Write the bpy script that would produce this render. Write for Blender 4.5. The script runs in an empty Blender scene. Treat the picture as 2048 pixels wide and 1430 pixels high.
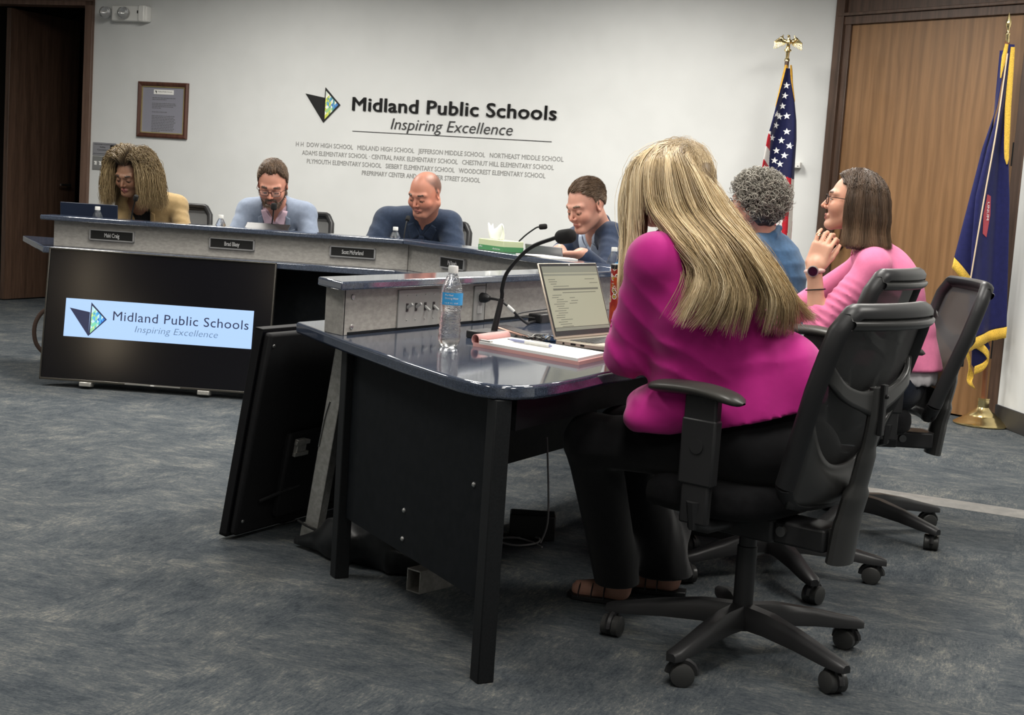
import bpy, math, random
import numpy as np
from mathutils import Vector, Matrix
random.seed(7); rng = np.random.default_rng(11)
C = bpy.context.scene.collection
SC = bpy.context.scene
R = math.radians

# ------------------------------------------------------------------ camera
EYE = 1.2; FPX = 2870.0
PITCH = R(6.5696); ROLL = R(3.8217)
cd = bpy.data.cameras.new('camera'); cam = bpy.data.objects.new('camera', cd); C.objects.link(cam)
cd.sensor_width = 36; cd.lens = 36*FPX/2048; cd.clip_start = .05; cd.clip_end = 60
_f = Vector((0, math.cos(PITCH), -math.sin(PITCH))); _u = Vector((0, math.sin(PITCH), math.cos(PITCH))); _r = Vector((1, 0, 0))
# world up leans to the right in the picture
_r2 = _r*math.cos(ROLL)+_u*math.sin(ROLL); _u2 = -_r*math.sin(ROLL)+_u*math.cos(ROLL)
cam.matrix_world = Matrix(((_r2.x, _u2.x, -_f.x, 0), (_r2.y, _u2.y, -_f.y, 0), (_r2.z, _u2.z, -_f.z, EYE), (0, 0, 0, 1)))
SC.camera = cam
# ------------------------------------------------------------------ light and exposure
SC.view_settings.view_transform = 'Standard'; SC.view_settings.look = 'None'
SC.view_settings.gamma = 1; SC.view_settings.use_curve_mapping = False
SC.view_settings.exposure = 0.12
wd = bpy.data.worlds.new('room_air'); SC.world = wd; wd.use_nodes = True
wd.node_tree.nodes['Background'].inputs[0].default_value = (.8, .88, 1, 1)
wd.node_tree.nodes['Background'].inputs[1].default_value = .02
def area(name, loc, sx, sy, power, col=(1, .965, .9), rot=(0, 0, 0), spread=170):
    l = bpy.data.lights.new(name, 'AREA'); l.shape = 'RECTANGLE'; l.size = sx; l.size_y = sy; l.energy = power; l.color = col; l.spread = R(spread)
    o = bpy.data.objects.new(name, l); C.objects.link(o); o.location = loc; o.rotation_euler = rot; return o
CEIL = 2.95
LIGHTS = [(-2.3, 9.2, 84), (.3, 8.5, 76), (1.9, 7.3, 64), (-3.5, 7.2, 56), (-1.0, 6.3, 58), (.9, 4.9, 48),
          (-2.2, 4.0, 38), (.3, 2.6, 36), (2.4, 3.6, 42), (-2.6, 1.2, 16), (.2, .4, 22), (2.2, .9, 24)]
for lx, ly, le in LIGHTS:
    area('ceiling_panel_lamp', (lx, ly, CEIL-.02), .55, 1.15, le, rot=(0, 0, R(-20)))

# ------------------------------------------------------------------ object helpers
def tag(o, label=None, cat=None, group=None, kind=None):
    if label: o['label'] = label
    if cat: o['category'] = cat
    if group: o['group'] = group
    if kind: o['kind'] = kind
    return o
def thing(name, label, cat, loc=(0, 0, 0), rz=0, group=None):
    o = bpy.data.objects.new(name, None); C.objects.link(o); o.location = loc; o.rotation_euler = (0, 0, rz)
    o.empty_display_size = .1
    return tag(o, label, cat, group)
def copy_tree(o, parent=None):
    c = o.copy(); C.objects.link(c); c.parent = parent
    for ch in list(o.children):
        copy_tree(ch, c)
    return c
def relabel(o, name, label, loc=None, rz=None, group=None):
    o.name = name; o['label'] = label
    if loc is not None: o.location = loc
    if rz is not None: o.rotation_euler = (0, 0, rz)
    if group: o['group'] = group
    return o

class MB:
    """collects shapes into one mesh"""
    def __init__(s): s.v = []; s.f = []; s.m = []; s.T = Matrix.Identity(4); s.mi = 0
    def add(s, vs, fs, mi=None):
        b = len(s.v); s.v += [tuple(s.T @ Vector(p)) for p in vs]; s.f += [tuple(i+b for i in f) for f in fs]
        s.m += [s.mi if mi is None else mi]*len(fs); return s
    def at(s, loc=(0, 0, 0), rot=(0, 0, 0)):
        from mathutils import Euler
        s.T = Matrix.Translation(loc) @ Euler(rot).to_matrix().to_4x4(); return s
    def box(s, c, d, mi=None):
        x, y, z = [k/2 for k in d]; cx, cy, cz = c
        vs = [(cx+i*x, cy+j*y, cz+k*z) for i in (-1, 1) for j in (-1, 1) for k in (-1, 1)]
        return s.add(vs, [(0, 1, 3, 2), (4, 6, 7, 5), (0, 4, 5, 1), (2, 3, 7, 6), (0, 2, 6, 4), (1, 5, 7, 3)], mi)
    def prism(s, pts, z0, z1, mi=None):
        n = len(pts); vs = [(p[0], p[1], z0) for p in pts]+[(p[0], p[1], z1) for p in pts]
        a = sum(pts[i][0]*pts[(i+1) % n][1]-pts[(i+1) % n][0]*pts[i][1] for i in range(n))
        if a < 0: vs = [(p[0], p[1], z0) for p in pts[::-1]]+[(p[0], p[1], z1) for p in pts[::-1]]
        return s.add(vs, [tuple(range(n))[::-1], tuple(range(n, 2*n))]+[(i, (i+1) % n, n+(i+1) % n, n+i) for i in range(n)], mi)
    def prism_y(s, pts, y0, y1, mi=None):
        """outline in x,z given thickness along y"""
        T = s.T; s.T = T @ Matrix(((1, 0, 0, 0), (0, 0, 1, 0), (0, 1, 0, 0), (0, 0, 0, 1)))
        n = len(pts); a = sum(pts[i][0]*pts[(i+1) % n][1]-pts[(i+1) % n][0]*pts[i][1] for i in range(n))
        if a > 0: pts = pts[::-1]
        vs = [(p[0], p[1], y0) for p in pts]+[(p[0], p[1], y1) for p in pts]
        s.add(vs, [tuple(range(n)), tuple(range(n, 2*n))[::-1]]+[(i, n+i, n+(i+1) % n, (i+1) % n) for i in range(n)], mi)
        s.T = T; return s
    def lathe(s, prof, n=24, c=(0, 0), mi=None, arc=None):
        vs = []; fs = []; k = len(prof)
        for i in range(n):
            a = 2*math.pi*i/n
            vs += [(c[0]+r*math.cos(a), c[1]+r*math.sin(a), z) for r, z in prof]
        for i in range(n):
            j = (i+1) % n
            fs += [(i*k+q, j*k+q, j*k+q+1, i*k+q+1) for q in range(k-1)]
        if prof[0][0] > 1e-5: fs.append(tuple(i*k for i in range(n))[::-1])
        if prof[-1][0] > 1e-5: fs.append(tuple(i*k+k-1 for i in range(n)))
        return s.add(vs, fs, mi)
    def tube(s, pts, r, n=8, mi=None, flat=1.0, up=(0, 0, 1)):
        P = [Vector(p) for p in pts]; K = len(P); rr = r if hasattr(r, '__len__') else [r]*K
        vs = []; nrm = None
        for i in range(K):
            t = (P[min(i+1, K-1)]-P[max(i-1, 0)]).normalized()
            if nrm is None:
                u = Vector(up); nrm = (u-t*u.dot(t))
                if nrm.length < 1e-3: u = Vector((1, 0, 0)); nrm = u-t*u.dot(t)
                nrm.normalize()
            else:
                nrm = nrm-t*nrm.dot(t); nrm.normalize()
            b = t.cross(nrm)
            for j in range(n):
                a = 2*math.pi*j/n
                vs.append(P[i]+(nrm*math.cos(a)*flat+b*math.sin(a))*rr[i])
        fs = [(i*n+j, i*n+(j+1) % n, (i+1)*n+(j+1) % n, (i+1)*n+j) for i in range(K-1) for j in range(n)]
        fs += [tuple(range(n))[::-1], tuple((K-1)*n+j for j in range(n))]
        return s.add(vs, fs, mi)
    def ball(s, c, r, n=12, m=8, mi=None):
        rx, ry, rz = r if hasattr(r, '__len__') else (r, r, r)
        T = s.T; s.T = T @ Matrix.Translation(c)
        prof = [(math.sin(math.pi*i/m), -math.cos(math.pi*i/m)) for i in range(m+1)]
        prof[0] = (0, -1); prof[-1] = (0, 1)
        vs = [(0, 0, -rz)]; fs = []
        for i in range(1, m):
            for j in range(n):
                a = 2*math.pi*j/n; vs.append((rx*prof[i][0]*math.cos(a), ry*prof[i][0]*math.sin(a), rz*prof[i][1]))
        vs.append((0, 0, rz)); L = len(vs)-1
        for j in range(n):
            fs.append((0, 1+(j+1) % n, 1+j)); fs.append((L, L-n+j, L-n+(j+1) % n))
            for i in range(m-2):
                a = 1+i*n; fs.append((a+j, a+(j+1) % n, a+n+(j+1) % n, a+n+j))
        s.add(vs, fs, mi); s.T = T; return s
    def grid(s, fn, nu, nv, mi=None, th=0, closed=False):
        """surface point fn(u,v), u,v in 0..1"""
        vs = [fn(i/nu, j/nv) for i in range(nu+1) for j in range(nv+1)]
        fs = [(i*(nv+1)+j, (i+1)*(nv+1)+j, (i+1)*(nv+1)+j+1, i*(nv+1)+j+1) for i in range(nu) for j in range(nv)]
        return s.add(vs, fs, mi)
    def build(s, name, mats, parent=None, smooth=None, bevel=0, seg=2, solid=0, sub=0, sharp=40):
        me = bpy.data.meshes.new(name); me.from_pydata(s.v, [], s.f); me.update()
        mats = mats if isinstance(mats, (list, tuple)) else [mats]
        for m in mats: me.materials.append(m)
        if len(mats) > 1:
            me.polygons.foreach_set('material_index', s.m)
        o = bpy.data.objects.new(name, me); C.objects.link(o)
        if parent is not None: o.parent = parent
        if solid:
            md = o.modifiers.new('solid', 'SOLIDIFY'); md.thickness = solid; md.offset = 0
        if bevel:
            md = o.modifiers.new('bevel', 'BEVEL'); md.width = bevel; md.segments = seg; md.limit_method = 'ANGLE'; md.angle_limit = R(40); md.harden_normals = False
        if sub:
            md = o.modifiers.new('sub', 'SUBSURF'); md.levels = sub; md.render_levels = sub
        if smooth if smooth is not None else (bevel > 0 or sub > 0):
            me.polygons.foreach_set('use_smooth', [True]*len(me.polygons))
            if not sub: me.set_sharp_from_angle(angle=R(sharp))
        return o

def struct(o): return tag(o, kind='structure')

_TXT = {}
def text_mesh(body, size=1.0, bold=0.0, shear=0.0, extrude=.002, space=1.0, fit=None, height=None, align='LEFT', res=3):
    """letters as a mesh in x,z facing -y; fit = total width in metres, height = cap height in metres"""
    cu = bpy.data.curves.new('letters', 'FONT'); cu.body = body; cu.size = 1.0; cu.offset = min(bold, 0); cu.shear = shear; cu.extrude = 0
    cu.space_character = space; cu.resolution_u = res
    o = bpy.data.objects.new('letters', cu); C.objects.link(o)
    bpy.context.view_layer.update()
    me = bpy.data.meshes.new_from_object(o.evaluated_get(bpy.context.evaluated_depsgraph_get()))
    bpy.data.objects.remove(o); bpy.data.curves.remove(cu)
    n = len(me.vertices); co = np.empty(n*3); me.vertices.foreach_get('co', co); co = co.reshape(-1, 3)
    fs = [tuple(p.vertices) for p in me.polygons]
    bpy.data.meshes.remove(me)
    w0, w1 = co[:, 0].min(), co[:, 0].max()
    if bold > 0:      # heavier weight: the glyphs laid over one another with small shifts
        base, bf = co, fs; co = np.concatenate([base+np.array([dx, dy, 0]) for dx, dy in ((-bold, -bold), (bold, -bold), (bold, bold), (-bold, bold))]); fs = [tuple(i+k*n for i in f) for k in range(4) for f in bf]; n *= 4; w0, w1 = co[:, 0].min(), co[:, 0].max()
    sx = (fit/(w1-w0)) if fit else size
    sz = (height/.729) if height else (sx if fit else size)
    x = (co[:, 0]-w0)*sx; z = co[:, 1]*sz
    tot = x.max()
    if align == 'CENTER': x = x-tot/2
    # thin solid letters: front face plus a skirt
    vs = [(a, -extrude, b) for a, b in zip(x, z)]+[(a, 0, b) for a, b in zip(x, z)]
    fb = [tuple(f) for f in fs]
    ed = {}
    for f in fb:
        for i in range(len(f)):
            a, b = f[i], f[(i+1) % len(f)]
            if (b, a) in ed: del ed[(b, a)]
            else: ed[(a, b)] = 1
    sk = [(a, a+n, b+n, b) for a, b in ed] if extrude > .0011 else []
    return vs, fb+sk
def letters(name, body, mats, parent, loc=(0, 0, 0), gap_split=True, T=None, **k):
    vs, fs = text_mesh(body, **k); gap = .55*k.get('height', .1)
    X = [p[0] for p in vs]; iv = sorted((min(X[i] for i in f), max(X[i] for i in f)) for f in fs); cuts = []; e = iv[0][1]
    for a, b in iv:
        if a-e > gap: cuts.append((a+e)/2)
        e = max(e, b)
    if not gap_split: cuts = []
    out = None
    for q in range(len(cuts)+1):
        lo = cuts[q-1] if q else -1e9; hi = cuts[q] if q < len(cuts) else 1e9
        ff = [f for f in fs if lo <= X[f[0]] < hi]; ids = {}; 
        for f in ff:
            for i in f: ids.setdefault(i, len(ids))
        m = MB(); m.T = (T or Matrix.Identity(4)) @ Matrix.Translation(loc); m.add([vs[i] for i in ids], [tuple(ids[i] for i in f) for f in ff]); o = m.build(name, mats, parent); out = out or o
    return out

# ------------------------------------------------------------------ materials
def mat(name, col, rough=.5, metal=0, spec=.5, emit=None, es=1, trans=0, ior=1.45, alpha=1, coat=0, sheen=0):
    m = bpy.data.materials.new(name); m.use_nodes = True; b = m.node_tree.nodes['Principled BSDF']
    b.inputs['Base Color'].default_value = (*col, 1); b.inputs['Roughness'].default_value = rough; b.inputs['Metallic'].default_value = metal
    b.inputs['Specular IOR Level'].default_value = spec; b.inputs['IOR'].default_value = ior
    b.inputs['Transmission Weight'].default_value = trans; b.inputs['Alpha'].default_value = alpha
    b.inputs['Coat Weight'].default_value = coat; b.inputs['Sheen Weight'].default_value = sheen
    if emit: b.inputs['Emission Color'].default_value = (*emit, 1); b.inputs['Emission Strength'].default_value = es
    return m
class NT:
    def __init__(s, m): s.t = m.node_tree; s.b = s.t.nodes['Principled BSDF']
    def n(s, k, **p):
        nd = s.t.nodes.new(k)
        for a, v in p.items():
            if a.startswith('i_'): nd.inputs[a[2:].replace('_', ' ')].default_value = v
            else: setattr(nd, a, v)
        return nd
    def l(s, a, ao, b, bi): s.t.links.new(a.outputs[ao], b.inputs[bi]); return s
    def coord(s, scale=(1, 1, 1), rot=(0, 0, 0), kind='Object', loc=(0, 0, 0)):
        tc = s.n('ShaderNodeTexCoord'); mp = s.n('ShaderNodeMapping'); mp.inputs['Scale'].default_value = scale; mp.inputs['Rotation'].default_value = rot; mp.inputs['Location'].default_value = loc
        s.l(tc, kind, mp, 'Vector'); return mp
    def noise(s, vec, scale=5, detail=4, rough=.5, dist=0):
        nd = s.n('ShaderNodeTexNoise'); nd.inputs['Scale'].default_value = scale; nd.inputs['Detail'].default_value = detail
        nd.inputs['Roughness'].default_value = rough; nd.inputs['Distortion'].default_value = dist
        if vec: s.l(vec, 0, nd, 'Vector')
        return nd
    def ramp(s, src, so, stops):
        r = s.n('ShaderNodeValToRGB'); e = r.color_ramp.elements
        while len(e) > 1: e.remove(e[-1])
        e[0].position = stops[0][0]; e[0].color = (*stops[0][1], 1)
        for p, c in stops[1:]: e.new(p).color = (*c, 1)
        s.l(src, so, r, 'Fac'); return r
    def mix(s, a, b, fac=.5, mode='MIX'):
        m = s.n('ShaderNodeMix', data_type='RGBA', blend_type=mode)
        for k, v in ((6, a), (7, b)):
            if isinstance(v[0], (int, float)): m.inputs[k].default_value = (*v, 1)
            else: s.t.links.new(v[0].outputs[v[1]], m.inputs[k])
        if isinstance(fac, tuple): s.t.links.new(fac[0].outputs[fac[1]], m.inputs[0])
        else: m.inputs[0].default_value = fac
        return m
    def bump(s, src, so, strength=.3, dist=.01):
        b = s.n('ShaderNodeBump'); b.inputs['Strength'].default_value = strength; b.inputs['Distance'].default_value = dist
        s.l(src, so, b, 'Height'); s.l(b, 'Normal', s.b, 'Normal'); return b
def speck(name, lo, hi, scale, rough, bump=0, detail=2, spec=.5, sc3=(1, 1, 1), rot=(0, 0, 0), lo_p=.35, hi_p=.65, bscale=None):
    m = mat(name, hi, rough, spec=spec); t = NT(m); c = t.coord(sc3, rot); n = t.noise(c, scale, detail, .6)
    r = t.ramp(n, 'Fac', [(lo_p, lo), (hi_p, hi)]); t.l(r, 'Color', t.b, 'Base Color')
    if bump:
        n2 = t.noise(c, bscale, 3, .6) if bscale else n
        t.bump(n2, 'Fac', bump, .002)
    return m
def cloth(name, col, var=.12, scale=60, bump=.25, rough=.85, sheen=.15, weave=900):
    m = mat(name, col, rough, spec=.12, sheen=sheen); t = NT(m); c = t.coord(); n = t.noise(c, scale, 3, .6)
    lo = tuple(k*(1-var) for k in col); hi = tuple(min(1, k*(1+var)) for k in col)
    r = t.ramp(n, 'Fac', [(.3, lo), (.7, hi)]); t.l(r, 'Color', t.b, 'Base Color')
    n2 = t.noise(c, weave, 2, .5); t.bump(n2, 'Fac', bump, .001); return m
M = {}
# painted wall
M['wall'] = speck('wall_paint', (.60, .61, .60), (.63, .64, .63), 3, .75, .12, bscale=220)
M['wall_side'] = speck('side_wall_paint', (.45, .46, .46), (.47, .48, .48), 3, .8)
M['ceiling'] = mat('ceiling_tile', (.55, .55, .54), .9)
M['laminate'] = speck('grey_laminate', (.27, .258, .238), (.345, .33, .305), 38, .5, sc3=(1, 1, 2.2))
def stone(name):
    m = mat(name, (.03, .04, .06), .07, spec=.7, ior=1.9); t = NT(m); c = t.coord()
    n = t.noise(c, 420, 2, .7); r = t.ramp(n, 'Fac', [(.28, (.018, .024, .040)), (.5, (.045, .058, .088)), (.68, (.080, .100, .140)), (.8, (.22, .25, .3))])
    n2 = t.noise(c, 90, 3, .6); r2 = t.ramp(n2, 'Fac', [(.4, (.88, .88, .9)), (.6, (1.1, 1.1, 1.12))])
    x = t.mix((r, 'Color'), (r2, 'Color'), 1.0, 'MULTIPLY'); t.l(x, 2, t.b, 'Base Color'); return m
M['stone'] = stone('navy_speckled_stone')
M['black_panel'] = speck('black_panel', (.0045, .006, .0075), (.0075, .009, .011), 30, .6, spec=.15)
M['black_metal'] = speck('black_metal', (.008, .009, .010), (.012, .013, .014), 200, .5, spec=.25)
def wood(name, lo, hi, rough=.42, sc=(14, 14, .9), ring=6):
    m = mat(name, hi, rough); t = NT(m); c = t.coord(sc); n = t.noise(c, 2.2, 6, .62, .6)
    w = t.n('ShaderNodeTexWave', wave_type='BANDS', bands_direction='X'); w.inputs['Scale'].default_value = ring; w.inputs['Distortion'].default_value = 5; w.inputs['Detail'].default_value = 3
    c2 = t.coord((1, 1, .12)); t.l(c2, 0, w, 'Vector')
    r = t.ramp(n, 'Fac', [(.28, lo), (.72, hi)]); r2 = t.ramp(w, 'Color', [(0, (.72, .70, .66)), (.5, (1.05, 1.05, 1.05)), (1, (1.1, 1.08, 1.05))])
    x = t.mix((r, 'Color'), (r2, 'Color'), .55, 'MULTIPLY'); t.l(x, 2, t.b, 'Base Color'); t.bump(n, 'Fac', .1, .002); return m
M['door_wood'] = wood('honey_oak_veneer', (.165, .084, .034), (.245, .132, .058))
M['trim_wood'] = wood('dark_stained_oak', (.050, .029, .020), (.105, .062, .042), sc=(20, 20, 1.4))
M['jamb_wood'] = wood('brown_stained_oak', (.10, .058, .042), (.17, .105, .076), sc=(20, 20, 1.4))
def carpet():
    m = mat('patterned_carpet', (.1, .11, .12), .95, spec=.1); t = NT(m)
    tc = t.n('ShaderNodeTexCoord'); mp = t.n('ShaderNodeMapping'); mp.inputs['Rotation'].default_value = (0, 0, R(20)); t.l(tc, 'Object', mp, 'Vector')
    ck = t.n('ShaderNodeTexChecker'); ck.inputs['Scale'].default_value = 1.64; t.l(mp, 0, ck, 'Vector')
    def dirn(a_, b_, scale, det, ro, dist=.3):
        o_ = []
        for sc in ((a_, b_, 1), (b_, a_, 1)):
            a = t.n('ShaderNodeMapping'); a.inputs['Scale'].default_value = sc; t.l(mp, 0, a, 'Vector'); o_.append(t.noise(a, scale, det, ro, dist))
        return t.mix((o_[0], 'Color'), (o_[1], 'Color'), (ck, 'Fac'))
    patch = t.noise(mp, 4.2, 3, .6, .3); broad = dirn(5.5, 12, 1.7, 5, .65); thread = dirn(12, 60, 2.6, 3, .8, .5); knots = t.noise(mp, 120, 3, .75)
    a1 = t.mix((patch, 'Color'), (broad, 2), .55); a2 = t.mix((thread, 2), (knots, 'Color'), .42); f3 = a2
    tot = t.mix((a1, 2), (a2, 2), .52)
    r = t.ramp(tot, 2, [(.395, (.024, .030, .036)), (.465, (.052, .061, .070)), (.525, (.088, .096, .100)), (.600, (.205, .197, .176))])
    t.l(r, 'Color', t.b, 'Base Color'); t.bump(f3, 2, .5, .004); return m
M['carpet'] = carpet()
M['brass'] = mat('polished_brass', (.82, .66, .33), .2, 1)
M['steel'] = mat('brushed_steel', (.5, .5, .49), .35, 1)
M['chrome'] = mat('chrome', (.75, .75, .75), .12, 1)
M['alu'] = speck('brushed_aluminium', (.38, .37, .34), (.5, .49, .46), 60, .4); M['alu'].node_tree.nodes['Principled BSDF'].inputs['Metallic'].default_value = .7
M['white_plastic'] = mat('white_plastic', (.75, .75, .72), .4)
M['black_plastic'] = mat('black_plastic', (.016, .016, .017), .38)
M['chair_black'] = mat('charcoal_chair_plastic', (.017, .017, .018), .42)
M['chair_grey'] = mat('dark_grey_chair_plastic', (.040, .040, .039), .34)
M['rubber'] = mat('black_foam', (.008, .008, .008), .95)
M['white'] = mat('white_ink', (.85, .85, .85), .5)
M['black'] = mat('black_ink', (.006, .006, .006), .5)
M['grey_letter'] = mat('silver_letters', (.30, .30, .29), .5, .25)
M['paper'] = mat('paper', (.78, .77, .74), .8)
M['ink_grey'] = mat('grey_print', (.12, .12, .13), .8)
# ------------------------------------------------------------------ the room
K0 = Vector((2.038, 9.776)); WA = R(-20); WX = Vector((math.cos(WA), math.sin(WA))); WN = Vector((-math.sin(R(20)), -math.cos(R(20))))
def wpt(x, off=0):                      # point on the back wall, x measured from its right-hand corner
    p = K0+WX*x+WN*off; return p
def witem(name, label, cat, x, z, off=0, group=None):
    p = wpt(x, off); return thing(name, label, cat, (p.x, p.y, z), WA, group)
def wallbox(p, q, z0, z1, th, side=1):
    d = (q-p).normalized(); n = Vector((-d.y, d.x))*th*side
    m = MB(); m.prism([p, q, q+n, p+n], z0, z1); return m
m = MB(); m.box((0, 6.5, -.03), (15, 17, .06)); struct(m.build('floor', M['carpet']))
m = MB(); m.box((0, 6, CEIL+.05), (13, 16, .1)); struct(m.build('ceiling', M['ceiling']))
struct(wallbox(wpt(-6.0), wpt(.0), 0, CEIL, .12).build('wall_back', M['wall']))
struct(wallbox(wpt(-7.1), wpt(-6.0), 2.53, CEIL, .12).build('wall_back_over_door', M['wall']))
struct(wallbox(wpt(-9.2), wpt(-7.1), 0, CEIL, .12).build('wall_back_left', M['wall']))
# casing of the open door on the left
m = MB()
for x0, x1, z0, z1 in ((-6.02, -5.945, 0, 2.56), (-7.15, -5.945, 2.463, 2.56)):
    p = wpt(x0); q = wpt(x1); m.prism([p+WN*.03, q+WN*.03, q-WN*.14, p-WN*.14], z0, z1)
struct(m.build('trim_1', M['jamb_wood'], bevel=.004))
m = MB()
p = wpt(-7.15); q = wpt(-5.945); m.prism([p+WN*.045, q+WN*.045, q, p], 2.50, 2.515)
struct(m.build('trim_2', M['jamb_wood']))
# dark passage behind it
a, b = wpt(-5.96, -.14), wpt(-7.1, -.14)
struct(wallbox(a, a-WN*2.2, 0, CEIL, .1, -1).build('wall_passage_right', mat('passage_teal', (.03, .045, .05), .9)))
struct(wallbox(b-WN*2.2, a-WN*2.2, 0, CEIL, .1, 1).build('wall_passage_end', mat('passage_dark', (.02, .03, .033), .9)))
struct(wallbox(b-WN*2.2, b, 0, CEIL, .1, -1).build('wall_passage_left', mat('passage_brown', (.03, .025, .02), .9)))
# open leaf; its darker oak puts the passage's shade into the colour
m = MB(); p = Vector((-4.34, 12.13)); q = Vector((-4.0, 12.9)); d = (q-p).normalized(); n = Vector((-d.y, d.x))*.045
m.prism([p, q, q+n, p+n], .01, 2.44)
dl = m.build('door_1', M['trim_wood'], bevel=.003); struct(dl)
m = MB(); w = p+d*.72-n*.2; m.tube([(w.x, w.y, 1.0), (w.x+.04, w.y-.03, 1.0)], .012); m.tube([(w.x+.04, w.y-.03, 1.0), (w.x-.01, w.y-.14, 1.0)], .01)
m.build('door_handle', M['steel'], dl)
# oak wall with its door
KD = Vector((.617, -.787)); KN = Vector((-.787, -.617))    # along the wall, into the room
def opt(s, off=0): return K0+KD*s+KN*off
LEN = 1.49
struct(wallbox(opt(0), opt(LEN), 2.50, CEIL, .1, 1).build('wall_right_over_door', M['trim_wood']))
m = MB()
for s0, s1, z0, z1, o in ((-.02, .05, 0, 2.9, .035), (.05, .10, 0, 2.455, .012), (LEN-.075, LEN, 0, 2.9, .02), (.0, LEN, 2.445, 2.5, .02), (0, LEN, 2.50, 2.52, .04)):
    p = opt(s0, o); q = opt(s1, o); m.prism([p, q, q-KN*.12, p-KN*.12], z0, z1)
struct(m.build('trim_3', M['trim_wood'], bevel=.003))
m = MB(); p = opt(.10, -.005); q = opt(LEN-.075, -.005); m.prism([p, q, q-KN*.05, p-KN*.05], .012, 2.445)
dr = m.build('door_2', M['door_wood'], bevel=.002); struct(dr)
m = MB(); p = opt(.165, 0); m.at((p.x, p.y, 1.0), (R(90), 0, math.atan2(KN.y, KN.x)+R(90)))
m.lathe([(.034, 0), (.036, .006), (.02, .01), (.011, .016), (.011, .04), (.024, .047), (.03, .06), (.026, .074), (0, .079)], 20)
m.build('door_knob', mat('dark_bronze', (.05, .04, .03), .3, .8), dr)
for hz in (.46, 1.62):
    m = MB(); p = opt(LEN-.083, .006); m.tube([(p.x, p.y, hz-.07), (p.x, p.y, hz+.07)], .009, 10); m.build('hinge', M['black_metal'], dr)
struct(wallbox(opt(0, -.13), opt(LEN, -.13), 0, CEIL, .06, 1).build('wall_behind_door', M['trim_wood']))
# white wall to the right of it, with the black skirting
K3 = opt(LEN, .02); K4 = K3+Vector((.10, -1.0)).normalized()*3.2; K5 = Vector((4.2, 2.0)); 
struct(wallbox(K3, K4, 0, CEIL, .1, 1).build('wall_right', M['wall']))
d = (K4-K3).normalized(); n = Vector((d.y, -d.x))
m = MB(); m.prism([K3+n*.014, K4+n*.014, K4, K3], 0, .125); struct(m.build('baseboard_right', mat('black_rubber_skirting', (.02, .02, .022), .6), bevel=.003))
m = MB(); p, q = wpt(-5.94), wpt(-.03); m.prism([p+WN*.012, q+WN*.012, q, p], 0, .11); struct(m.build('baseboard_back', bpy.data.materials['black_rubber_skirting'], bevel=.003))
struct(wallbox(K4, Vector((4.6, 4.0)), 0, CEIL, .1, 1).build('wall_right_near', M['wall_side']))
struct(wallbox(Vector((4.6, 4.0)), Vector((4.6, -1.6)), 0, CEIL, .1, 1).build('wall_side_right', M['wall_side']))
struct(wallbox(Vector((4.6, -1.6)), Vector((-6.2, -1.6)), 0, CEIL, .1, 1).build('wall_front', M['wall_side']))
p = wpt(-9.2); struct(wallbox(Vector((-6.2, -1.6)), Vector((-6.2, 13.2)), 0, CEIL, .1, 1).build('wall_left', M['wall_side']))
# unseen glowing panes behind the camera, added for warm reflections in the television
wl = mat('warm_glow_pane', (.8, .7, .5), .5, emit=(1, .82, .58), es=8)
for k, (x0, x1, z0, z1) in enumerate(((-5.92, -5.78, 2.15, 2.80), (-5.62, -5.38, 1.50, 2.05), (-3.34, -3.20, 2.35, 2.80))):
    m = MB(); m.box(((x0+x1)/2, -1.585, (z0+z1)/2), (x1-x0, .02, z1-z0)); w_ = struct(m.build('window_%d' % (k+1), wl))
    m = MB()
    for c, d in ((((x0+x1)/2, -1.58, z0-.015), (x1-x0+.06, .04, .03)), (((x0+x1)/2, -1.58, z1+.015), (x1-x0+.06, .04, .03)), ((x0-.015, -1.58, (z0+z1)/2), (.03, .04, z1-z0)), ((x1+.015, -1.58, (z0+z1)/2), (.03, .04, z1-z0))): m.box(c, d)
    m.build('window_frame', M['trim_wood'], w_)
# floor strip covering a cable
m = MB(); a = Vector((1.40, 6.29)); b = Vector((2.55, 5.74)); d = (b-a).normalized(); n = Vector((-d.y, d.x))
prof = [(-.085, 0), (-.03, .014), (.03, .014), (.085, 0)]
vs = [(*(a+n*o), z+.001) for o, z in prof]+[(*(b+n*o), z+.001) for o, z in prof]
m.add(vs, [(0, 4, 5, 1), (1, 5, 6, 2), (2, 6, 7, 3), (0, 3, 7, 4), (0, 1, 2, 3), (4, 7, 6, 5)])
tag(m.build('floor_cable_cover', speck('grey_strip', (.16, .155, .145), (.21, .2, .185), 20, .6)), 'flat grey floor strip covering a cable on the carpet behind the chairs', 'cable cover')

# ------------------------------------------------------------------ lettering and fittings on the back wall
def lx(X): return (X-2.038)/math.cos(R(20))
o = witem('wall_lettering', 'large black school district name in raised letters across the wall', 'wall lettering', -3.584, 1.733)
letters('title_letters', 'Midland Public Schools', M['black'], o, fit=1.634, height=.104, bold=.009, extrude=.012, space=1.04)
o = witem('wall_lettering', 'thin slanted black motto line under the large school name', 'wall lettering', -3.255, 1.607)
letters('motto_letters', 'Inspiring Excellence', mat('charcoal_letters', (.03, .03, .03), .5), o, fit=.975, height=.088, bold=-.013, shear=.22, extrude=.008)
m = MB(); m.box((.80, -.002, 0), (1.60, .004, .0045))
o = m.build('wall_rule', bpy.data.materials['charcoal_letters']); p = wpt(-3.575); o.location = (p.x, p.y, 1.577); o.rotation_euler = (0, 0, WA)
tag(o, 'thin black horizontal rule on the wall under the slanted motto', 'wall rule')
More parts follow.
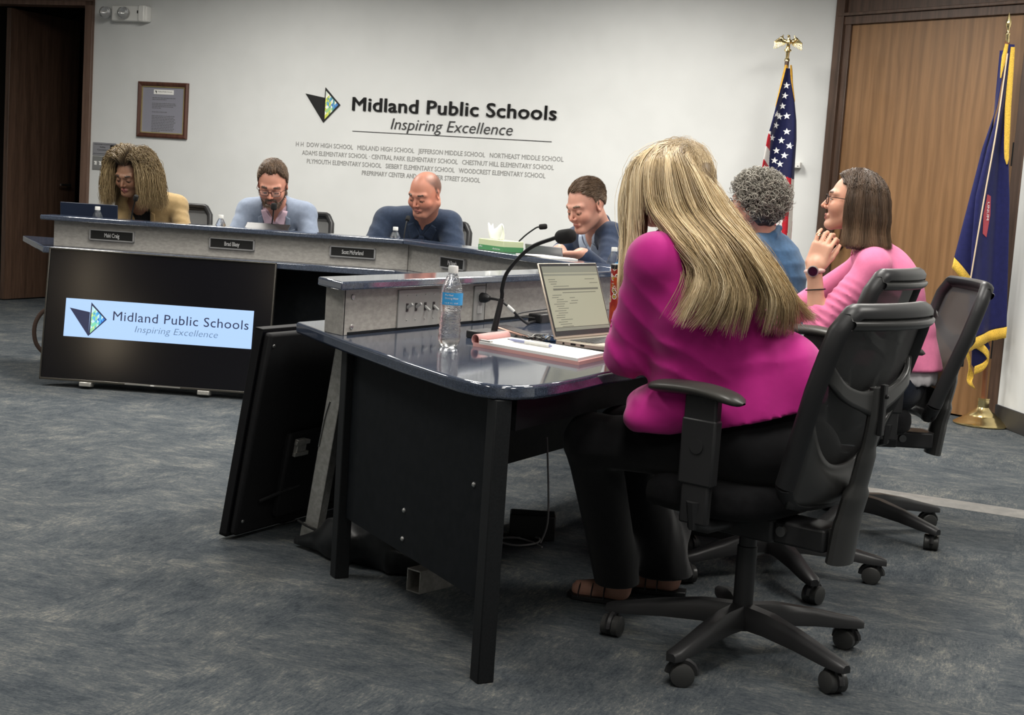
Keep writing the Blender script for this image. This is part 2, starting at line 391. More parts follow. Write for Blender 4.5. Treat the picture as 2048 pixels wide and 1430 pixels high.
rows = [('H H  DOW HIGH SCHOOL   MIDLAND HIGH SCHOOL   JEFFERSON MIDDLE SCHOOL   NORTHEAST MIDDLE SCHOOL', -4.052, 2.176),
        ('ADAMS ELEMENTARY SCHOOL · CENTRAL PARK ELEMENTARY SCHOOL   CHESTNUT HILL ELEMENTARY SCHOOL', -3.995, 2.05),
        ('PLYMOUTH ELEMENTARY SCHOOL   SIEBERT ELEMENTARY SCHOOL   WOODCREST ELEMENTARY SCHOOL', -3.95, 1.945),
        ('PREPRIMARY CENTER AND CARPENTER STREET SCHOOL', -3.475, .965)]
o = witem('wall_lettering', 'four rows of small grey school names in raised letters', 'wall lettering', -4.052, 1.44)
for i, (s, x, w) in enumerate(rows):
    letters('school_names_row', s, M['grey_letter'], o, loc=(x+4.052, 0, -.0625*i), fit=w, height=.036, bold=0, extrude=.003, res=2)
# emblem: a black triangle and a mosaic kite
PAL = [(.55, .62, .10), (.75, .72, .16), (.20, .42, .18), (.08, .28, .30), (.05, .16, .42), (.10, .10, .38), (.62, .68, .60), (.30, .55, .25), (.8, .8, .72), (.10, .30, .55)]
emb_m = [M['black']]+[mat('mosaic', c, .4) for c in PAL]
def emblem(parent, sc=1.0, emis=False, mats=None, th=.01):
    # outline measured on the wall, metres, origin at the bottom tip
    m = MB()
    T = lambda *P: [(x*sc, z*sc) for x, z in P]
    m.prism_y(T((-.162, .212), (.0, .187), (.0, 0)), -th, 0, 0)
    m.prism_y(T((.006, .264), (.137, .138), (0, 0)), -th, 0, 0)
    A, B, Cc = Vector((.014, .238)), Vector((.124, .137)), Vector((.013, .024)); N = 7
    rr = random.Random(3)
    pt = lambda i, j: A+(B-A)*(i/N)+(Cc-A)*(j/N)
    for i in range(N):
        for j in range(N-i):
            tris = [(pt(i, j), pt(i+1, j), pt(i, j+1))]
            if i+j < N-1: tris.append((pt(i+1, j), pt(i+1, j+1), pt(i, j+1)))
            for tr in tris:
                c = (tr[0]+tr[1]+tr[2])/3; f = c.x/.13*.75+(.14-c.y)*1.6
                k = rr.choice([(1, 2, 9, 2, 7, 1), (1, 8, 3, 2, 9, 1), (8, 3, 4, 10, 1, 7), (4, 10, 5, 3, 9, 5), (5, 6, 5, 10, 4, 6)][max(0, min(4, int(c.x/.11*3.6+(.14-c.y)*3+rr.random()*1.2)))])
                m.prism_y(T(*[(q.x, q.y) for q in tr]), -th-.0015*sc, -th, k)
    return m.build('emblem_face', mats or emb_m, parent)
o = witem('wall_emblem', 'black and multicoloured kite shaped emblem mounted beside the large wall lettering', 'emblem', -3.825, 1.63)
emblem(o)
# framed document
fr = witem('framed_document', 'brown wooden framed grey document hanging above the woman in tan', 'framed document', -5.262, 1.661, 0)
fw, fh = .233, .219; wm = wood('mahogany_frame', (.05, .018, .012), (.11, .045, .03))
m = MB()
prof = [(0, 0), (0, -.02), (.012, -.026), (.03, -.018), (.034, -.012), (.034, 0)]
vs = []; 
for cx, cz in ((-1, -1), (1, -1), (1, 1), (-1, 1)):
    vs += [(cx*(fw-i), y, cz*(fh-i)) for i, y in prof]
k = len(prof); fs = [(a*k+q, ((a+1) % 4)*k+q, ((a+1) % 4)*k+(q+1) % k, a*k+(q+1) % k) for a in range(4) for q in range(k)]
m.add(vs, fs); m.build('frame', wm, fr)
m = MB()
for cx, cz, w, h in ((0, fh-.038, 2*fw-.07, .008), (0, -fh+.038, 2*fw-.07, .008), (fw-.038, 0, .008, 2*fh-.07), (-fw+.038, 0, .008, 2*fh-.07)): m.box((cx, -.012, cz), (w, .006, h))
m.build('inner_gilt', M['brass'], fr)
m = MB(); m.box((0, -.006, 0), (2*fw-.07, .006, 2*fh-.07)); ds = m.build('document_sheet', mat('grey_sheet', (.23, .23, .27), .35), fr)
m = MB(); m.box((.005, -.0105, .142), (.185, .002, .036)); m.build('letterhead', M['paper'], fr)
m = MB(); m.prism_y([(-.075, .152), (-.06, .15), (-.06, .128)], -.013, -.0115); m.build('letterhead_mark', M['black'], fr)
letters('letterhead_text', 'Midland Public Schools', M['black'], fr, loc=(-.05, -.0118, .14), fit=.135, height=.011, extrude=.0005)
rr = random.Random(5); z = .095
for blk in (2, 4, 1, 11):
    m = MB()
    for i in range(blk):
        w = .2 if i < blk-1 else .07+.1*rr.random()
        x = -.1
        while x < -.1+w:
            l = .008+.018*rr.random(); m.box((x+l/2, -.0095, z), (l, .001, .0055)); x += l+.004
        z -= .0125
    z -= .018; m.build('printed_paragraph', M['ink_grey'], fr)
# plaque above a switch plate
pl = witem('wall_plaque', 'small silver plaque with black print above the switch plate', 'plaque', -5.80, 1.324)
m = MB(); m.box((0, -.004, 0), (.232, .008, .105)); m.build('plate', mat('satin_silver', (.38, .38, .41), .35, .6), pl, bevel=.002)
letters('heading', 'MIDLAND COMMUNITY', M['black'], pl, loc=(-.10, -.0085, .033), fit=.20, height=.009, extrude=.0005)
letters('line', 'Building', M['black'], pl, loc=(-.045, -.0085, .012), fit=.05, height=.011, extrude=.0005)
letters('line', 'Committee', M['black'], pl, loc=(-.07, -.0085, -.012), fit=.10, height=.013, extrude=.0005)
m = MB(); m.box((-.03, -.0087, -.038), (.16, .001, .003)); m.box((.078, -.009, .005), (.05, .002, .06)); m.prism_y([(.055, -.03), (.075, -.005), (.068, -.03)], -.0115, -.009); m.build('print_mark', M['black'], pl)
sw = witem('switch_plate', 'steel wall plate with toggle switches below the silver plaque', 'switch plate', -5.80, 1.21)
m = MB(); m.box((0, -.004, 0), (.232, .008, .108)); m.build('plate', M['steel'], sw, bevel=.002)
for i in range(4):
    m = MB(); m.box((-.085+.047*i, -.01, 0), (.018, .006, .03)); m.tube([(-.085+.047*i, -.01, 0), (-.085+.047*i, -.026, .012)], [.005, .004], 8); m.build('toggle', M['white_plastic'], sw)
# emergency light
em = witem('emergency_light', 'white twin head emergency light unit high on the wall by the doorway', 'emergency light', -5.60, 2.405)
m = MB(); m.box((.03, -.035, 0), (.33, .07, .12)); m.build('housing', M['white_plastic'], em, bevel=.008)
m = MB(); m.box((.155, -.045, 0), (.055, .09, .125)); m.build('battery_case', M['white_plastic'], em, bevel=.008)
m = MB(); m.box((.115, -.0715, .012), (.014, .004, .022)); m.build('test_button', M['black_plastic'], em)
gl = mat('clear_lens', (.95, .95, .95), .08, trans=.85, ior=1.4)
for x in (-.17, .0):
    m = MB(); m.at((x, -.075, 0), (R(90), 0, 0)); m.lathe([(.012, -.03), (.03, -.015), (.045, .0), (.048, .025), (.042, .05), (.025, .062), (0, .066)], 20); hd = m.build('lamp_head', gl, em, smooth=True)
    m = MB(); m.at((x, -.075, 0), (R(90), 0, 0)); m.lathe([(.008, -.02), (.026, -.01), (.036, .012), (.03, .012), (.01, -.004), (0, -.004)], 16); m.build('reflector', M['chrome'], hd, smooth=True)
# small white sensor box by the flag
o = witem('wall_sensor', 'small white box fixed to the wall beside the striped flag', 'sensor', -.225, 1.508)
m = MB(); m.box((0, -.03, 0), (.10, .06, .04)); m.build('cover', M['white_plastic'], o, bevel=.004)
m = MB(); m.box((.035, -.061, -.008), (.008, .002, .005)); m.build('indicator', M['black_plastic'], o)

# ------------------------------------------------------------------ desks of the horseshoe
def outset(p, q, d):  # left-hand offset direction of p->q
    t = (Vector(q)-Vector(p)).normalized(); return Vector((-t.y, t.x))*d
def slab(name, pts, z0, z1, m, par, bevel=.006):
    b = MB(); b.prism([tuple(p) for p in pts], z0, z1); return b.build(name, m, par, bevel=bevel, seg=3)
def arc(pc, a0, a1, r, n=8):
    return [(pc[0]+r*math.cos(a0+(a1-a0)*i/n), pc[1]+r*math.sin(a0+(a1-a0)*i/n)) for i in range(n+1)]
ZW, ZL = .74, .907
# far desk A : front along y~7.8, seats behind it
DA = thing('panel_desk', 'long grey fronted meeting desk facing the room below the wall lettering', 'desk', (0, 0, 0), 0, 'horseshoe meeting desks')
# lines: A runs P0->P1, B runs P1->P2
P0 = Vector((-2.56, 7.90)); P1 = Vector((-.60, 7.79)); P2 = Vector((.46, 6.13))
nA = outset(P0, P1, 1); nB = outset(P1, P2, 1)           # away from the room's middle
mit = (nA+nB).normalized(); mk = 1/mit.dot(nA)
def lineA(o): return P0+nA*o, P1+mit*mk*o
slab('worktop', [P0+nA*-.10+Vector((-.02, 0)), P1-mit*mk*.10, P1+mit*mk*.84, P0+nA*.84+Vector((-.45, 0)), (-3.02, 8.74), ], ZW-.036, ZW, M['stone'], DA)
slab('ledge_top', [P0-nA*.05+Vector((-.06, 0)), P1-mit*mk*.05, P1+mit*mk*.13, P0+nA*.13+Vector((-.06, 0))], ZL-.026, ZL, M['stone'], DA)
slab('upper_panel', [P0, P1-mit*0, P1+mit*mk*.085, P0+nA*.085], ZW, ZL-.026, M['laminate'], DA, .002)
slab('modesty_panel', [P0+nA*.18, P1+mit*mk*.18, P1+mit*mk*.21, P0+nA*.21], .10, ZW-.036, M['black_panel'], DA, .002)
for p in (P0+nA*.1+Vector((.03, 0)), P0+nA*.78+Vector((-.2, 0)), P0+Vector((1.1, -.06))+nA*.72):
    b = MB(); b.box((p.x, p.y, (ZW-.036)/2), (.045, .045, ZW-.036)); b.build('leg', M['black_metal'], DA, bevel=.003)
DB = thing('panel_desk', 'angled grey fronted desk section under the tissue box', 'desk', (0, 0, 0), 0, 'horseshoe meeting desks')
P2b = P2
slab('worktop', [P1-mit*mk*.10, P2-nB*.10, P2+nB*.84, P1+mit*mk*.84], ZW-.036, ZW, M['stone'], DB)
slab('ledge_top', [P1-mit*mk*.05+Vector((.002, 0)), P2-nB*.05, P2+nB*.13, P1+mit*mk*.13+Vector((.002, 0))], ZL-.026, ZL, M['stone'], DB)
slab('upper_panel', [P1+Vector((.003, 0)), P2, P2+nB*.085, P1+mit*mk*.085+Vector((.003, 0))], ZW, ZL-.026, M['laminate'], DB, .002)
slab('modesty_panel', [P1+mit*mk*.18, P2+nB*.18, P2+nB*.21, P1+mit*mk*.21], .10, ZW-.036, M['black_panel'], DB, .002)
for p in (P1+mit*mk*.74, P2+nB*.74+Vector((-.03, .05))):
    b = MB(); b.box((p.x, p.y, (ZW-.036)/2), (.045, .045, ZW-.036)); b.build('leg', M['black_metal'], DB, bevel=.003)
# near desk C
dC = Vector((.469, .883)); nC = Vector((-.883, .469))
Q0 = Vector((-.511, 4.264))       # foot of the panel on the seat side
DC = thing('panel_desk', 'near grey fronted desk section with rounded speckled corner and outlets', 'desk', (0, 0, 0), 0, 'horseshoe meeting desks')
edge = [(-.700, 4.590), (-.499, 4.163), (-.288, 3.757), (-.175, 3.553), (-.128, 3.477), (-.082, 3.425), (-.035, 3.400), (.012, 3.405), (.065, 3.445), (.118, 3.525), (.175, 3.630), (.249, 3.79), (.36, 3.98), (1.02, 5.0), (1.12, 5.5), (1.166, 6.565), (.378, 6.068)]
slab('worktop', edge+[(.219, 6.312)], ZW-.036, ZW, M['stone'], DC, .008)
L0 = Vector((-.509, 4.173)); L1 = L0+dC*2.12
cut = Vector((-.094, .168))
slab('ledge_top', [L0, L0+dC*2.083, L0+nC*.17+dC*2.178, L0+cut], ZL-.026, ZL, M['stone'], DC)
slab('upper_panel', [Q0, Q0+dC*2.0, Q0+dC*2.0+nC*.09, Q0+Vector((-.066, .085))], ZW, ZL-.026, M['laminate'], DC, .002)
# seams and screws of the panel, on the seat side
rz = math.atan2(dC.y, dC.x)
def cp(s, z, off=0): p = Q0+dC*s-nC*off; return (p.x, p.y, z)
for s in (.045, ):
    for z in (.855, .765):
        b = MB(); b.at(cp(s, z), (R(90), 0, rz)); b.lathe([(.0085, 0), (.0085, .003), (.006, .005), (0, .005)], 14); b.build('screw', M['steel'], DC, smooth=True)
b = MB(); b.at(cp(0, 0), (0, 0, rz))
for s in (.005, .86): b.box((s, -.0006, .81), (.0025, .0016, .14))
b.box((.9, -.0006, .745), (1.75, .0018, .008)); b.build('panel_seam', M['black_panel'], DC)
# end panel between the two legs and the modesty panel along the ledge
eA = Vector((-.475, 4.28)); eB = Vector((-.008, 3.405+.055))
f1 = Vector((-.482, 4.275)); f2 = Vector((-.022, 3.425)); dE = (f2-f1).normalized(); nE = Vector((-dE.y, dE.x))
b = MB(); b.prism([f1+nE*.0, f2+nE*.0, f2+nE*.02, f1+nE*.02], .19, ZW-.037); b.build('end_panel', M['black_panel'], DC)
for s, z in ((.45, .23), (.45, .14+.17), (.86, .47)): q = f1+dE*s; b = MB(); b.ball((q.x, q.y, z), .007); b.build('panel_bolt', M['steel'], DC)
for f in (f1, f2):
    b = MB(); b.at((f.x, f.y, 0), (0, 0, math.atan2(dE.y, dE.x))); b.box((0, 0, (ZW-.036)/2), (.045, .045, ZW-.036)); b.build('leg', M['black_metal'], DC, bevel=.003)
b = MB(); s0 = Q0+dC*.13+nC*.02; b.prism([s0, s0+dC*1.79, s0+dC*1.79+nC*.02, s0+nC*.02], .19, ZW-.037); b.build('modesty_panel', M['black_panel'], DC)
b = MB(); g0 = Vector((.0, 3.50)); g1 = Vector((.34, 4.08)); g2 = Vector((.93, 5.0))
for u, w in ((Vector((.02, 3.47)), Vector((.28, 3.98))), (Vector((.28, 3.98)), Vector((.90, 5.0)))):
    t = (w-u).normalized(); nn = Vector((-t.y, t.x)); b.prism([u, w, w+nn*.03, u+nn*.03], ZW-.12, ZW-.037)
b.build('apron_rail', M['black_metal'], DC)
q = Vector((.90, 5.0)); b = MB(); b.box((q.x, q.y, .35), (.045, .045, .70)); b.build('leg', M['black_metal'], DC)
# switches and outlets, part of the desk panel
def plate(s0, s1, z0, z1, nm):
    b = MB(); b.at(cp(0, 0), (0, 0, rz)); b.box(((s0+s1)/2, -.003, (z0+z1)/2), (s1-s0, .006, z1-z0)); return b.build(nm, mat('grey_plate', (.27, .27, .26), .4), DC, bevel=.0015)
sp = plate(.293, .537, .748, .869, 'switch_cover')
for s, up in ((.343, 1), (.396, 1), (.452, 0), (.505, 0)):
    b = MB(); b.at(cp(s, .812, .006), (0, 0, rz)); b.box((0, 0, 0), (.012, .004, .026)); b.build('switch_slot', M['black_plastic'], sp)
    b = MB(); b.at(cp(s, .812, .006), (0, 0, rz)); b.tube([(0, 0, 0), (0, -.02, .013 if up else -.013)], [.0055, .0045], 8); b.build('toggle', M['white_plastic'] if 0 else mat('grey_toggle', (.34, .34, .33), .4), sp, smooth=True)
    b = MB(); b.at(cp(s, 0, .0065), (0, 0, rz)); b.ball((0, 0, .850), .0025); b.ball((0, 0, .772), .0025); b.build('plate_screw', M['steel'], sp)
op = plate(.774, .850, .748, .869, 'outlet_cover')
b = MB(); b.at(cp(.812, 0, .006), (0, 0, rz)); b.box((0, -.001, .787), (.03, .003, .028)); b.box((0, -.001, .829), (.03, .003, .028)); b.build('socket', mat('light_grey_socket', (.42, .42, .41), .4), op, bevel=.001)
# plug and cords
def wp(s, z, off): p = Q0+dC*s-nC*off; return (p.x, p.y, z)
o = thing('charger_lead', 'black plug and thick cord with a white tag running from outlet to adapter', 'cord', wp(.82, .74, .1))
b = MB(); bp = Vector(o.location)
def rel(P): return [Vector(p)-bp for p in P]
b.tube(rel([wp(.812, .829, .012), wp(.812, .829, .03), wp(.812, .829, .045)]), [.018, .017, .009], 10); b.build('plug', M['black_plastic'], o, smooth=True)
pc = [wp(.812, .829, .045), wp(.815, .825, .085), wp(.83, .80, .12), wp(.86, .77, .14), wp(.92, .7465, .14), wp(.97, .746, .125), wp(1.03, .746, .115)]
def smooth_path(P, n=6):
    P = [Vector(p) for p in P]; out = []
    for i in range(len(P)-1):
        a = P[max(i-1, 0)]; b_ = P[i]; c = P[i+1]; d_ = P[min(i+2, len(P)-1)]
        for k in range(n):
            t = k/n; out.append(.5*((2*b_)+(-a+c)*t+(2*a-5*b_+4*c-d_)*t*t+(-a+3*b_-3*c+d_)*t**3))
    out.append(P[-1]); return out
b = MB(); b.tube(rel(smooth_path(pc)), .0045, 8); b.build('cord', M['black_plastic'], o, smooth=True)
b = MB(); sp_ = smooth_path(pc); b.tube(rel(sp_[10:15]), .0062, 10); b.build('tag', M['white_plastic'], o, smooth=True)
o = thing('power_adapter', 'black laptop power adapter lying behind the open laptop', 'adapter', wp(1.10, ZW, .11), rz)
b = MB(); b.box((0, 0, .016), (.13, .055, .032)); b.build('case', M['black_plastic'], o, bevel=.005)
b = MB(); q0 = o.matrix_basis.inverted(); b.tube([q0 @ Vector(p) for p in smooth_path([wp(1.035, .757, .11), wp(1.0, .76, .09), wp(.98, .762, .06), wp(1.05, .77, .05), wp(1.25, .775, .05)])], .003, 8); b.build('thin_cord', M['black_plastic'], o, smooth=True)

# gooseneck microphones
foam = M['rubber']
def mic(label, base, path, cap=(.021, .05), base_box=(.13, .07, .022), rzb=0, tube_r=.004, low=None):
    o = thing('gooseneck_microphone', label, 'microphone', base, 0, 'gooseneck microphones')
    B = Vector(base)
    b = MB(); b.at((0, 0, 0), (0, 0, rzb)); b.box((0, 0, base_box[2]/2), base_box); b.build('base', M['black_plastic'], o, bevel=.004)
    P = [Vector(p)-B for p in path]
    sm = smooth_path(P, 8)
    b = MB(); b.tube(sm, tube_r, 10); b.build('gooseneck', M['black_metal'], o, smooth=True)
    if low: b = MB(); b.tube([P[0], P[1]], low, 12); b.build('lower_stem', M['black_plastic'], o, smooth=True)
    t = (sm[-1]-sm[-3]).normalized(); e = sm[-1]; r, l = cap
    b = MB(); ks = [(-.05, .35), (0, .8), (.12, .97), (.3, 1.0), (.75, 1.0), (.92, .85), (1.0, .5)]
    b.tube([e+t*l*a for a, _ in ks], [r*k for _, k in ks], 16); b.build('windscreen', foam, o, smooth=True)
    return o
mic('large black gooseneck microphone standing on the near desk behind the water bottle', (-.085, 4.49, ZW), [(-.062, 4.50, .76), (-.045, 4.50, .865), (-.045, 4.49, .90), (-.03, 4.47, .955), (.03, 4.43, 1.03), (.098, 4.39, 1.066), (.118, 4.37, 1.073)], cap=(.0225, .066), base_box=(.13, .075, .024), rzb=R(62), tube_r=.0062, low=[.0105, .0085])
mic('thin gooseneck microphone in front of the woman in the tan blazer', (-2.235, 8.26, ZW), [(-2.235, 8.26, .76), (-2.235, 8.26, .88), (-2.225, 8.25, .95), (-2.205, 8.22, 1.01)], cap=(.014, .035), base_box=(.1, .12, .024))
mic('thin gooseneck microphone reaching up to the bearded man', (-1.425, 8.22, ZW), [(-1.425, 8.22, .76), (-1.425, 8.22, .88), (-1.415, 8.21, .95), (-1.41, 8.20, 1.01)], cap=(.0175, .038), base_box=(.1, .12, .024))
mic('thin gooseneck microphone in front of the man in the navy polo', (-.66, 8.12, ZW), [(-.66, 8.12, .76), (-.655, 8.13, .90), (-.65, 8.15, .97), (-.645, 8.17, 1.0)], cap=(.013, .03), base_box=(.1, .12, .024))
mic('gooseneck microphone rising behind the green tissue box', (-.02, 7.42, ZW), [(-.02, 7.42, .76), (-.012, 7.42, .92), (.015, 7.42, .97), (.075, 7.42, 1.022), (.095, 7.42, 1.03)], cap=(.0145, .042), base_box=(.1, .12, .024))

# water bottles
bt = mat('clear_bottle', (1, 1, 1), .03, trans=1, ior=1.42); NTb = NT(bt)
c_ = NTb.coord((1, 1, 2.6)); n_ = NTb.noise(c_, 55, 2, .5, 1.2); NTb.bump(n_, 'Fac', .55, .004)
wt = mat('water', (1, 1, 1), .0, trans=1, ior=1.33)
lab_blue = mat('blue_label', (.04, .30, .62), .35); lab_w = mat('pale_label', (.75, .8, .84), .4)
def bottle(label, loc, h=.225, lab=True, rz_=0):
    o = thing('water_bottle', label, 'bottle', loc, rz_, 'plastic water bottles'); k = h/.225
    prof = [(0, .004), (.018, .0), (.027, .004), (.032, .014), (.0335, .03), (.031, .038), (.0335, .046), (.0305, .054), (.033, .062), (.030, .07), (.0325, .078), (.0295, .088), (.029, .096), (.0305, .104), (.0325, .112), (.0325, .155), (.031, .163), (.027, .175), (.020, .19), (.0135, .202), (.0125, .207)]
    b = MB(); b.lathe([(r*.98, z*k) for r, z in prof], 40); bo = b.build('body', bt, o, smooth=True, sharp=70)
    # blue-white screw cap
    b = MB(); b.lathe([(.0145, .205*k), (.0148, .206*k), (.0148, .221*k), (.0138, .225*k), (0, .225*k)], 24)
    b.build('cap', M['white_plastic'], o, smooth=True, sharp=35)
    if lab:
        b = MB(); n = 30
        for a0, a1, mi in ((-2.6, .85, 0), (.85, 1.35, 1)):
            vs = []; 
            for i in range(n+1):
                a = a0+(a1-a0)*i/n
                vs += [(.0331*math.cos(a), .0331*math.sin(a), z*k) for z in (.118, .152)]
            b.add(vs, [(2*i, 2*i+2, 2*i+3, 2*i+1) for i in range(n)], mi)
        vs = []
        lb = b.build('label', [lab_blue, lab_w], o, smooth=True)
        for txt, zz, hh in (('Purified', .143, .0055), ('Drinking Water', .134, .006), ('16.9 FL OZ', .122, .0035)):
            tv, tf = text_mesh(txt, fit=(.024 if txt == 'Purified' else .041), height=hh, extrude=.0005, bold=.01)
            w = [(.0336*math.cos(-2.25+p[0]/.0336), .0336*math.sin(-2.25+p[0]/.0336), zz*k+p[2]) for p in tv]
            b = MB(); b.add(w, tf); b.build('label_text', M['white'], lb)
    return o
bottle('clear plastic water bottle with blue label standing on the near desk', (-.187, 4.165, ZW), .236, True, R(8))
B0 = bottle('clear water bottle in front of the dark laptop lid', (-2.40, 8.16, ZW), .222, False)
for nm_, lc in (('clear water bottle left of the man in the light blue blazer', (-1.695, 8.14, ZW)), ('clear water bottle in front of the man in the navy polo', (-.70, 8.08, ZW))):
    relabel(copy_tree(B0), 'water_bottle', nm_, lc)
bottle('clear water bottle behind the red patterned tumbler', (.462, 7.0, ZW), .226, True, 1.2)

# name plates on the desk panel
holder = mat('satin_silver_holder', (.48, .48, .49), .35, .7)
def nameplate(txt, label, P, Q, s, h0=.787, h1=.846, w=.25, rzv=0):
    d = (Q-P).normalized(); n = Vector((-d.y, d.x)); p = P+d*s
    o = thing('name_plate', label, 'name plate', (p.x, p.y, (h0+h1)/2), math.atan2(d.y, d.x), 'name plates on the desk front'); h = h1-h0
    b = MB(); b.box((0, -.003, 0), (w, .006, h)); b.box((0, -.009, h/2-.003), (w, .012, .006)); b.box((0, -.009, -h/2+.003), (w, .012, .006))
    b.box((-w/2+.003, -.009, 0), (.006, .012, h)); b.box((w/2-.004, -.009, 0), (.008, .012, h)); b.build('holder', holder, o)
    b = MB(); b.box((-.001, -.0085, 0), (w-.018, .004, h-.013)); ins = b.build('insert', M['black'], o)
    letters('name_text', txt, M['white'], ins, gap_split=False, loc=(0, -.0106, -.0105), height=.023, fit=.0068*len(txt)+.016, bold=.012, extrude=.0006, align='CENTER', space=.93)
    return o
nameplate('Maki Craig', 'black name plate in silver holder below the woman in tan', P0, P1, .329)
nameplate('Brad Blasy', 'black name plate in silver holder below the bearded man', P0, P1, .997)
nameplate('Scott McFarland', 'black name plate in silver holder below the man in the polo', P0, P1, 1.662)
nameplate('Phil Rausch', 'black name plate on the angled desk section above the near ledge', P1, P2, .503)

# dark laptop lid at the far left
o = thing('laptop', 'dark navy laptop with its open lid seen from behind at the far end', 'laptop', (-2.475, 8.28, ZW), R(3))
b = MB(); b.at((0, -.01, 0), (R(8), 0, 0)); b.box((0, 0, .118), (.325, .007, .236)); b.build('lid', mat('navy_lid', (.008, .014, .032), .35), o, bevel=.003)
b = MB(); b.box((0, .115, .008), (.325, .225, .015)); b.build('keyboard_base', M['black_plastic'], o, bevel=.003)
# grey laptop by the tissue box
dB = (P2-P1).normalized(); nBB = Vector((-dB.y, dB.x))
p = P1+dB*1.16+nBB*.17
o = thing('laptop', 'grey laptop with lid partly hidden by the green tissue box', 'laptop', (p.x, p.y, ZW), math.atan2(dB.y, dB.x))
b = MB(); b.at((-.04, 0, 0), (R(10), 0, 0)); b.box((0, 0, .105), (.32, .007, .225)); b.build('lid', mat('space_grey', (.2, .2, .21), .4, .5), o, bevel=.003)
b = MB(); b.box((-.04, .115, .008), (.32, .22, .014)); b.build('keyboard_base', bpy.data.materials['space_grey'], o, bevel=.003)
# tissue box on the ledge
p = P1+dB*.865+nBB*.05
o = thing('tissue_box', 'green and cream cardboard tissue box standing on the angled ledge', 'tissue box', (p.x, p.y, ZL), math.atan2(dB.y, dB.x))
b = MB(); b.box((0, 0, .027), (.235, .115, .054)); b.build('carton', mat('cream_green_card', (.52, .58, .36), .6), o, bevel=.002)
b = MB(); b.box((0, 0, .0135), (.2365, .1165, .024)); gb = b.build('green_band', mat('green_card', (.07, .25, .10), .55), o)
letters('band_text', 'office', M['white'], gb, loc=(-.108, -.0584, .014), fit=.03, height=.009, extrude=.0005)
letters('band_text', 'office facial tissue', M['white'], gb, gap_split=False, loc=(.02, -.0584, .009), fit=.07, height=.008, extrude=.0005)
b = MB(); rr = random.Random(2)
def tis(u, v): 
    a = u*math.pi*1.1-.2; return (-.035+.05*math.cos(a)*(.5+v)+.03*v*(u-.5)-.02*v, .012*math.sin(a*2)*(1+v)+.012*math.sin(5*u+3*v), .05+.085*v*(1-.35*math.sin(u*9)**2))
b.grid(tis, 22, 8); b.build('tissue', mat('tissue', (.8, .8, .78), .9), o, smooth=True, solid=.001)
# tablet in front of the bearded man
o = thing('tablet', 'black tablet lying in front of the bearded man', 'tablet', (-1.44, 8.12, .895), R(-2))
b = MB(); b.at((0, .02, -.004), (R(24), 0, 0)); b.box((0, 0, 0), (.25, .175, .008)); b.build('case', M['black_plastic'], o, bevel=.003)
b = MB(); b.at((0, .02, -.004), (R(24), 0, 0)); b.box((-.085, -.055, .005), (.03, .05, .003)); b.box((.07, -.055, .005), (.06, .05, .003)); b.build('screen_content', M['paper'], o)
b = MB(); b.box((0, .06, -.077), (.22, .08, .154)); b.build('stand', M['black_plastic'], o)

# documents on the near desk: folded pink pad, white sheets, pen
PD = Vector((.076, 4.08)); o = thing('writing_pad', 'white writing pad with rolled pink cover lying on the near desk', 'writing pad', (PD.x, PD.y, ZW), 0)
A_ = Vector((-.118, 4.22)); B_ = Vector((-.025, 4.40)); C_ = Vector((.275, 4.12)); D_ = Vector((.185, 3.915))
A_, B_, C_, D_ = [v-PD for v in (A_, B_, C_, D_)]
b = MB(); b.prism([A_, D_, C_, B_], .0, .010); b.build('backing', mat('pink_card', (.62, .33, .31), .55), o)
b = MB(); i = lambda p, q, t: p+(q-p)*t
b.prism([i(A_, D_, .06), i(A_, D_, .985), i(B_, C_, .985), i(B_, C_, .06)], .010, .018)
b.build('sheets', M['paper'], o)
b = MB()
for k in range(13):
    t = .20+.058*k; p = i(i(A_, D_, t), i(B_, C_, t), .08); q = i(i(A_, D_, t), i(B_, C_, t), .92); nn = (q-p).normalized(); w = Vector((-nn.y, nn.x))*.0006
    b.add([(p.x+w.x, p.y+w.y, .0184), (p.x-w.x, p.y-w.y, .0184), (q.x-w.x, q.y-w.y, .0184), (q.x+w.x, q.y+w.y, .0184)], [(0, 1, 2, 3)])
b.build('ruled_lines', M['grey_letter'], o)
b = MB()
def roll(u, v):
    a = R(-100)+u*R(330); r = .017-.002*u; e = i(A_, B_, .02+.98*v); dd = (D_-A_).normalized(); c = e+dd*.006
    return (c.x-dd.x*r*math.cos(a)*-1, c.y+dd.y*r*math.cos(a), .019+r*math.sin(a))
b.grid(roll, 20, 4); b.build('rolled_cover', bpy.data.materials['pink_card'], o, smooth=True, solid=.0018)
b = MB(); e = i(A_, B_, .06); dd = (D_-A_).normalized(); b.at((e.x+dd.x*.045, e.y+dd.y*.045, .02), (0, 0, math.atan2(dd.y, dd.x))); b.box((0, 0, 0), (.05, .012, .006)); b.build('clip', M['steel'], o, bevel=.001)
pa, pb = Vector((-.018, 4.255, ZW+.0245)), Vector((.112, 4.135, ZW+.0245))
o = thing('ballpoint_pen', 'white and lavender ballpoint pen lying on the white writing pad', 'pen', pa)
v = pb-pa; b = MB(); b.tube([v*.16, v*.42], .0052, 12); b.tube([v*.96, v*1.0], [.0045, .003], 12); b.tube([v*.06, v*.16], [.0022, .005], 12); b.build('lavender_barrel', mat('lavender', (.33, .36, .55), .3), o, smooth=True)
b = MB(); b.tube([v*.42, v*.96], .0056, 12); b.build('white_barrel', M['white_plastic'], o, smooth=True)
b = MB(); b.tube([v*0, v*.06], [.0006, .002], 10); b.build('tip', M['black_metal'], o, smooth=True)
b = MB(); b.tube([v*.6+Vector((0, 0, .0065)), v*.97+Vector((0, 0, .007))], .0014, 6); b.build('clip', M['white_plastic'], o)
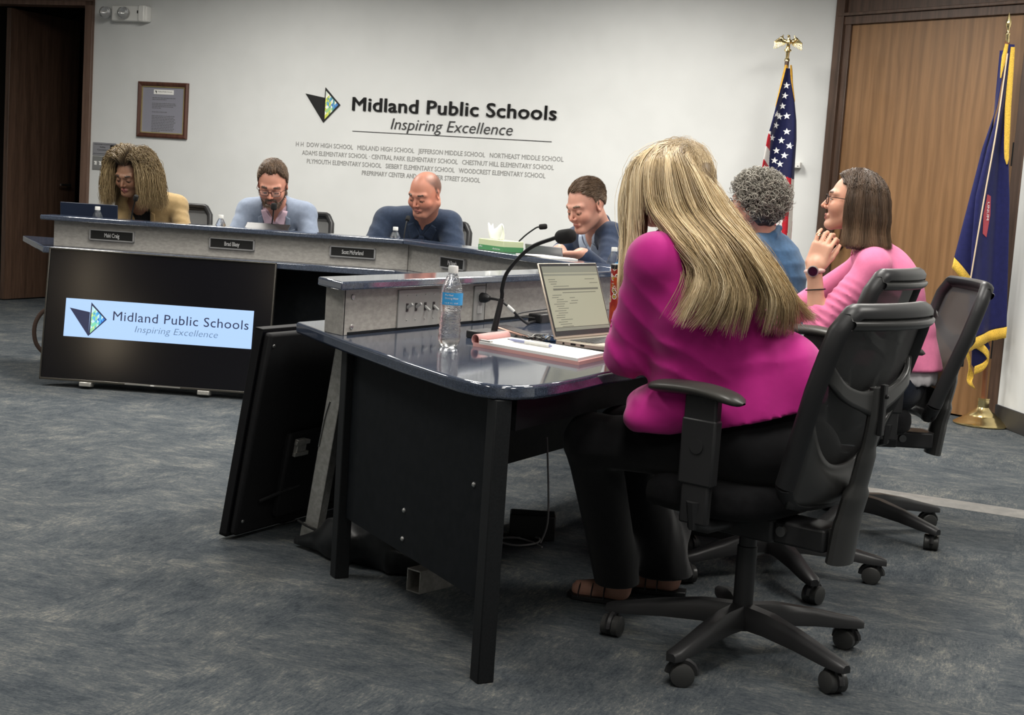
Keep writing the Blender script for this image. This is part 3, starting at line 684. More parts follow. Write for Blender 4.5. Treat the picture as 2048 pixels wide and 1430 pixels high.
# phone, pouch and earphones behind the pad
o = thing('smartphone', 'rose framed smartphone leaning flat behind the microphone base', 'phone', (.02, 4.60, ZW), R(62))
b = MB(); b.at((0, 0, .012), (R(10), 0, 0)); b.box((0, 0, 0), (.075, .15, .008)); b.build('body', mat('rose_gold', (.62, .38, .30), .3, .5), o, bevel=.003)
b = MB(); b.at((0, 0, .0165), (R(10), 0, 0)); b.box((0, 0, 0), (.066, .14, .0015)); b.build('screen', mat('dark_glass', (.03, .02, .02), .1), o)
o = thing('earphones', 'tangled black and white earphone cable heap beside the phone', 'earphones', (.06, 4.49, ZW))
b = MB(); P = []; rr = random.Random(9)
for k in range(46):
    a = k*.75; P.append((.045*math.cos(a)*(.5+.5*rr.random())+.0008*k, .026*math.sin(a*1.1), .006+.014*rr.random()))
b.tube(smooth_path(P, 4), .0013, 6); b.build('cable', M['black_plastic'], o, smooth=True)
b = MB(); b.tube(smooth_path([(x+.01, y*.8, z+.004) for x, y, z in P[5:22]], 4), .0012, 6); b.ball((.05, -.01, .012), .007); b.build('white_lead', M['white_plastic'], o, smooth=True)
o = thing('blue_pouch', 'small clear pouch with blue ends lying beside the laptop hinge', 'pouch', (.105, 4.52, ZW), R(10))
b = MB(); b.box((.02, 0, .008), (.06, .05, .016)); b.build('blue_end', mat('blue_plastic', (.16, .30, .62), .25), o, bevel=.005)
b = MB(); b.box((-.03, 0, .007), (.05, .05, .013)); b.build('clear_end', gl, o, bevel=.005)
# open laptop facing the woman in magenta
o = thing('laptop', 'open champagne coloured laptop showing a beige page on the near desk', 'laptop', (.13, 4.40, ZW), R(56))
champ = mat('champagne_metal', (.52, .46, .38), .32, .6)
LW, LD = .35, .235
b = MB(); b.box((LW/2, -LD/2, .010), (LW, LD, .016)); bs = b.build('keyboard_base', champ, o, bevel=.004)
b = MB()
for r_ in range(5):
    for k in range(14): b.box((.035+.0215*k, -.045-.0185*r_, .0187), (.0185, .0155, .002))
b.box((.15, -.137, .0187), (.12, .0155, .002)); b.build('keys', mat('dark_keys', (.05, .05, .05), .5), bs)
b = MB(); b.box((LW/2, -.19, .0183), (.12, .07, .0008)); b.build('touchpad', mat('touchpad', (.42, .37, .31), .35, .4), bs)
b = MB()
for x, w in ((-.03, .006), (-.065, .018), (-.098, .014)): b.box((-.0003, x, .010), (.0015, w, .006))
b.build('ports', M['black'], bs)
TL = R(20); b = MB(); b.at((0, 0, .018), (-TL, 0, 0)); b.box((LW/2, .004, .122), (LW, .006, .244)); lid = b.build('lid', champ, o, bevel=.003)
b = MB(); b.at((0, 0, .018), (-TL, 0, 0)); b.box((LW/2, .0005, .125), (LW-.012, .0016, .232)); b.build('bezel', mat('dark_bezel', (.018, .018, .02), .25), lid)
LS = mat('screen_beige', (.1, .1, .08), .2, emit=(.335, .32, .225), es=.75)
b = MB(); b.at((0, 0, .018), (-TL, 0, 0)); b.box((LW/2, -.0008, .134), (LW-.024, .0008, .196)); ls = b.build('screen', LS, lid)
LT = mat('screen_print', (.05, .05, .04), .2, emit=(.10, .095, .075), es=.8); LB2 = mat('screen_band', (.05, .05, .04), .2, emit=(.22, .22, .17), es=.75)
b = MB(); b.at((0, -.0014, .018), (-TL, 0, 0))
b.box((LW/2, 0, .222), (LW-.024, .0004, .02), 1); b.box((LW/2, 0, .205), (LW-.024, .0004, .006), 1)
b.box((.185, -.0002, .158), (.27, .0004, .006), 0); b.box((.20, -.0002, .147), (.20, .0004, .0022), 0); b.box((LW/2, -.0001, .030), (LW-.024, .0004, .010), 1)
rr = random.Random(4)
for k in range(22):
    z = .19-.0072*k; l = .03+.04*rr.random()
    if not .14 < z < .17: b.box((.03+.03*rr.random()+l/2, -.0002, z), (l, .0004, .0018), 0)
for z, x, l in ((.19, .28, .06), (.177, .30, .05), (.13, .15, .03), (.12, .16, .04), (.112, .15, .045), (.168, .10, .09)): b.box((x, -.0002, z), (l, .0004, .0018), 0)
b.build('screen_content', [LT, LB2], ls)
b = MB(); b.at((0, -.0012, .018), (-TL, 0, 0)); b.ball((LW/2, 0, .2365), .0022); b.build('camera_dot', M['white'], lid)

# red patterned tumbler
def tumbler_mat():
    m = mat('red_pattern', (.35, .02, .01), .35); t = NT(m); c = t.coord((1, 1, 1)); v = t.n('ShaderNodeTexVoronoi'); v.inputs['Scale'].default_value = 42; t.l(c, 0, v, 'Vector')
    r = t.ramp(v, 'Distance', [(0, (.45, .30, .02)), (.16, (.55, .42, .10)), (.22, (.05, .01, .01)), (.30, (.75, .70, .62)), (.40, (.30, .015, .01)), (.8, (.22, .01, .008))]); r.color_ramp.interpolation = 'CONSTANT'
    n = t.noise(c, 30, 2); r2 = t.ramp(n, 'Fac', [(.45, (.28, .02, .01)), (.55, (.40, .05, .01))]); n3 = t.noise(c, 17, 1); f = t.ramp(n3, 'Fac', [(.42, (0, 0, 0)), (.5, (1, 1, 1))])
    x = t.mix((r2, 'Color'), (r, 'Color'), (f, 'Color')); t.l(x, 2, t.b, 'Base Color'); return m
o = thing('tumbler', 'tall red patterned drinks tumbler with dark rim standing beyond the laptop', 'tumbler', (.366, 5.10, ZW))
b = MB(); b.lathe([(.026, 0), (.030, .002), (.036, .215), (.036, .218)], 32); b.build('body', tumbler_mat(), o, smooth=True)
b = MB(); b.lathe([(.0365, .214), (.0375, .218), (.0375, .228), (.034, .231), (.012, .232), (0, .232)], 32); b.build('lid', M['black_plastic'], o, smooth=True)
# notepad in front of the pink cardigan
o = thing('notebook', 'slim white notebook on the desk beside the pink cardigan elbow', 'notebook', (.93, 5.12, ZW), R(60))
b = MB(); b.box((0, 0, .006), (.2, .15, .012)); b.build('cover', M['paper'], o, bevel=.001)
# papers under the reading man's hands
p = P1+dB*1.30+nBB*.035
o = thing('paper_sheets', 'white sheets under the hands of the man in the navy suit', 'papers', (p.x, p.y, ZL), math.atan2(dB.y, dB.x))
b = MB(); b.box((0, 0, .003), (.30, .15, .005)); b.at((.02, -.01, .006), (0, 0, .1)); b.box((0, 0, 0), (.24, .14, .002)); b.build('sheets', M['paper'], o)

# ------------------------------------------------------------------ televisions
tvf = mat('bronze_bezel', (.10, .095, .085), .3, .8); tvs = mat('tv_glass', (.004, .004, .006), .13, spec=.6)
TW, TH = 1.235, .71
M['tv_black'] = mat('matte_black_bezel', (.008, .008, .009), .6, spec=.2)
def tv(label, loc, rzv, tilt, on, bz=None):
    o = thing('television', label, 'television', loc, rzv)
    T = Matrix.Rotation(-tilt, 4, 'X')
    b = MB(); b.T = T.copy()
    for c, d in (((0, 0, .006), (TW, .03, .012)), ((0, 0, TH-.004), (TW, .03, .008)), ((-TW/2+.004, 0, TH/2), (.008, .03, TH)), ((TW/2-.004, 0, TH/2), (.008, .03, TH))): b.box(c, d)
    b.build('bezel', bz or tvf, o, bevel=.002)
    b = MB(); b.T = T.copy(); b.box((0, .004, TH/2), (TW-.014, .022, TH-.014)); sc = b.build('screen', tvs, o)
    b = MB(); b.T = T.copy(); b.box((0, .03, TH/2), (TW-.02, .032, TH-.02)); b.box((0, .055, .2), (TW*.7, .03, .3)); bk = b.build('back_cover', speck('tv_back', (.010, .010, .011), (.012, .012, .013), 60, .6, spec=.2), o, bevel=.01)
    for x in (-.36, .28):
        b = MB(); b.T = T.copy(); b.box((x, -.004, -.012), (.065, .06, .024)); b.build('foot', M['alu'] if on else M['black_plastic'], o, bevel=.004)
    return o, T, sc, bk
o, T, sc, _ = tv('switched on wide screen television leaning against the far desk', (-1.912, 7.62, .034), R(-2), R(8), True)
b = MB(); b.T = T.copy(); b.box((.0, -.0162, .006), (.30, .003, .007)); b.build('bezel_highlight', M['steel'], o)
b = MB(); b.T = T.copy(); b.box((0, -.018, .006), (.02, .003, .006)); b.build('maker_plate', M['white_plastic'], o)
emW = mat('screen_blue_white', (.1, .1, .1), .2, emit=(.40, .62, 1.0), es=.92)
emD = mat('screen_navy', (.02, .02, .03), .2, emit=(.012, .02, .06), es=1)
emG = mat('screen_slate', (.02, .02, .03), .2, emit=(.10, .17, .27), es=1)
rx0, rz0, rw, rh = -.505, .24, 1.02, .205
b = MB(); b.T = T.copy(); b.box((rx0+rw/2, -.0078, rz0+rh/2), (rw, .0012, rh)); b.build('lit_picture', emW, sc)
em2 = [emD]+[mat('screen_mosaic', (.02, .02, .02), .3, emit=c, es=1) for c in [(.35, .7, .35), (.7, .85, .3), (.1, .5, .6), (.05, .35, .7), (.03, .15, .6), (.06, .1, .45), (.5, .8, .9), (.2, .7, .5), (.6, .85, .9), (.1, .45, .85)]]
e = emblem(sc, .69, mats=em2, th=.001); e.matrix_local = T @ Matrix.Translation((rx0+.135, -.0086, rz0+.008)); e.name = 'screen_emblem'
letters('screen_title', 'Midland Public Schools', emD, sc, T=T, loc=(rx0+.262, -.0086, rz0+.102), fit=.735, height=.052, extrude=.0008, space=1.05)
letters('screen_motto', 'Inspiring Excellence', emG, sc, T=T, loc=(rx0+.385, -.0086, rz0+.046), fit=.45, height=.037, bold=-.012, shear=.2, extrude=.0008)
# second television, its back towards us, leaning on the near desk
tdir = math.atan2(dC.y, dC.x)
mc = Vector((-.915, 4.63))+dC*(TW/2)
o, T, sc, bk = tv('black television leaning on edge beside the near desk, seen from behind', (mc.x, mc.y, .012), tdir+math.pi, R(9), False, M['tv_black'])
b = MB(); b.T = T.copy()
for x, z in ((.585, .06), (.585, .66), (.25, .66), (.25, .06)): b.at(); b.T = T @ Matrix.Translation((x, .0475, z)); b.ball((0, 0, 0), (.006, .003, .006))
b.build('screw', M['steel'], bk)
b = MB(); b.T = T.copy(); b.box((.38, .075, .30), (.05, .02, .06)); b.box((.38, .083, .32), (.075, .012, .015)); b.box((.38, .083, .28), (.075, .012, .015)); b.build('wall_bracket', M['alu'], bk, bevel=.002)
b = MB(); b.T = T.copy(); b.at(); b.T = T.copy(); b.tube([T.inverted() @ Vector(p) for p in ()] or [(.52, .05, .12), (.40, .07, .15), (.2, .055, .16)], .006, 6); b.build('back_vent', M['black_plastic'], bk)
# aluminium prop leg standing between that television and the desk
o = thing('metal_prop', 'scuffed silver metal channel leaning upright beside the desk leg', 'metal channel', (-.628, 4.62, 0), 0)
a = Vector((0, 0, 0)); tp = Vector((.093, -.09, .703)); ax = tp.normalized(); side = Vector((.82, -.57, 0)).normalized(); side = (side-ax*side.dot(ax)).normalized(); nn = ax.cross(side)
b = MB(); 
def ch(u0, u1, v0, v1, z0, z1): 
    vs = [a+ax*z+side*u+nn*v for z in (z0, z1) for u, v in ((u0, v0), (u1, v0), (u1, v1), (u0, v1))]
    b.add(vs, [(3, 2, 1, 0), (4, 5, 6, 7), (0, 1, 5, 4), (1, 2, 6, 5), (2, 3, 7, 6), (3, 0, 4, 7)])
ch(-.029, .029, -.002, .002, .07, .70); ch(.025, .029, -.002, .03, .07, .70); ch(-.029, -.025, -.002, .03, .07, .70)
b.build('channel', M['alu'], o, bevel=.001)
b = MB(); ch(-.042, .05, -.003, .04, .0, .068); b.build('foot_bracket', M['alu'], o, bevel=.002)
b = MB(); b.tube(smooth_path([a+ax*.075-side*.05-nn*.015, a+ax*.073-nn*.02, a+ax*.075+side*.06-nn*.012, a+ax*.085+side*.09+nn*.03]), .004, 8); b.build('strap', M['rubber'], o, smooth=True)
b = MB(); b.tube(smooth_path([a+ax*.50-side*.012-nn*.004, a+ax*.44-side*.021-nn*.004, a+ax*.34-side*.026-nn*.004]), .0022, 6); b.build('scuff', M['steel'], o)
# black bag slumped below the desk
o = thing('black_bag', 'slumped black fabric bag lying on the carpet behind the desk leg', 'bag', (-.40, 4.44, 0), 0)
# ------------------------------------------------------------------ signed distance modelling for soft shapes
def axis(lo, hi, h, fine=()):
    out = [lo]; 
    while out[-1] < hi:
        x = out[-1]; s = h
        for a, b_, f in fine:
            if a-h <= x <= b_: s = min(s, f if a <= x+f else max(f, min(h, a-x)))
        out.append(x+s)
    return np.array(out)
def rotm(yaw=0, pitch=0, roll=0):
    """columns: right, forward, up.  yaw about z (+ = to own left), pitch + = nodding down, roll + = towards own right shoulder"""
    cy, sy = math.cos(yaw), math.sin(yaw); cp_, sp2 = math.cos(pitch), math.sin(pitch); cr, sr = math.cos(roll), math.sin(roll)
    Z = np.array([[cy, -sy, 0], [sy, cy, 0], [0, 0, 1]]); X = np.array([[1, 0, 0], [0, cp_, sp2], [0, -sp2, cp_]]); Y = np.array([[cr, 0, sr], [0, 1, 0], [-sr, 0, cr]])
    return Z @ X @ Y
class SDF:
    def __init__(s, xs, ys, zs):
        s.x, s.y, s.z = xs, ys, zs; s.f = np.full((len(xs), len(ys), len(zs)), .06, np.float32); s.fr = None
        s.c = np.zeros(s.f.shape, np.int8)
    def frame(s, c=None, Rm=None):
        s.fr = None if c is None else (np.array(c, float), np.array(Rm if Rm is not None else np.eye(3)))
        return s
    def pt(s, p):
        p = np.array(p, float)
        return p if s.fr is None else s.fr[0]+s.fr[1] @ p
    def sub(s, lo, hi, m):
        sl = []
        for ax_, a, b_ in ((s.x, lo[0]-m, hi[0]+m), (s.y, lo[1]-m, hi[1]+m), (s.z, lo[2]-m, hi[2]+m)):
            i = max(0, np.searchsorted(ax_, a)-1); j = min(len(ax_), np.searchsorted(ax_, b_)+1)
            if j <= i: return None
            sl.append(slice(i, j))
        return tuple(sl)
    def grid(s, sl):
        return s.x[sl[0]][:, None, None], s.y[sl[1]][None, :, None], s.z[sl[2]][None, None, :]
    def comb(s, sl, d, k, neg, col):
        f = s.f[sl]
        if neg:
            d = -d; h = np.maximum(k-np.abs(f-d), 0)/k if k > 0 else 0; s.f[sl] = np.maximum(f, d)+h*h*k/4
        else:
            if col is not None: s.c[sl] = np.where(d < f, col, s.c[sl])
            h = np.maximum(k-np.abs(f-d), 0)/k if k > 0 else 0; s.f[sl] = np.minimum(f, d)-h*h*k/4
    def cone(s, a, b_, ra, rb=None, k=.02, neg=False, col=None, m=.03):
        rb = ra if rb is None else rb; a = s.pt(a); b_ = s.pt(b_); r = max(ra, rb)
        sl = s.sub(np.minimum(a, b_)-r, np.maximum(a, b_)+r, m+k)
        if sl is None: return s
        X, Y, Z = s.grid(sl); ba = b_-a; L = float(ba @ ba)+1e-9
        t = np.clip(((X-a[0])*ba[0]+(Y-a[1])*ba[1]+(Z-a[2])*ba[2])/L, 0, 1)
        d = np.sqrt((X-a[0]-t*ba[0])**2+(Y-a[1]-t*ba[1])**2+(Z-a[2]-t*ba[2])**2)-(ra+(rb-ra)*t)
        s.comb(sl, d, k, neg, col); return s
    def ell(s, c, r, Rm=None, k=.02, neg=False, col=None, m=.03):
        c = s.pt(c); A = np.eye(3) if s.fr is None else s.fr[1]
        if Rm is not None: A = A @ Rm
        r = np.array(r if hasattr(r, '__len__') else (r, r, r), float)
        e = np.sqrt(((A*r[None, :])**2).sum(1)); sl = s.sub(c-e, c+e, m+k)
        if sl is None: return s
        X, Y, Z = s.grid(sl); dx, dy, dz = X-c[0], Y-c[1], Z-c[2]
        q = [A[0, i]*dx+A[1, i]*dy+A[2, i]*dz for i in range(3)]
        k0 = np.sqrt(sum((q[i]/r[i])**2 for i in range(3))); k1 = np.sqrt(sum((q[i]/r[i]**2)**2 for i in range(3)))+1e-9
        s.comb(sl, k0*(k0-1)/k1, k, neg, col); return s
    def box(s, c, h, rnd=.01, Rm=None, k=.01, neg=False, col=None, m=.03):
        c = s.pt(c); A = np.eye(3) if s.fr is None else s.fr[1]
        if Rm is not None: A = A @ Rm
        h = np.array(h, float); e = (np.abs(A)*h[None, :]).sum(1); sl = s.sub(c-e, c+e, m+k)
        if sl is None: return s
        X, Y, Z = s.grid(sl); dx, dy, dz = X-c[0], Y-c[1], Z-c[2]
        q = [np.abs(A[0, i]*dx+A[1, i]*dy+A[2, i]*dz)-h[i]+rnd for i in range(3)]
        d = np.sqrt(sum(np.maximum(v, 0)**2 for v in q))+np.minimum(np.maximum(np.maximum(q[0], q[1]), q[2]), 0)-rnd
        s.comb(sl, d, k, neg, col); return s
    def chain(s, pts, rs, k=.02, **kw):
        for i in range(len(pts)-1): s.cone(pts[i], pts[i+1], rs[i], rs[i+1], k, **kw)
        return s
    def fn(s, F, lo=None, hi=None):
        """F(x,y,z,f) -> new f, coordinates in the current frame"""
        sl = s.sub(np.array(lo), np.array(hi), 0) if lo is not None else (slice(None),)*3
        X, Y, Z = s.grid(sl)
        if s.fr is not None:
            c, A = s.fr; dx, dy, dz = X-c[0], Y-c[1], Z-c[2]; X, Y, Z = [A[0, i]*dx+A[1, i]*dy+A[2, i]*dz for i in range(3)]
        s.f[sl] = F(X, Y, Z, s.f[sl]); return s
    def mesh(s):
        F = s.f; ins = F < 0; nx, ny, nz = F.shape
        cell = np.zeros((nx-1, ny-1, nz-1), np.int8)
        cs = [(i, j, k) for i in (0, 1) for j in (0, 1) for k in (0, 1)]
        for i, j, k in cs: cell += ins[i:nx-1+i, j:ny-1+j, k:nz-1+k]
        act = (cell > 0) & (cell < 8); I, J, K = np.nonzero(act); n = len(I)
        idx = -np.ones(cell.shape, np.int64); idx[I, J, K] = np.arange(n)
        acc = np.zeros((n, 3)); cnt = np.zeros(n)
        for a in range(3):
            for u in (0, 1):
                for v in (0, 1):
                    o0 = [0, 0, 0]; o0[(a+1) % 3] = u; o0[(a+2) % 3] = v; o1 = list(o0); o1[a] = 1
                    f0 = F[I+o0[0], J+o0[1], K+o0[2]]; f1 = F[I+o1[0], J+o1[1], K+o1[2]]
                    cr = (f0 < 0) != (f1 < 0); t = np.where(cr, f0/(f0-f1+1e-20), 0)
                    p0 = np.stack([s.x[I+o0[0]], s.y[J+o0[1]], s.z[K+o0[2]]], 1); p1 = np.stack([s.x[I+o1[0]], s.y[J+o1[1]], s.z[K+o1[2]]], 1)
                    acc += np.where(cr[:, None], p0+(p1-p0)*t[:, None], 0); cnt += cr
        V = acc/np.maximum(cnt, 1)[:, None]; Q = []
        for a in range(3):
            sl0 = [slice(None)]*3; sl1 = [slice(None)]*3; sl0[a] = slice(0, -1); sl1[a] = slice(1, None)
            A0, A1 = ins[tuple(sl0)], ins[tuple(sl1)]; ch_ = A0 != A1
            b_, c = (a+1) % 3, (a+2) % 3
            lim = [slice(None)]*3; lim[b_] = slice(1, -1); lim[c] = slice(1, -1)
            g = np.array(np.nonzero(ch_[tuple(lim)])); g[b_] += 1; g[c] += 1
            fl = A0[g[0], g[1], g[2]]
            def at(db, dc):
                h = g.copy(); h[b_] += db; h[c] += dc; return idx[h[0], h[1], h[2]]
            q = np.stack([at(-1, -1), at(0, -1), at(0, 0), at(-1, 0)], 1)
            q[~fl] = q[~fl][:, ::-1]; Q.append(q)
        Q = np.concatenate(Q); Q = Q[(Q >= 0).all(1)]
        return V, Q, s.c[I, J, K]
def relax(V, Q, it=2, lam=.5):
    E = np.concatenate([Q[:, [0, 1]], Q[:, [1, 2]], Q[:, [2, 3]], Q[:, [3, 0]]]); n = len(V)
    deg = np.bincount(E[:, 0], minlength=n)+np.bincount(E[:, 1], minlength=n)
    for t in range(it*2):
        a = np.stack([np.bincount(E[:, 0], V[E[:, 1], d], n)+np.bincount(E[:, 1], V[E[:, 0], d], n) for d in range(3)], 1)/np.maximum(deg, 1)[:, None]
        V = V+(lam if t % 2 == 0 else -lam*1.04)*(a-V)
    return V
def np_mesh(name, V, Q, mats, parent=None, smooth=True, col=None, midx=None):
    me = bpy.data.meshes.new(name); V = np.asarray(V, np.float32); Q = np.asarray(Q, np.int32); k = Q.shape[1]
    me.vertices.add(len(V)); me.vertices.foreach_set('co', V.ravel()); me.loops.add(Q.size); me.loops.foreach_set('vertex_index', Q.ravel())
    me.polygons.add(len(Q)); me.polygons.foreach_set('loop_start', np.arange(0, Q.size, k, dtype=np.int32)); me.polygons.foreach_set('loop_total', np.full(len(Q), k, np.int32))
    for m in (mats if isinstance(mats, (list, tuple)) else [mats]): me.materials.append(m)
    if midx is not None: me.polygons.foreach_set('material_index', np.asarray(midx, np.int32))
    me.update(); me.validate()
    if smooth: me.polygons.foreach_set('use_smooth', np.ones(len(me.polygons), bool))
    if col is not None:
        at = me.color_attributes.new('Col', 'FLOAT_COLOR', 'POINT'); c = np.ones((len(V), 4), np.float32); c[:, :3] = col; at.data.foreach_set('color', c.ravel())
    o = bpy.data.objects.new(name, me); C.objects.link(o)
    if parent is not None: o.parent = parent
    return o
def soft(name, s, mats, parent, it=2, col=None, paint=None):
    V, Q, cid = s.mesh(); V = relax(V, Q, it) if it else V
    c = None
    if paint is not None: c = paint(V, cid)
    elif col is not None: c = np.tile(np.array(col), (len(V), 1))
    return np_mesh(name, V, Q, mats, parent, col=c)
def vcol_mat(name, rough=.6, spec=.4, sheen=0, bump=0, bscale=300, sub=0, aniso=0):
    m = mat(name, (.5, .5, .5), rough, spec=spec, sheen=sheen); t = NT(m); a = t.n('ShaderNodeVertexColor', layer_name='Col'); t.l(a, 'Color', t.b, 'Base Color')
    if bump: c = t.coord(); n = t.noise(c, bscale, 3, .6); t.bump(n, 'Fac', bump, .001)
    if sub: t.b.inputs['Subsurface Weight'].default_value = sub; t.b.inputs['Subsurface Radius'].default_value = (1, .35, .2); t.b.inputs['Subsurface Scale'].default_value = .008
    return m
M['skin'] = vcol_mat('skin', .48, .4, bump=.12, bscale=260, sub=.12)
M['hair'] = vcol_mat('hair_strands', .42, .5)
def strand_mesh(name, P, rad, col, parent, matn='hair', taper=True, flat=1.0):
    """P: N x K x 3 paths, 3-sided tapered tubes in one mesh"""
    P = np.asarray(P, float); N, K, _ = P.shape
    T = np.empty_like(P); T[:, 1:-1] = P[:, 2:]-P[:, :-2]; T[:, 0] = P[:, 1]-P[:, 0]; T[:, -1] = P[:, -1]-P[:, -2]
    T /= np.linalg.norm(T, axis=2, keepdims=True)+1e-9
    ref = np.array([.31, .52, .79]); A = np.cross(T, ref); A /= np.linalg.norm(A, axis=2, keepdims=True)+1e-9; B = np.cross(T, A)
    t = np.linspace(0, 1, K); w = (np.minimum(1, .5+3*t)*np.minimum(1, (1-t)*3.2+.12)) if taper else np.ones(K)
    rad = np.broadcast_to(np.asarray(rad, float), (N,)); rr_ = rad[:, None]*w[None]
    V = np.empty((N, K, 3, 3))
    for j in range(3):
        a = 2*math.pi*j/3; V[:, :, j] = P+(A*math.cos(a)+B*math.sin(a)*flat)*rr_[..., None]
    base = (np.arange(N)*K*3)[:, None, None]+(np.arange(K-1)*3)[None, :, None]; j = np.arange(3)[None, None]; j2 = (j+1) % 3
    Q = np.stack([base+j, base+j2, base+3+j2, base+3+j], -1).reshape(-1, 4)
    c = np.asarray(col, float)
    if c.ndim == 2: c = np.repeat(c, K*3, 0)
    else: c = np.repeat(c.reshape(N*K, 3), 3, 0)
    return np_mesh(name, V.reshape(-1, 3), Q, M[matn], parent, True, c)
def resample(P, K):
    """catmull-rom of control points (n,3) to K points"""
    P = np.asarray(P, float); n = len(P); t = np.linspace(0, n-1-1e-6, K); i = t.astype(int); u = (t-i)[:, None]
    g = lambda k: P[np.clip(i+k, 0, n-1)]
    return .5*(2*g(0)+(-g(-1)+g(1))*u+(2*g(-1)-5*g(0)+4*g(1)-g(2))*u*u+(-g(-1)+3*g(0)-3*g(1)+g(2))*u**3)

# ------------------------------------------------------------------ task chair
M['bolt'] = mat('dull_bolt', (.12, .12, .12), .4, .8)
def make_chair(label):
    o = thing('office_chair', label, 'chair', (0, 0, 0), 0, 'black mesh office chairs')
    cb, cg = M['chair_black'], M['chair_grey']
    b = MB(); b.lathe([(.038, .075), (.045, .085), (.042, .125), (.03, .13), (.028, .14)], 24); b.build('hub', cb, o, smooth=True)
    b = MB(); b.lathe([(.027, .11), (.027, .30), (.024, .302), (.024, .44), (0, .44)], 24); b.build('gas_column', cb, o, smooth=True)
    for k in range(5):
        a = R(18+72*k); ca, sa = math.cos(a), math.sin(a)
        b = MB(); prof = [(.02, .112, .030, .030), (.10, .112, .027, .028), (.20, .100, .024, .022), (.29, .084, .022, .016), (.335, .078, .021, .012), (.35, .074, .012, .010)]
        vs = []; 
        for r, z, w, h in prof:
            for dy, dz in ((-w, -h), (-w, h*.35), (-w*.55, h), (w*.55, h), (w, h*.35), (w, -h)):
                vs.append((r*ca-dy*sa, r*sa+dy*ca, z+dz))
        n = len(prof); fs = [(i*6+j, (i+1)*6+j, (i+1)*6+(j+1) % 6, i*6+(j+1) % 6) for i in range(n-1) for j in range(6)]+[(0, 1, 2, 3, 4, 5), tuple(range(n*6-1, n*6-7, -1))]
        b.add(vs, fs); b.build('base_leg', cb, o, smooth=True, sharp=50)
        sw_ = a+R(35+50*math.sin(k*2.1)); cc = Vector((.325*ca, .325*sa, 0)); ax_ = Vector((math.cos(sw_), math.sin(sw_), 0))
        b = MB(); b.tube([cc+Vector((0, 0, .05)), cc+Vector((0, 0, .075))], .009, 10)
        off = Vector((-ax_.y, ax_.x, 0))*.016; c0 = cc+off
        def whl(s_): 
            p = c0+ax_*s_*.0135+Vector((0, 0, .029)); b.tube([p-ax_*.0115, p-ax_*.009, p+ax_*.009, p+ax_*.0115], [.024, .0285, .0285, .022], 22)
        b2 = b; cst = None
        b2 = MB(); b2.tube([cc+Vector((0, 0, .048)), cc+Vector((0, 0, .078))], .010, 10)
        hood = []
        for i in range(9):
            an = R(-5+23*i); hood.append(c0+Vector((0, 0, .030))+Vector((-ax_.y, ax_.x, 0))*(-.033*math.cos(an))*-1+Vector((0, 0, .033*math.sin(an))))
        b2.tube(hood, .0085, 6, flat=1.0); b2.tube([c0+Vector((0, 0, .03))-ax_*.004, c0+Vector((0, 0, .03))+ax_*.004], .03, 18)
        cst = b2.build('caster', cb, o, smooth=True, sharp=50)
        for s_ in (-1, 1):
            b = MB(); whl(s_); b.build('wheel', cg, cst, smooth=True, sharp=50)
    b = MB(); b.box((0, 0, .372), (.16, .22, .065)); b.box((0, -.14, .370), (.12, .22, .062)); b.box((0, .10, .395), (.22, .05, .02)); mch = b.build('tilt_mechanism', cb, o, bevel=.008)
    for s_ in (-1, 1):
        for y in (-.13, -.03): b = MB(); b.tube([(s_*.055, y, .375), (s_*.070, y, .375)], .014, 14); b.build('pivot_bolt', M['bolt'], mch, smooth=True)
    b = MB(); b.tube([(.06, .04, .37), (.2, .04, .372), (.26, .045, .372)], [.004, .004, .012], 8, flat=.5); b.build('height_lever', cb, o, smooth=True)
    def cushion(u, v):
        a = u*2*math.pi; e = 3.2; c_, s_ = math.cos(a), math.sin(a); rx = abs(c_)**(2/e)*(1 if c_ > 0 else -1); ry = abs(s_)**(2/e)*(1 if s_ > 0 else -1)
        k = [(.0, .41), (.55, .405), (.9, .408), (.985, .425), (1, .45), (.985, .475), (.9, .492), (.6, .497), (.3, .493), (0, .492)]
        i = v*(len(k)-1); j = min(int(i), len(k)-2); f = i-j; r = k[j][0]+(k[j+1][0]-k[j][0])*f; z = k[j][1]+(k[j+1][1]-k[j][1])*f
        y = ry*.195*r+.050; return (rx*.25*r, y, z-(.03*max(0, y-.16)/.1 if y > .16 else 0))
    b = MB(); b.grid(cushion, 40, 18); b.build('seat_cushion', cloth('black_seat_fabric', (.008, .008, .009), .2, 80, .3, sheen=.03), o, smooth=True, sharp=180)
    # backrest
    def BS(u, v, off=0):
        hw = .185+.05*min(1, v*1.6)-.012*max(0, v-.8)*5*.4
        x = u*hw; z = .470+.500*v; y = -.215-.155*v+.035*u*u-.02*math.sin(math.pi*min(1, v*1.5))*(1-u*u)*-1
        return Vector((x, y-off, z))
    per = []
    for i in range(9): per.append(BS(-1, .10+.80*i/8))
    for a_ in (.93, .965, .99): per.append(BS(-1+(a_-.9)*1.2, a_))
    for i in range(7): per.append(BS(-.85+1.7*i/6, 1.0))
    for a_ in (.99, .965, .93): per.append(BS(1-(a_-.9)*1.2, a_))
    for i in range(9): per.append(BS(1, .90-.80*i/8))
    for a_, v_ in ((.93, .05), (.8, .01)): per.append(BS(a_, v_))
    for i in range(5): per.append(BS(.6-1.2*i/4, -.005))
    for a_, v_ in ((-.8, .01), (-.93, .05), (-1, .10)): per.append(BS(a_, v_))
    b = MB(); b.tube(per, .019, 10, flat=1.4, up=(0, 1, 0)); fr_ = b.build('back_frame', cb, o, smooth=True)
    b = MB(); b.grid(lambda u, v: BS(-1+2*u, .03+.95*v, .004), 18, 22); b.build('back_mesh', M['chair_mesh'], o, smooth=True)
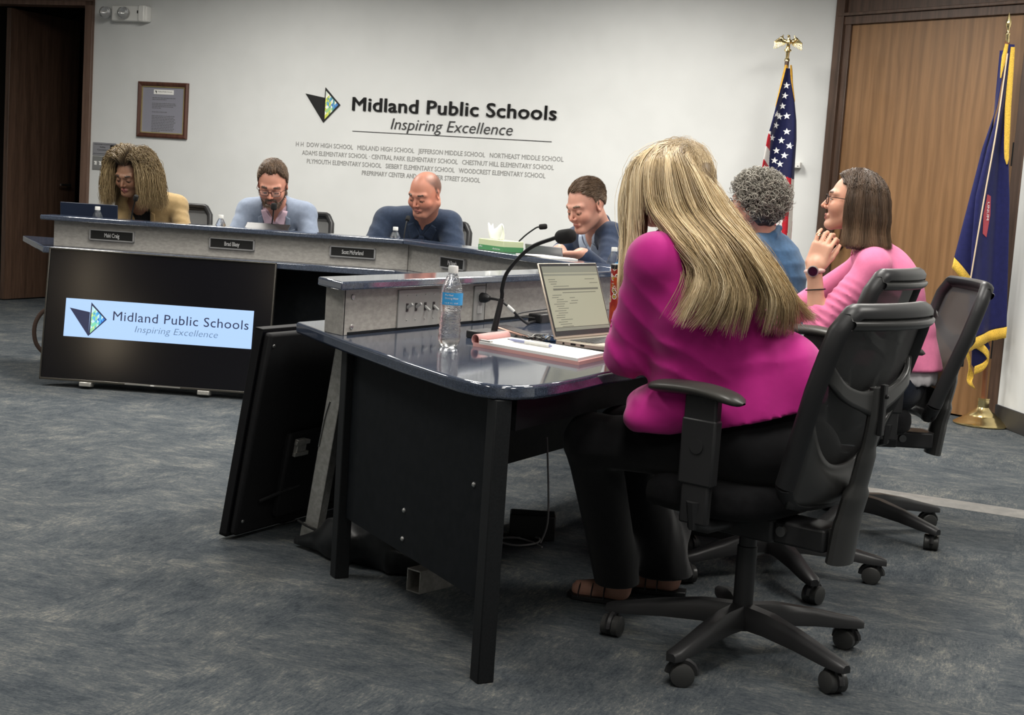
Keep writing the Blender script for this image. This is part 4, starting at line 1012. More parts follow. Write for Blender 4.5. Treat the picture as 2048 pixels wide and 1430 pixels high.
    # top rail with a folded lip
    def rail(u, v):
        a = v*2*math.pi; x = -1+2*u; c_ = BS(x*.99, .985); w = .026*(1-.3*abs(x)**3); return (c_.x, c_.y-.012+w*math.cos(a)-.014*math.sin(a)*0, c_.z-.006+.013*math.sin(a)+.010*math.cos(2*a)*.3-.016*(1 if math.cos(a) < -.2 else 0))
    b = MB(); b.grid(rail, 20, 16); b.build('top_rail', cg, o, smooth=True, sharp=180)
    # lower solid shell
    def shell(u, v):
        x = -1+2*u; lim = .20+.27*abs(x)**2.4; p = BS(x*1.0, -.01+lim*v); return (p.x, p.y-.020-.026*math.sin(math.pi*min(1, v*1.15))*(1-x*x), p.z)
    b = MB(); b.grid(shell, 20, 8); b.build('lower_shell', cg, o, smooth=True, solid=.01, sharp=180)
    # lumbar yoke: two arms from the spine to the sides
    def yoke(u, v):
        x = -1+2*u; ax = abs(x); zc = .735+.055*ax**1.6+.030*ax**8; h = .050-.016*ax+.035*(1-ax)**6; p = BS(x*.97, (zc-.47)/.5); return (p.x, -.322+.012*ax**2.5+(.0 if ax < .9 else (ax-.9)*.12), zc+h*(v-.5)*(1+.9*ax**10)+.012*ax**8)
    b = MB(); b.grid(yoke, 30, 5); b.build('lumbar_yoke', cg, o, smooth=True, solid=.016, sharp=180)
    b = MB(); b.tube(smooth_path([(0, -.326, .775), (0, -.326, .70), (0, -.314, .60), (0, -.296, .50), (0, -.280, .42), (0, -.268, .315)], 5), [.030]*5+[.032]*5+[.040]*5+[.054]*5+[.058]*6, 14, flat=.5, up=(0, 1, 0)); b.box((0, -.25, .372), (.075, .06, .055)); b.build('spine', cg, o, smooth=True)
    b = MB(); b.box((0, -.345, .72), (.020, .014, .13)); b.ball((0, -.354, .755), .006); b.build('height_track', cb, o, bevel=.003)
    for s_ in (-1, 1):
        x = s_*.285
        b = MB(); b.tube([(s_*.10, 0, .385), (s_*.22, 0, .385), (x*.98, 0, .40), (x, 0, .46)], [.02, .02, .024, .028], 10, flat=.8, up=(0, 1, 0)); b.build('arm_bracket', cb, o, smooth=True)
        b = MB(); b.box((x, 0, .585), (.034, .100, .17)); b.box((x, 0, .645), (.030, .094, .17)); b.box((x, 0, .47), (.026, .080, .14)); po = b.build('arm_post', cb, o, bevel=.006)
        b = MB(); b.tube([(x+s_*.010, 0, .60), (x+s_*.020, 0, .60)], .019, 16); b.build('arm_button', cb, po, smooth=True)
        def pad(u, v):
            a = v*2*math.pi; y = -.115+.28*u; e = 1-abs(2*u-1)**6; w = (.046-.006*u)*max(.02, e)**.5; return (x+w*math.cos(a)*(1 if 1 else 0), y, .742-.02*((2*u-1)**2)*(1 if u < .5 else .55)+.018*math.sin(a)*max(.02, e)**.5)
        b = MB(); b.grid(pad, 22, 16); b.build('arm_pad', M['arm_pad'], o, smooth=True, sharp=180)
    return o
mm = mat('chair_mesh_fabric', (.035, .035, .035), .6, alpha=.86); t_ = NT(mm); c_ = t_.coord((1, 1, 1)); w_ = t_.n('ShaderNodeTexWave', bands_direction='X'); w_.inputs['Scale'].default_value = 120; t_.l(c_, 0, w_, 'Vector')
r_ = t_.ramp(w_, 'Color', [(.2, (.80, .80, .80)), (.6, (.98, .98, .98))]); t_.l(r_, 'Color', t_.b, 'Alpha'); M['chair_mesh'] = mm
M['arm_pad'] = mat('arm_pad_rubber', (.05, .048, .043), .38)
# facing angle is the direction the sitter looks; chairs are modelled looking along +y
CH = make_chair('black mesh office chair with the woman in magenta, nearest to the camera')
CHAIRS = [(.665, 3.775, 141), (.90, 4.66, 150), (1.36, 5.42, 181), (1.20, 6.33, 160), (-2.2, 8.98, 278), (-1.45, 8.95, 270), (-.60, 8.95, 262), (.62, 7.72, 210)]
LABS = ['', 'black mesh office chair standing behind the nearest one, tucked to the desk', 'black mesh office chair with the woman in the pink cardigan', 'black mesh office chair behind the curly grey haired person in denim',
        'black mesh office chair of the woman in the tan blazer', 'black mesh office chair of the bearded man in light blue', 'black mesh office chair of the man in the navy polo', 'black mesh office chair of the man in the navy suit']
CO = []
for i, (x, y, a) in enumerate(CHAIRS):
    c = CH if i == 0 else copy_tree(CH)
    if i: relabel(c, 'office_chair', LABS[i])
    c.location = (x, y, 0); c.rotation_euler = (0, 0, R(a-90)); CO.append(c)
    for ch in c.children:
        base = ch.name.split('.')[0] in ('base_leg', 'caster', 'hub', 'gas_column')
        if base and i < 3: ch.rotation_euler = (0, 0, R((-51, -13, -17)[i]))
        if base and ch.name.split('.')[0] in ('base_leg', 'caster'): ch.scale = (1.07, 1.07, 1)
        elif i == 1 and not base: ch.location.z = .055          # this seat is raised a little higher
# ------------------------------------------------------------------ people
def nz(v): v = np.asarray(v, float); return v/(np.linalg.norm(v)+1e-12)
def wob(X, Y, Z, s=1.0, ph=0.0):
    return (np.sin(X*23*s+ph+2*np.sin(Y*17*s+ph))+np.sin(Y*27*s+1.3*ph+2*np.sin(Z*19*s))+np.sin(Z*25*s+.7*ph+2*np.sin(X*21*s)))/3
def folds(s, c, r, d, lam, amp, ph=0., sharp=True):
    """cloth folds: ridges across direction d inside a ball at c"""
    c = np.array(c, float); d = nz(d)
    def F(X, Y, Z, f):
        R2 = (X-c[0])**2+(Y-c[1])**2+(Z-c[2])**2; m = np.clip(1-R2/(r*r), 0, 1)**1.0
        q = (X*d[0]+Y*d[1]+Z*d[2])/lam*2*math.pi+ph+1.8*wob(X, Y, Z, .55, ph)
        w = (1-2*np.abs(np.sin(q/2))**.7) if sharp else np.sin(q)
        return np.where(np.abs(f) < .05, f-amp*m*w, f)
    return s.fn(F, c-r, c+r)
class Person:
    def __init__(p, name, label, root, ang, bulk=1.0, hs=1.0, lean=.25, hyaw=0, hpitch=.3, hroll=0, sw=.185, J=None, cat='person', hip=.585, hands=True):
        p.root = np.array([root[0], root[1], 0.]); p.o = thing(name, label, cat, tuple(p.root)); a = R(ang)
        p.f = np.array([math.cos(a), math.sin(a), 0]); p.r = np.array([math.sin(a), -math.cos(a), 0]); p.u = np.array([0, 0, 1.])
        L = lambda x, y, z: p.r*x+p.f*y+p.u*z
        j = dict(hip=L(0, -.04, hip), waist=L(0, lean*.30-.03, hip+.17), chest=L(0, lean*.72-.01, hip+.33), neck=L(0, lean, hip+.46), head=L(0, lean+.085, hip+.585),
                 shR=L(sw, lean-.03, hip+.40), shL=L(-sw, lean-.03, hip+.40), elR=L(sw+.07, lean+.10, hip+.19), elL=L(-sw-.07, lean+.10, hip+.19),
                 wrR=L(.13, lean+.31, .795), wrL=L(-.13, lean+.31, .795), hpR=L(.095, -.03, hip-.01), hpL=L(-.095, -.03, hip-.01),
                 knR=L(.13, .42, .535), knL=L(-.13, .42, .535), anR=L(.13, .44, .10), anL=L(-.13, .44, .10), toR=L(.14, .60, .035), toL=L(-.14, .60, .035))
        for k, v in (J or {}).items(): j[k] = np.array(v, float)-p.root if len(v) == 3 else v
        p.j = j; p.bulk = bulk; p.hs = hs; p.handset = hands
        p.Rb = np.stack([p.r, p.f, p.u], 1); p.Rh = p.Rb @ rotm(hyaw, hpitch, hroll)
        x = nz(j['shR']-j['shL']); z = nz(j['neck']-j['waist']); y = nz(np.cross(z, x)); x = np.cross(y, z); p.Rt = np.stack([x, y, z], 1)
        hx = p.r; zh = nz(j['waist']-j['hip']); yh = nz(np.cross(zh, hx)); p.Rp = np.stack([np.cross(yh, zh), yh, zh], 1)
    def grid(p, h, pad=.16, zlo=None, zhi=None, fine=(), keys=None):
        P = np.array([p.j[k] for k in (keys or p.j) if k[0] != '_']); lo = P.min(0)-pad; hi = P.max(0)+pad
        if zlo is not None: lo[2] = zlo
        if zhi is not None: hi[2] = zhi
        fx = [[(c[i]-r, c[i]+r, s) for c, r, s in fine] for i in range(3)]
        return SDF(*[axis(lo[i], hi[i], h, fx[i]) for i in range(3)])
    def torso(p, s, g=0, k=.04, col=None, hipw=1.0, chestd=1.0, neck=True, belly=0, pelvis=True):
        j, b = p.j, p.bulk; s.frame()
        if pelvis: s.ell(j['hip'], (.165*b*hipw+g, .125*b+g, .115+g), p.Rp, k, col=col)
        s.ell((j['hip']*.4+j['waist']*.6), (.148*b+g, (.112+belly)*b+g, .15+g), p.Rt, k, col=col)
        s.ell(j['chest'], (.160*b+g, .118*b*chestd+g, .175+g), p.Rt, k, col=col)
        s.cone(j['shL'], j['shR'], .052*b+g*.8, k=k, col=col)
        m = (j['shL']+j['shR'])/2*.5+j['neck']*.5
        s.cone(j['shL']*.8+j['neck']*.2, j['neck']+(m-j['neck'])*.35, .044*b+g*.7, .047+g*.7, k, col=col); s.cone(j['shR']*.8+j['neck']*.2, j['neck']+(m-j['neck'])*.35, .044*b+g*.7, .047+g*.7, k, col=col)
        if neck: s.cone(j['neck']-p.Rt[:, 2]*.03, j['head']-p.Rh[:, 2]*.05*p.hs-p.Rh[:, 1]*.025, .058*b*p.hs, .055*b*p.hs, .025, col=0)
        return s
    def arm(p, s, side, g=0, t0=0, t1=1, k=.025, col=None, ra=.047, re=.040, rw=.028):
        j, b = p.j, p.bulk; S, E, W = j['sh'+side], j['el'+side], j['wr'+side]; s.frame()
        s.cone(S, E, ra*b+g, re*b+g, k, col=col)
        if t1 > 0: s.cone(E, E+(W-E)*t1, re*b+g, (re+(rw-re)*t1)*b+g, k, col=col)
        return s
    def leg(p, s, side, g=0, k=.03, col=None, foot=True, flare=0):
        j, b = p.j, p.bulk; s.frame()
        s.cone(j['hp'+side], j['kn'+side], .080*b+g, .058*b+g, k, col=col); s.cone(j['kn'+side], j['an'+side], .056*b+g, .036*b+g+flare, k, col=col)
        if foot: 
            h = j['an'+side]-np.array([0, 0, j['an'+side][2]-.045]); s.cone(j['an'+side], h, .036, .034, .02, col=col); s.cone(h, j['to'+side], .034, .026, .02, col=col)
        return s
    def headprims(p, s, ears=True, fat=0, jaw=1.0, nose=1.0, lids='down', lipsz=.72):
        h = p.hs; c = p.j['head']; s.frame(c, p.Rh*1.0); v = lambda x, y, z: (x*h, y*h, z*h)
        s.ell(v(0, -.014, .030), v(.077, .098, .087), k=.01, col=0)
        s.ell(v(0, .026, -.018), v(.066+fat, .068, .088), k=.02, col=0)
        for x in (-1, 1):
            s.cone(v(x*(.050+fat), .000, -.050), v(x*.018*jaw, .070, -.094), (.021+fat)*h, .020*h, .022, col=0)
            s.ell(v(x*.040, .062, -.030), v(.024+fat, .024, .026), k=.02, col=0)
            s.cone(v(x*.012, .0875, .024), v(x*.048, .070, .025), .0100*h, .009*h, .016, col=0)
        s.ell(v(0, .080, -.094), v(.020, .017, .016), k=.014, col=0)
        for x in (-1, 1): s.ell(v(x*.0315, .098, .001), v(.017, .0145, .0115), k=.013, neg=True)
        s.cone(v(0, .088, .012), v(0, .1125*nose**.3, -.026), .0062*h, .0088*h, .010, col=0)
        for x in (-1, 1): s.ell(v(x*.0108, .0985, -.031), v(.0066, .0095, .0066), k=.006, col=0)
        s.cone(v(-.020, .087, -.062), v(.020, .087, -.062), .0052*h, k=.008, col=0); L = lipsz
        s.chain([v(-.022, .086, -.062), v(-.008, .0955, -.0585), v(.008, .0955, -.0585), v(.022, .086, -.062)], [.0030*h*L, .0050*h*L, .0050*h*L, .0030*h*L], .004, col=1)
        s.chain([v(-.020, .086, -.0665), v(0, .0935, -.0705), v(.020, .086, -.0665)], [.0032*h*L, .0064*h*L, .0032*h*L], .004, col=1)
        s.cone(v(-.019, .1, -.0640), v(.019, .1, -.0640), .0012*h, k=.002, neg=True)
        for x in (-1, 1):
            s.ell(v(x*.0315, .0770, .001), .0128*h, k=.001, col=2)
            s.ell(v(x*.0315, .0815, -.001), v(.0062, .0088, .0062), k=.0005, col=3)
            if lids == 'down':
                s.ell(v(x*.0315, .0768, .0022), v(.0152, .0142, .0122), k=.003, col=0)
                s.chain([v(x*.0180, .0860, -.0068), v(x*.025, .0905, -.0092), v(x*.036, .0900, -.0092), v(x*.0455, .0830, -.0060)], [.0011*h, .0015*h, .0015*h, .0011*h], .001, col=4)
            else:
                s.ell(v(x*.0315, .0768, .0052), v(.0150, .0138, .0098), k=.003, col=0); s.ell(v(x*.0315, .0765, -.0065), v(.0145, .0130, .0075), k=.003, col=0)
                s.chain([v(x*.0180, .0870, .0008), v(x*.026, .0912, .0046), v(x*.036, .0900, .0042), v(x*.0455, .0830, .0006)], [.0009*h, .0013*h, .0013*h, .0009*h], .001, col=4)
            s.chain([v(x*.0145, .0945, .0255), v(x*.028, .0935, .0290), v(x*.042, .0850, .0285), v(x*.053, .0750, .0230)], [.0028*h, .0031*h, .0027*h, .0014*h], .0015, col=4)
            if ears:
                E_ = rotm(x*-.35, 0, 0); s.ell(v(x*.0775, -.010, -.004), v(.0075, .018, .031), E_, k=.006, col=0)
                s.ell(v(x*.0835, -.006, .000), v(.0050, .010, .018), E_, k=.004, neg=True)
        s.frame(); return s
    def skin(p, col, brow=(.05, .03, .02), iris=(.05, .03, .02), lip=(.42, .16, .13), h=.014, hf=.004, paint=None, legs=True, handspec=None, **hk):
        fine = [(p.j['head'], .135, hf)]
        hs_ = handspec or {}
        for sd, sp_ in hs_.items():
            fine.append((p.j['wr'+sd]+nz(sp_[0])*.09, .10, .0042))
        s = p.grid(h, fine=fine); p.torso(s); 
        for sd in 'LR': p.arm(s, sd); p.leg(s, sd)
        p.headprims(s, **hk)
        for sd, sp_ in hs_.items(): hand(s, p.j['wr'+sd], sp_[0], sp_[1], 1 if sd == 'L' else -1, **(sp_[2] if len(sp_) > 2 else {}))
        col = np.array(col); pal = {0: col, 1: np.array(lip), 2: np.array((.62, .60, .57)), 3: np.array(iris), 4: np.array(brow)}
        def pf(V, cid):
            c = np.tile(col, (len(V), 1)).astype(float); q = (V-p.j['head']) @ p.Rh/p.hs
            near = (np.abs(q) < .15).all(1)
            for x in (-1, 1): # warmer cheeks, nose and ears
                w = np.exp(-((q[:, 0]-x*.043)**2+(q[:, 1]-.07)**2+(q[:, 2]+.028)**2)/.0007)[:, None]*near[:, None]; c = c*(1-w*.35)+c*np.array([1.12, .78, .72])*w*.35
                w = np.exp(-((q[:, 0]-x*.08)**2*4+(q[:, 2])**2)/.0012)[:, None]*near[:, None]; c = c*(1-w*.3)+c*np.array([1.1, .68, .6])*w*.3
            w = np.exp(-((q[:, 0])**2+(q[:, 1]-.112)**2+(q[:, 2]+.028)**2)/.0003)[:, None]*near[:, None]; c = c*(1-w*.4)+c*np.array([1.08, .7, .62])*w*.4
            for k, v in pal.items():
                if k: c[(cid == k) & near] = v
            if paint is not None: c = paint(c, q, near, cid)
            return c
        p.body = soft('body', s, M['skin'], p.o, 1, paint=pf); return p.body
    def garment(p, name, m, h, fn, it=2, zlo=.45, zhi=None, keys=('hip', 'waist', 'chest', 'neck', 'shL', 'shR', 'elL', 'elR', 'wrL', 'wrR'), fine=(), parent=None):
        s = p.grid(h, zlo=zlo, zhi=zhi, keys=keys, fine=fine); fn(s); return soft(name, s, m, parent or p.o, it)
    def strands(p, N, K, root, path, rad, cols, seed=1, name='hair', flat=1.0, keep=None):
        pass
def hand(s, W, d, n, side, curl=(.35, .45, .35), spread=.05, thumb=.5, sc=1.0, curls=None):
    """d fingers' direction, n outward normal of the back of the hand, side +1 = left hand"""
    y = nz(d); z = nz(np.asarray(n)-y*np.dot(n, y)); x = np.cross(y, z); Rm = np.stack([x, y, z], 1); s.frame(W, Rm)
    T = side                                          # the thumb side along +x for a left hand seen from its back
    s.cone((0, -.02, 0), (0, .012, 0), .026*sc, .026*sc, .012, col=0, m=.02)
    s.box((0, .045*sc, 0), (.039*sc, .046*sc, .0125*sc), .0125*sc, k=.016, col=0)
    s.ell((T*.020*sc, .030*sc, -.008*sc), (.018*sc, .03*sc, .012*sc), k=.012, col=0)
    ls = [(.043, .026, .022), (.047, .030, .023), (.044, .028, .022), (.034, .021, .020)]
    for i, l in enumerate(ls):
        x0 = T*(.030-.0195*i)*sc; a = T*(1.5-i)*-spread; c = np.array([x0, (.088-.004*abs(i-1.2))*sc, 0.]); b = 0; cu = curls[i] if curls else curl
        pr = c-np.array([0, .02, 0]); r0 = .0092*sc if i < 3 else .0080*sc
        s.cone(pr, c, r0*.95, r0, .006, col=0, m=.015)
        for q, (L_, cc) in enumerate(zip(l, cu)):
            b += cc; e = c+np.array([-math.sin(a)*math.cos(b), math.cos(a)*math.cos(b), -math.sin(b)])*L_*sc
            s.cone(c, e, r0*(1-.09*q), r0*(1-.09*(q+1)), .0025, col=0, m=.012); c = e
    c = np.array([T*.030*sc, .018*sc, -.006*sc]); dirs = [(T*.75, .62, -.28), (T*.45, .80, -.42), (T*.22, .86, -.45)]
    for q, (L_, dd) in enumerate(zip((.040, .032, .026), dirs)):
        dd = nz(np.array(dd)*np.array([thumb*2, 1, 1])); e = c+dd*L_*sc; s.cone(c, e, (.0135-.0018*q)*sc, (.0120-.0018*q)*sc, .005, col=0, m=.015); c = e
    s.frame()
def vopen(w0, w1, z0, z1, y0=.0):
    """front opening in the torso frame: half width w1 at the top z1, w0 at the bottom z0"""
    def F(X, Y, Z, f):
        w = w0+(w1-w0)*np.clip((Z-z0)/(z1-z0), 0, 1.3); d = np.maximum(np.maximum(np.abs(X)-w, z0-Z), y0-Y); return np.maximum(f, -d)
    return F
def lapel(w0, w1, z0, z1, wid, amp=.006, notch=-.11):
    def F(X, Y, Z, f):
        t = np.clip((Z-z0)/(z1-z0), 0, 1.2); w = w0+(w1-w0)*t; lw = wid*np.clip(t*2.2, 0, 1)
        nt = 1-np.exp(-((Z-notch)/.007)**2)*(np.abs(X) > w+lw*.45)
        m = (1/(1+np.exp(-(np.abs(X)-w+.002)/.0018)))*(1/(1+np.exp((np.abs(X)-w-lw)/.0018)))*(Y > .02)*(Z > z0)*(Z < z1+.03)*nt
        return np.where(np.abs(f) < .045, f-amp*m, f)
    return F
def cut_below(z):   # world height plane
    return lambda X, Y, Z, f: np.maximum(f, z-Z)
def blazer(p, m, g=.018, ag=.014, z0=-.30, w0=.006, w1=.062, wid=.055, h=.009, hem=None, fd=.0035, sleeve=.97, extra=None, zlo=.46, name='blazer', belly=0, notch=-.105, ph=0.):
    def fn(s):
        p.torso(s, g, neck=False, belly=belly)
        for sd in 'LR':
            p.arm(s, sd, ag, t1=sleeve); j = p.j; E = j['el'+sd]; S = j['sh'+sd]; W = j['wr'+sd]
        N = p.j['neck']; s.frame(N, p.Rt)
        s.cone((-.05, -.03, .0), (-.02, -.055, .035), .024, .014, .02); s.cone((.05, -.03, .0), (.02, -.055, .035), .024, .014, .02); s.cone((-.02, -.055, .035), (.02, -.055, .035), .014, k=.02)
        s.cone((0, .0, -.05), (0, .02, .12), .056, .066, .006, neg=True)
        s.fn(vopen(w0, w1, z0, .03, .02))
        if z0 > -.5: # front edge below the button
            s.fn(lambda X, Y, Z, f: np.where((Y > .02) & (Z < z0) & (np.abs(f) < .04), f+.006*np.exp(-(X/.004)**2), f))
        s.frame()
        for sd in 'LR':
            j = p.j; E = j['el'+sd]; S = j['sh'+sd]; W = j['wr'+sd]
            folds(s, E, .15, nz(E-S)*.8+nz(W-E)*.6, .034, fd, ph+(1 if sd == 'L' else 2)); folds(s, S*.75+E*.25, .12, nz(E-S)+p.Rt[:, 0]*.4, .05, fd*.6, ph+3)
        folds(s, p.j['waist'], .24, p.Rt[:, 2]+p.Rt[:, 0]*.5, .07, fd*.8, ph+5)
        if extra: extra(s)
    gar = p.garment(name, m, h, fn, zlo=zlo); lapels(p, gar, m, z0, .03, w0, w1, wid, notch); return gar
def shirt(p, m, g=.008, collar=True, h=.008, neckz=.0, v=.035, name='shirt', buttons=None, cz=.0, cr=.062, ctube=.010):
    def fn(s):
        p.torso(s, g, neck=False); N = p.j['neck']; s.frame(N, p.Rt); s.cone((0, 0, -.05), (0, .02, .12), cr-.010, cr, .004, neg=True)
        if collar:
            for x in (-1, 1):
                s.chain([(x*.012, -cr*.95, .03), (x*cr*.8, -.03, .026), (x*cr*.95, .02, .008), (x*cr*.62, .058, -.018), (x*(cr*.62+.016), .082, -.055)], [ctube]*3+[ctube*.9, ctube*.6], .008)
        s.fn(vopen(.001, v, -.07, .02, .03)); 
        s.fn(lambda X, Y, Z, f: np.where((Y > .02) & (np.abs(f) < .03), f-.0025*(np.abs(X) < .013), f)); s.frame()
        folds(s, p.j['chest'], .2, p.Rt[:, 0]+p.Rt[:, 2]*.3, .06, .002, 2)
    return p.garment(name, m, h, fn, keys=('hip', 'waist', 'chest', 'neck', 'shL', 'shR'))
from mathutils.bvhtree import BVHTree
def drape(p, target, fxz, nu, nv, off, m, name, thick=.0035, frame=None, parent=None):
    """a thin cloth panel laid on a garment; fxz(u,v) gives x,z in the torso frame"""
    me = target.data; n = len(me.vertices); co = np.empty(n*3, np.float32); me.vertices.foreach_get('co', co); co = co.reshape(-1, 3)
    T = BVHTree.FromPolygons([tuple(c) for c in co.tolist()], [tuple(q.vertices) for q in me.polygons]); c0, A = frame or (p.j['neck'], p.Rt)
    vs = {}; 
    for i in range(nu+1):
        for k in range(nv+1):
            x, z = fxz(i/nu, k/nv); o_ = c0+A @ np.array([x, .45, z]); h = T.ray_cast(Vector(o_), Vector(-A[:, 1]), .6)
            if h[0] is not None: vs[i, k] = (Vector(h[0])+Vector(A[:, 1])*off)
    ids = {k_: i for i, k_ in enumerate(vs)}; b = MB(); fs = []
    for i in range(nu):
        for k in range(nv):
            q = [(i, k), (i+1, k), (i+1, k+1), (i, k+1)]
            if all(a in ids for a in q) and max((vs[q[0]]-vs[q[2]]).length, (vs[q[1]]-vs[q[3]]).length) < .08: fs.append(tuple(ids[a] for a in q))
    b.add(list(vs.values()), fs); return b.build(name, m, parent or target, smooth=True, solid=thick, sharp=180)
def lapels(p, gar, m, z0, z1, w0, w1, wid, notch=-.10, off=.003):
    e = lambda z: w0+(w1-w0)*(z-z0)/(z1-z0)
    for x in (-1, 1):
        def lp(u, v):
            top = notch-.012+.018*u; z = z0+.004+(top-z0)*v; return x*(e(z)-.002+wid*min(1, 2.0*v+.06)*u), z
        drape(p, gar, lp, 5, 16, off, m, 'lapel')
        def cl(u, v):
            z = notch+.010+.012*u+(.085-.03*u)*v; return x*(e(z)-.006+(.040-.006*v)*u), z
        drape(p, gar, cl, 4, 8, off+.001, m, 'collar')
def wings(p, gar, m, pts, off=.006, name='collar_wing'):
    a, b_, c, d = pts
    for x in (-1, 1):
        def f(u, v): return tuple((a[i]*(1-u)*(1-v)+b_[i]*u*(1-v)+c[i]*u*v+d[i]*(1-u)*v)*(x if i == 0 else 1) for i in (0, 1))
        drape(p, gar, f, 8, 8, off, m, name)
def trousers(p, m, g=.014, h=.011, flare=0, extra=None, name='trousers', hem=.035):
    def fn(s):
        s.frame(); s.ell(p.j['hip'], (.168*p.bulk+g, .13*p.bulk+g, .12+g), p.Rp, .03)
        for sd in 'LR': p.leg(s, sd, g, foot=False, flare=flare)
        z = min(p.j['anL'][2], p.j['anR'][2])-.02
        for sd in 'LR': folds(s, p.j['kn'+sd], .13, (0, 0, 1), .04, .003, 1)
        if extra: extra(s)
        s.fn(lambda X, Y, Z, f: np.maximum(f, hem-Z))
    return p.garment(name, m, h, fn, zlo=.02, keys=('hip', 'waist', 'hpL', 'hpR', 'knL', 'knR', 'anL', 'anR'))
def shoes(p, m, name='shoe'):
    for sd in 'LR':
        s = p.grid(.008, .07, zlo=-.005, keys=('an'+sd, 'to'+sd)); A, T = p.j['an'+sd], p.j['to'+sd]; s.frame()
        s.cone((A[0], A[1], .05), (T[0], T[1], .036), .046, .036, .02); s.cone((A[0], A[1], .05), (A[0], A[1], .09), .045, .042, .02); s.fn(lambda X, Y, Z, f: np.maximum(f, .001-Z)); soft(name, s, m, p.o, 1)
SC0 = np.array([0, -.012, .030]); SCR = np.array([.079, .101, .090])
def hairline(x, y, front=.66, temple=.45, side=-.12, back=-.62):
    az = np.abs(np.arctan2(np.abs(x), y)); return np.interp(az, [0, .28, .62, .95, 1.32, 1.42, 1.62, 1.95, 2.3, math.pi], [front-.02, front, front+.05, temple, temple*.4, side-.25, .02, -.25, back+.08, back])
def short_hair(p, N, L, col, col2, flow=(0, -1, .25), lift=.35, rad=.0011, seed=3, thick=1.06, wave=.25, line={}, lmask=None, clump=.0, capcol=None):
    g = np.random.default_rng(seed); h = p.hs
    def fn(s):
        s.frame(p.j['head'], p.Rh); s.ell(SC0*h, SCR*h*(1.012+.35*(thick-1)), k=.001)
        def F(X, Y, Z, f):
            x, y, z = X/h-SC0[0], Y/h-SC0[1], Z/h-SC0[2]; n = np.sqrt(x*x+y*y+z*z)+1e-6; return np.maximum(f, (hairline(x, y, **line)-z/n)*.085)
        s.fn(F)
        s.fn(lambda X, Y, Z, f: np.where(np.abs(f) < .02, f-.0022*wob(X, Y, Z, 9), f)); s.frame()
    c = p.j['head']; r = .14*h; ax_ = [np.arange(c[i]-r, c[i]+r, .0045) for i in range(3)]; s = SDF(*ax_); fn(s)
    capc = np.array(capcol if capcol is not None else col)
    cap = soft('hair', s, M['hair'], p.o, 1, paint=lambda V, cid: np.tile(capc*.8, (len(V), 1)))
    d = g.normal(size=(N*3, 3)); d /= np.linalg.norm(d, axis=1, keepdims=True); d = d[(d[:, 2] > hairline(d[:, 0], d[:, 1], **line)+g.normal(size=len(d))*.035)][:N]
    P0 = d*SCR*(1.0+.35*(thick-1))+SC0; nrm = nz_rows(d/SCR); fl = np.tile(np.array(flow, float), (len(d), 1))
    if wave: fl += g.normal(size=fl.shape)*.18+wave*np.stack([np.sin(P0[:, 1]*60), np.zeros(len(P0)), np.cos(P0[:, 0]*55)], 1)
    tg = nz_rows(fl-nrm*(fl*nrm).sum(1, keepdims=True)); Ls = L*(.7+.6*g.random(len(d)))
    if lmask is not None: Ls = Ls*lmask(d)
    K = 6; t = np.linspace(0, 1, K)[None, :, None]
    P = P0[:, None]+tg[:, None]*t*Ls[:, None, None]+nrm[:, None]*(lift*Ls[:, None, None]*(t-.8*t*t))
    P = p.j['head']+(P*h) @ p.Rh.T
    m = g.random((len(d), 1))*.7+.3*(.5+.5*np.sin(P0[:, :1]*90+P0[:, 1:2]*70)); cc = np.array(col)*(1-m)+np.array(col2)*m
    strand_mesh('hair_tips', P, rad, cc, cap); return cap
def nz_rows(a): return a/(np.linalg.norm(a, axis=-1, keepdims=True)+1e-9)
def glasses(p, m, w=.026, hgt=.018, y=.103, z=.002, r=.0014, shape='rect', lens=True):
    h = p.hs; o = MB(); T = Matrix([[*(p.Rh[i]*h), p.j['head'][i]] for i in range(3)]+[[0, 0, 0, 1]]); o.T = T
    for x in (-1, 1):
        P = []
        for i in range(25):
            a = 2*math.pi*i/24; e = .55; cx = math.copysign(abs(math.cos(a))**e, math.cos(a)); cz = math.copysign(abs(math.sin(a))**e, math.sin(a)); P.append((x*.033+cx*w*(.92 if cz < 0 else 1), y-.18*(x*(x*.033+cx*w)-.01)**2*20-.003*(cz < 0), z+cz*hgt))
        o.tube(P, r*1.1, 6)
        yo = y-.18*(.033+w-.01)**2*20
        o.tube([(x*(.033+w), yo, z+hgt*.5), (x*.079, yo-.03, z+hgt*.5), (x*.081, -.005, z+hgt*.4), (x*.078, -.03, z-.012)], r, 6)
    o.tube([(-.008, y-.001, z+.006), (0, y+.001, z+.008), (.008, y-.001, z+.006)], r*1.1, 6)
    g_ = o.build('glasses', m, p.o, smooth=True)
    if lens:
        o = MB(); o.T = T
        for x in (-1, 1):
            vs = [(x*.033, y-.002, z)]+[(x*.033+w*.95*math.copysign(abs(math.cos(a))**.6, math.cos(a)), y-.004, z+hgt*.95*math.copysign(abs(math.sin(a))**.6, math.sin(a))) for a in [2*math.pi*i/20 for i in range(20)]]
            o.add(vs, [(0, 1+i, 1+(i+1) % 20) for i in range(20)])
        o.build('lens', M['lens'], g_)
    return g_
M['lens'] = mat('spectacle_lens', (1, 1, 1), .02, alpha=.10, spec=.8)
def lkind(p, q): return p+q

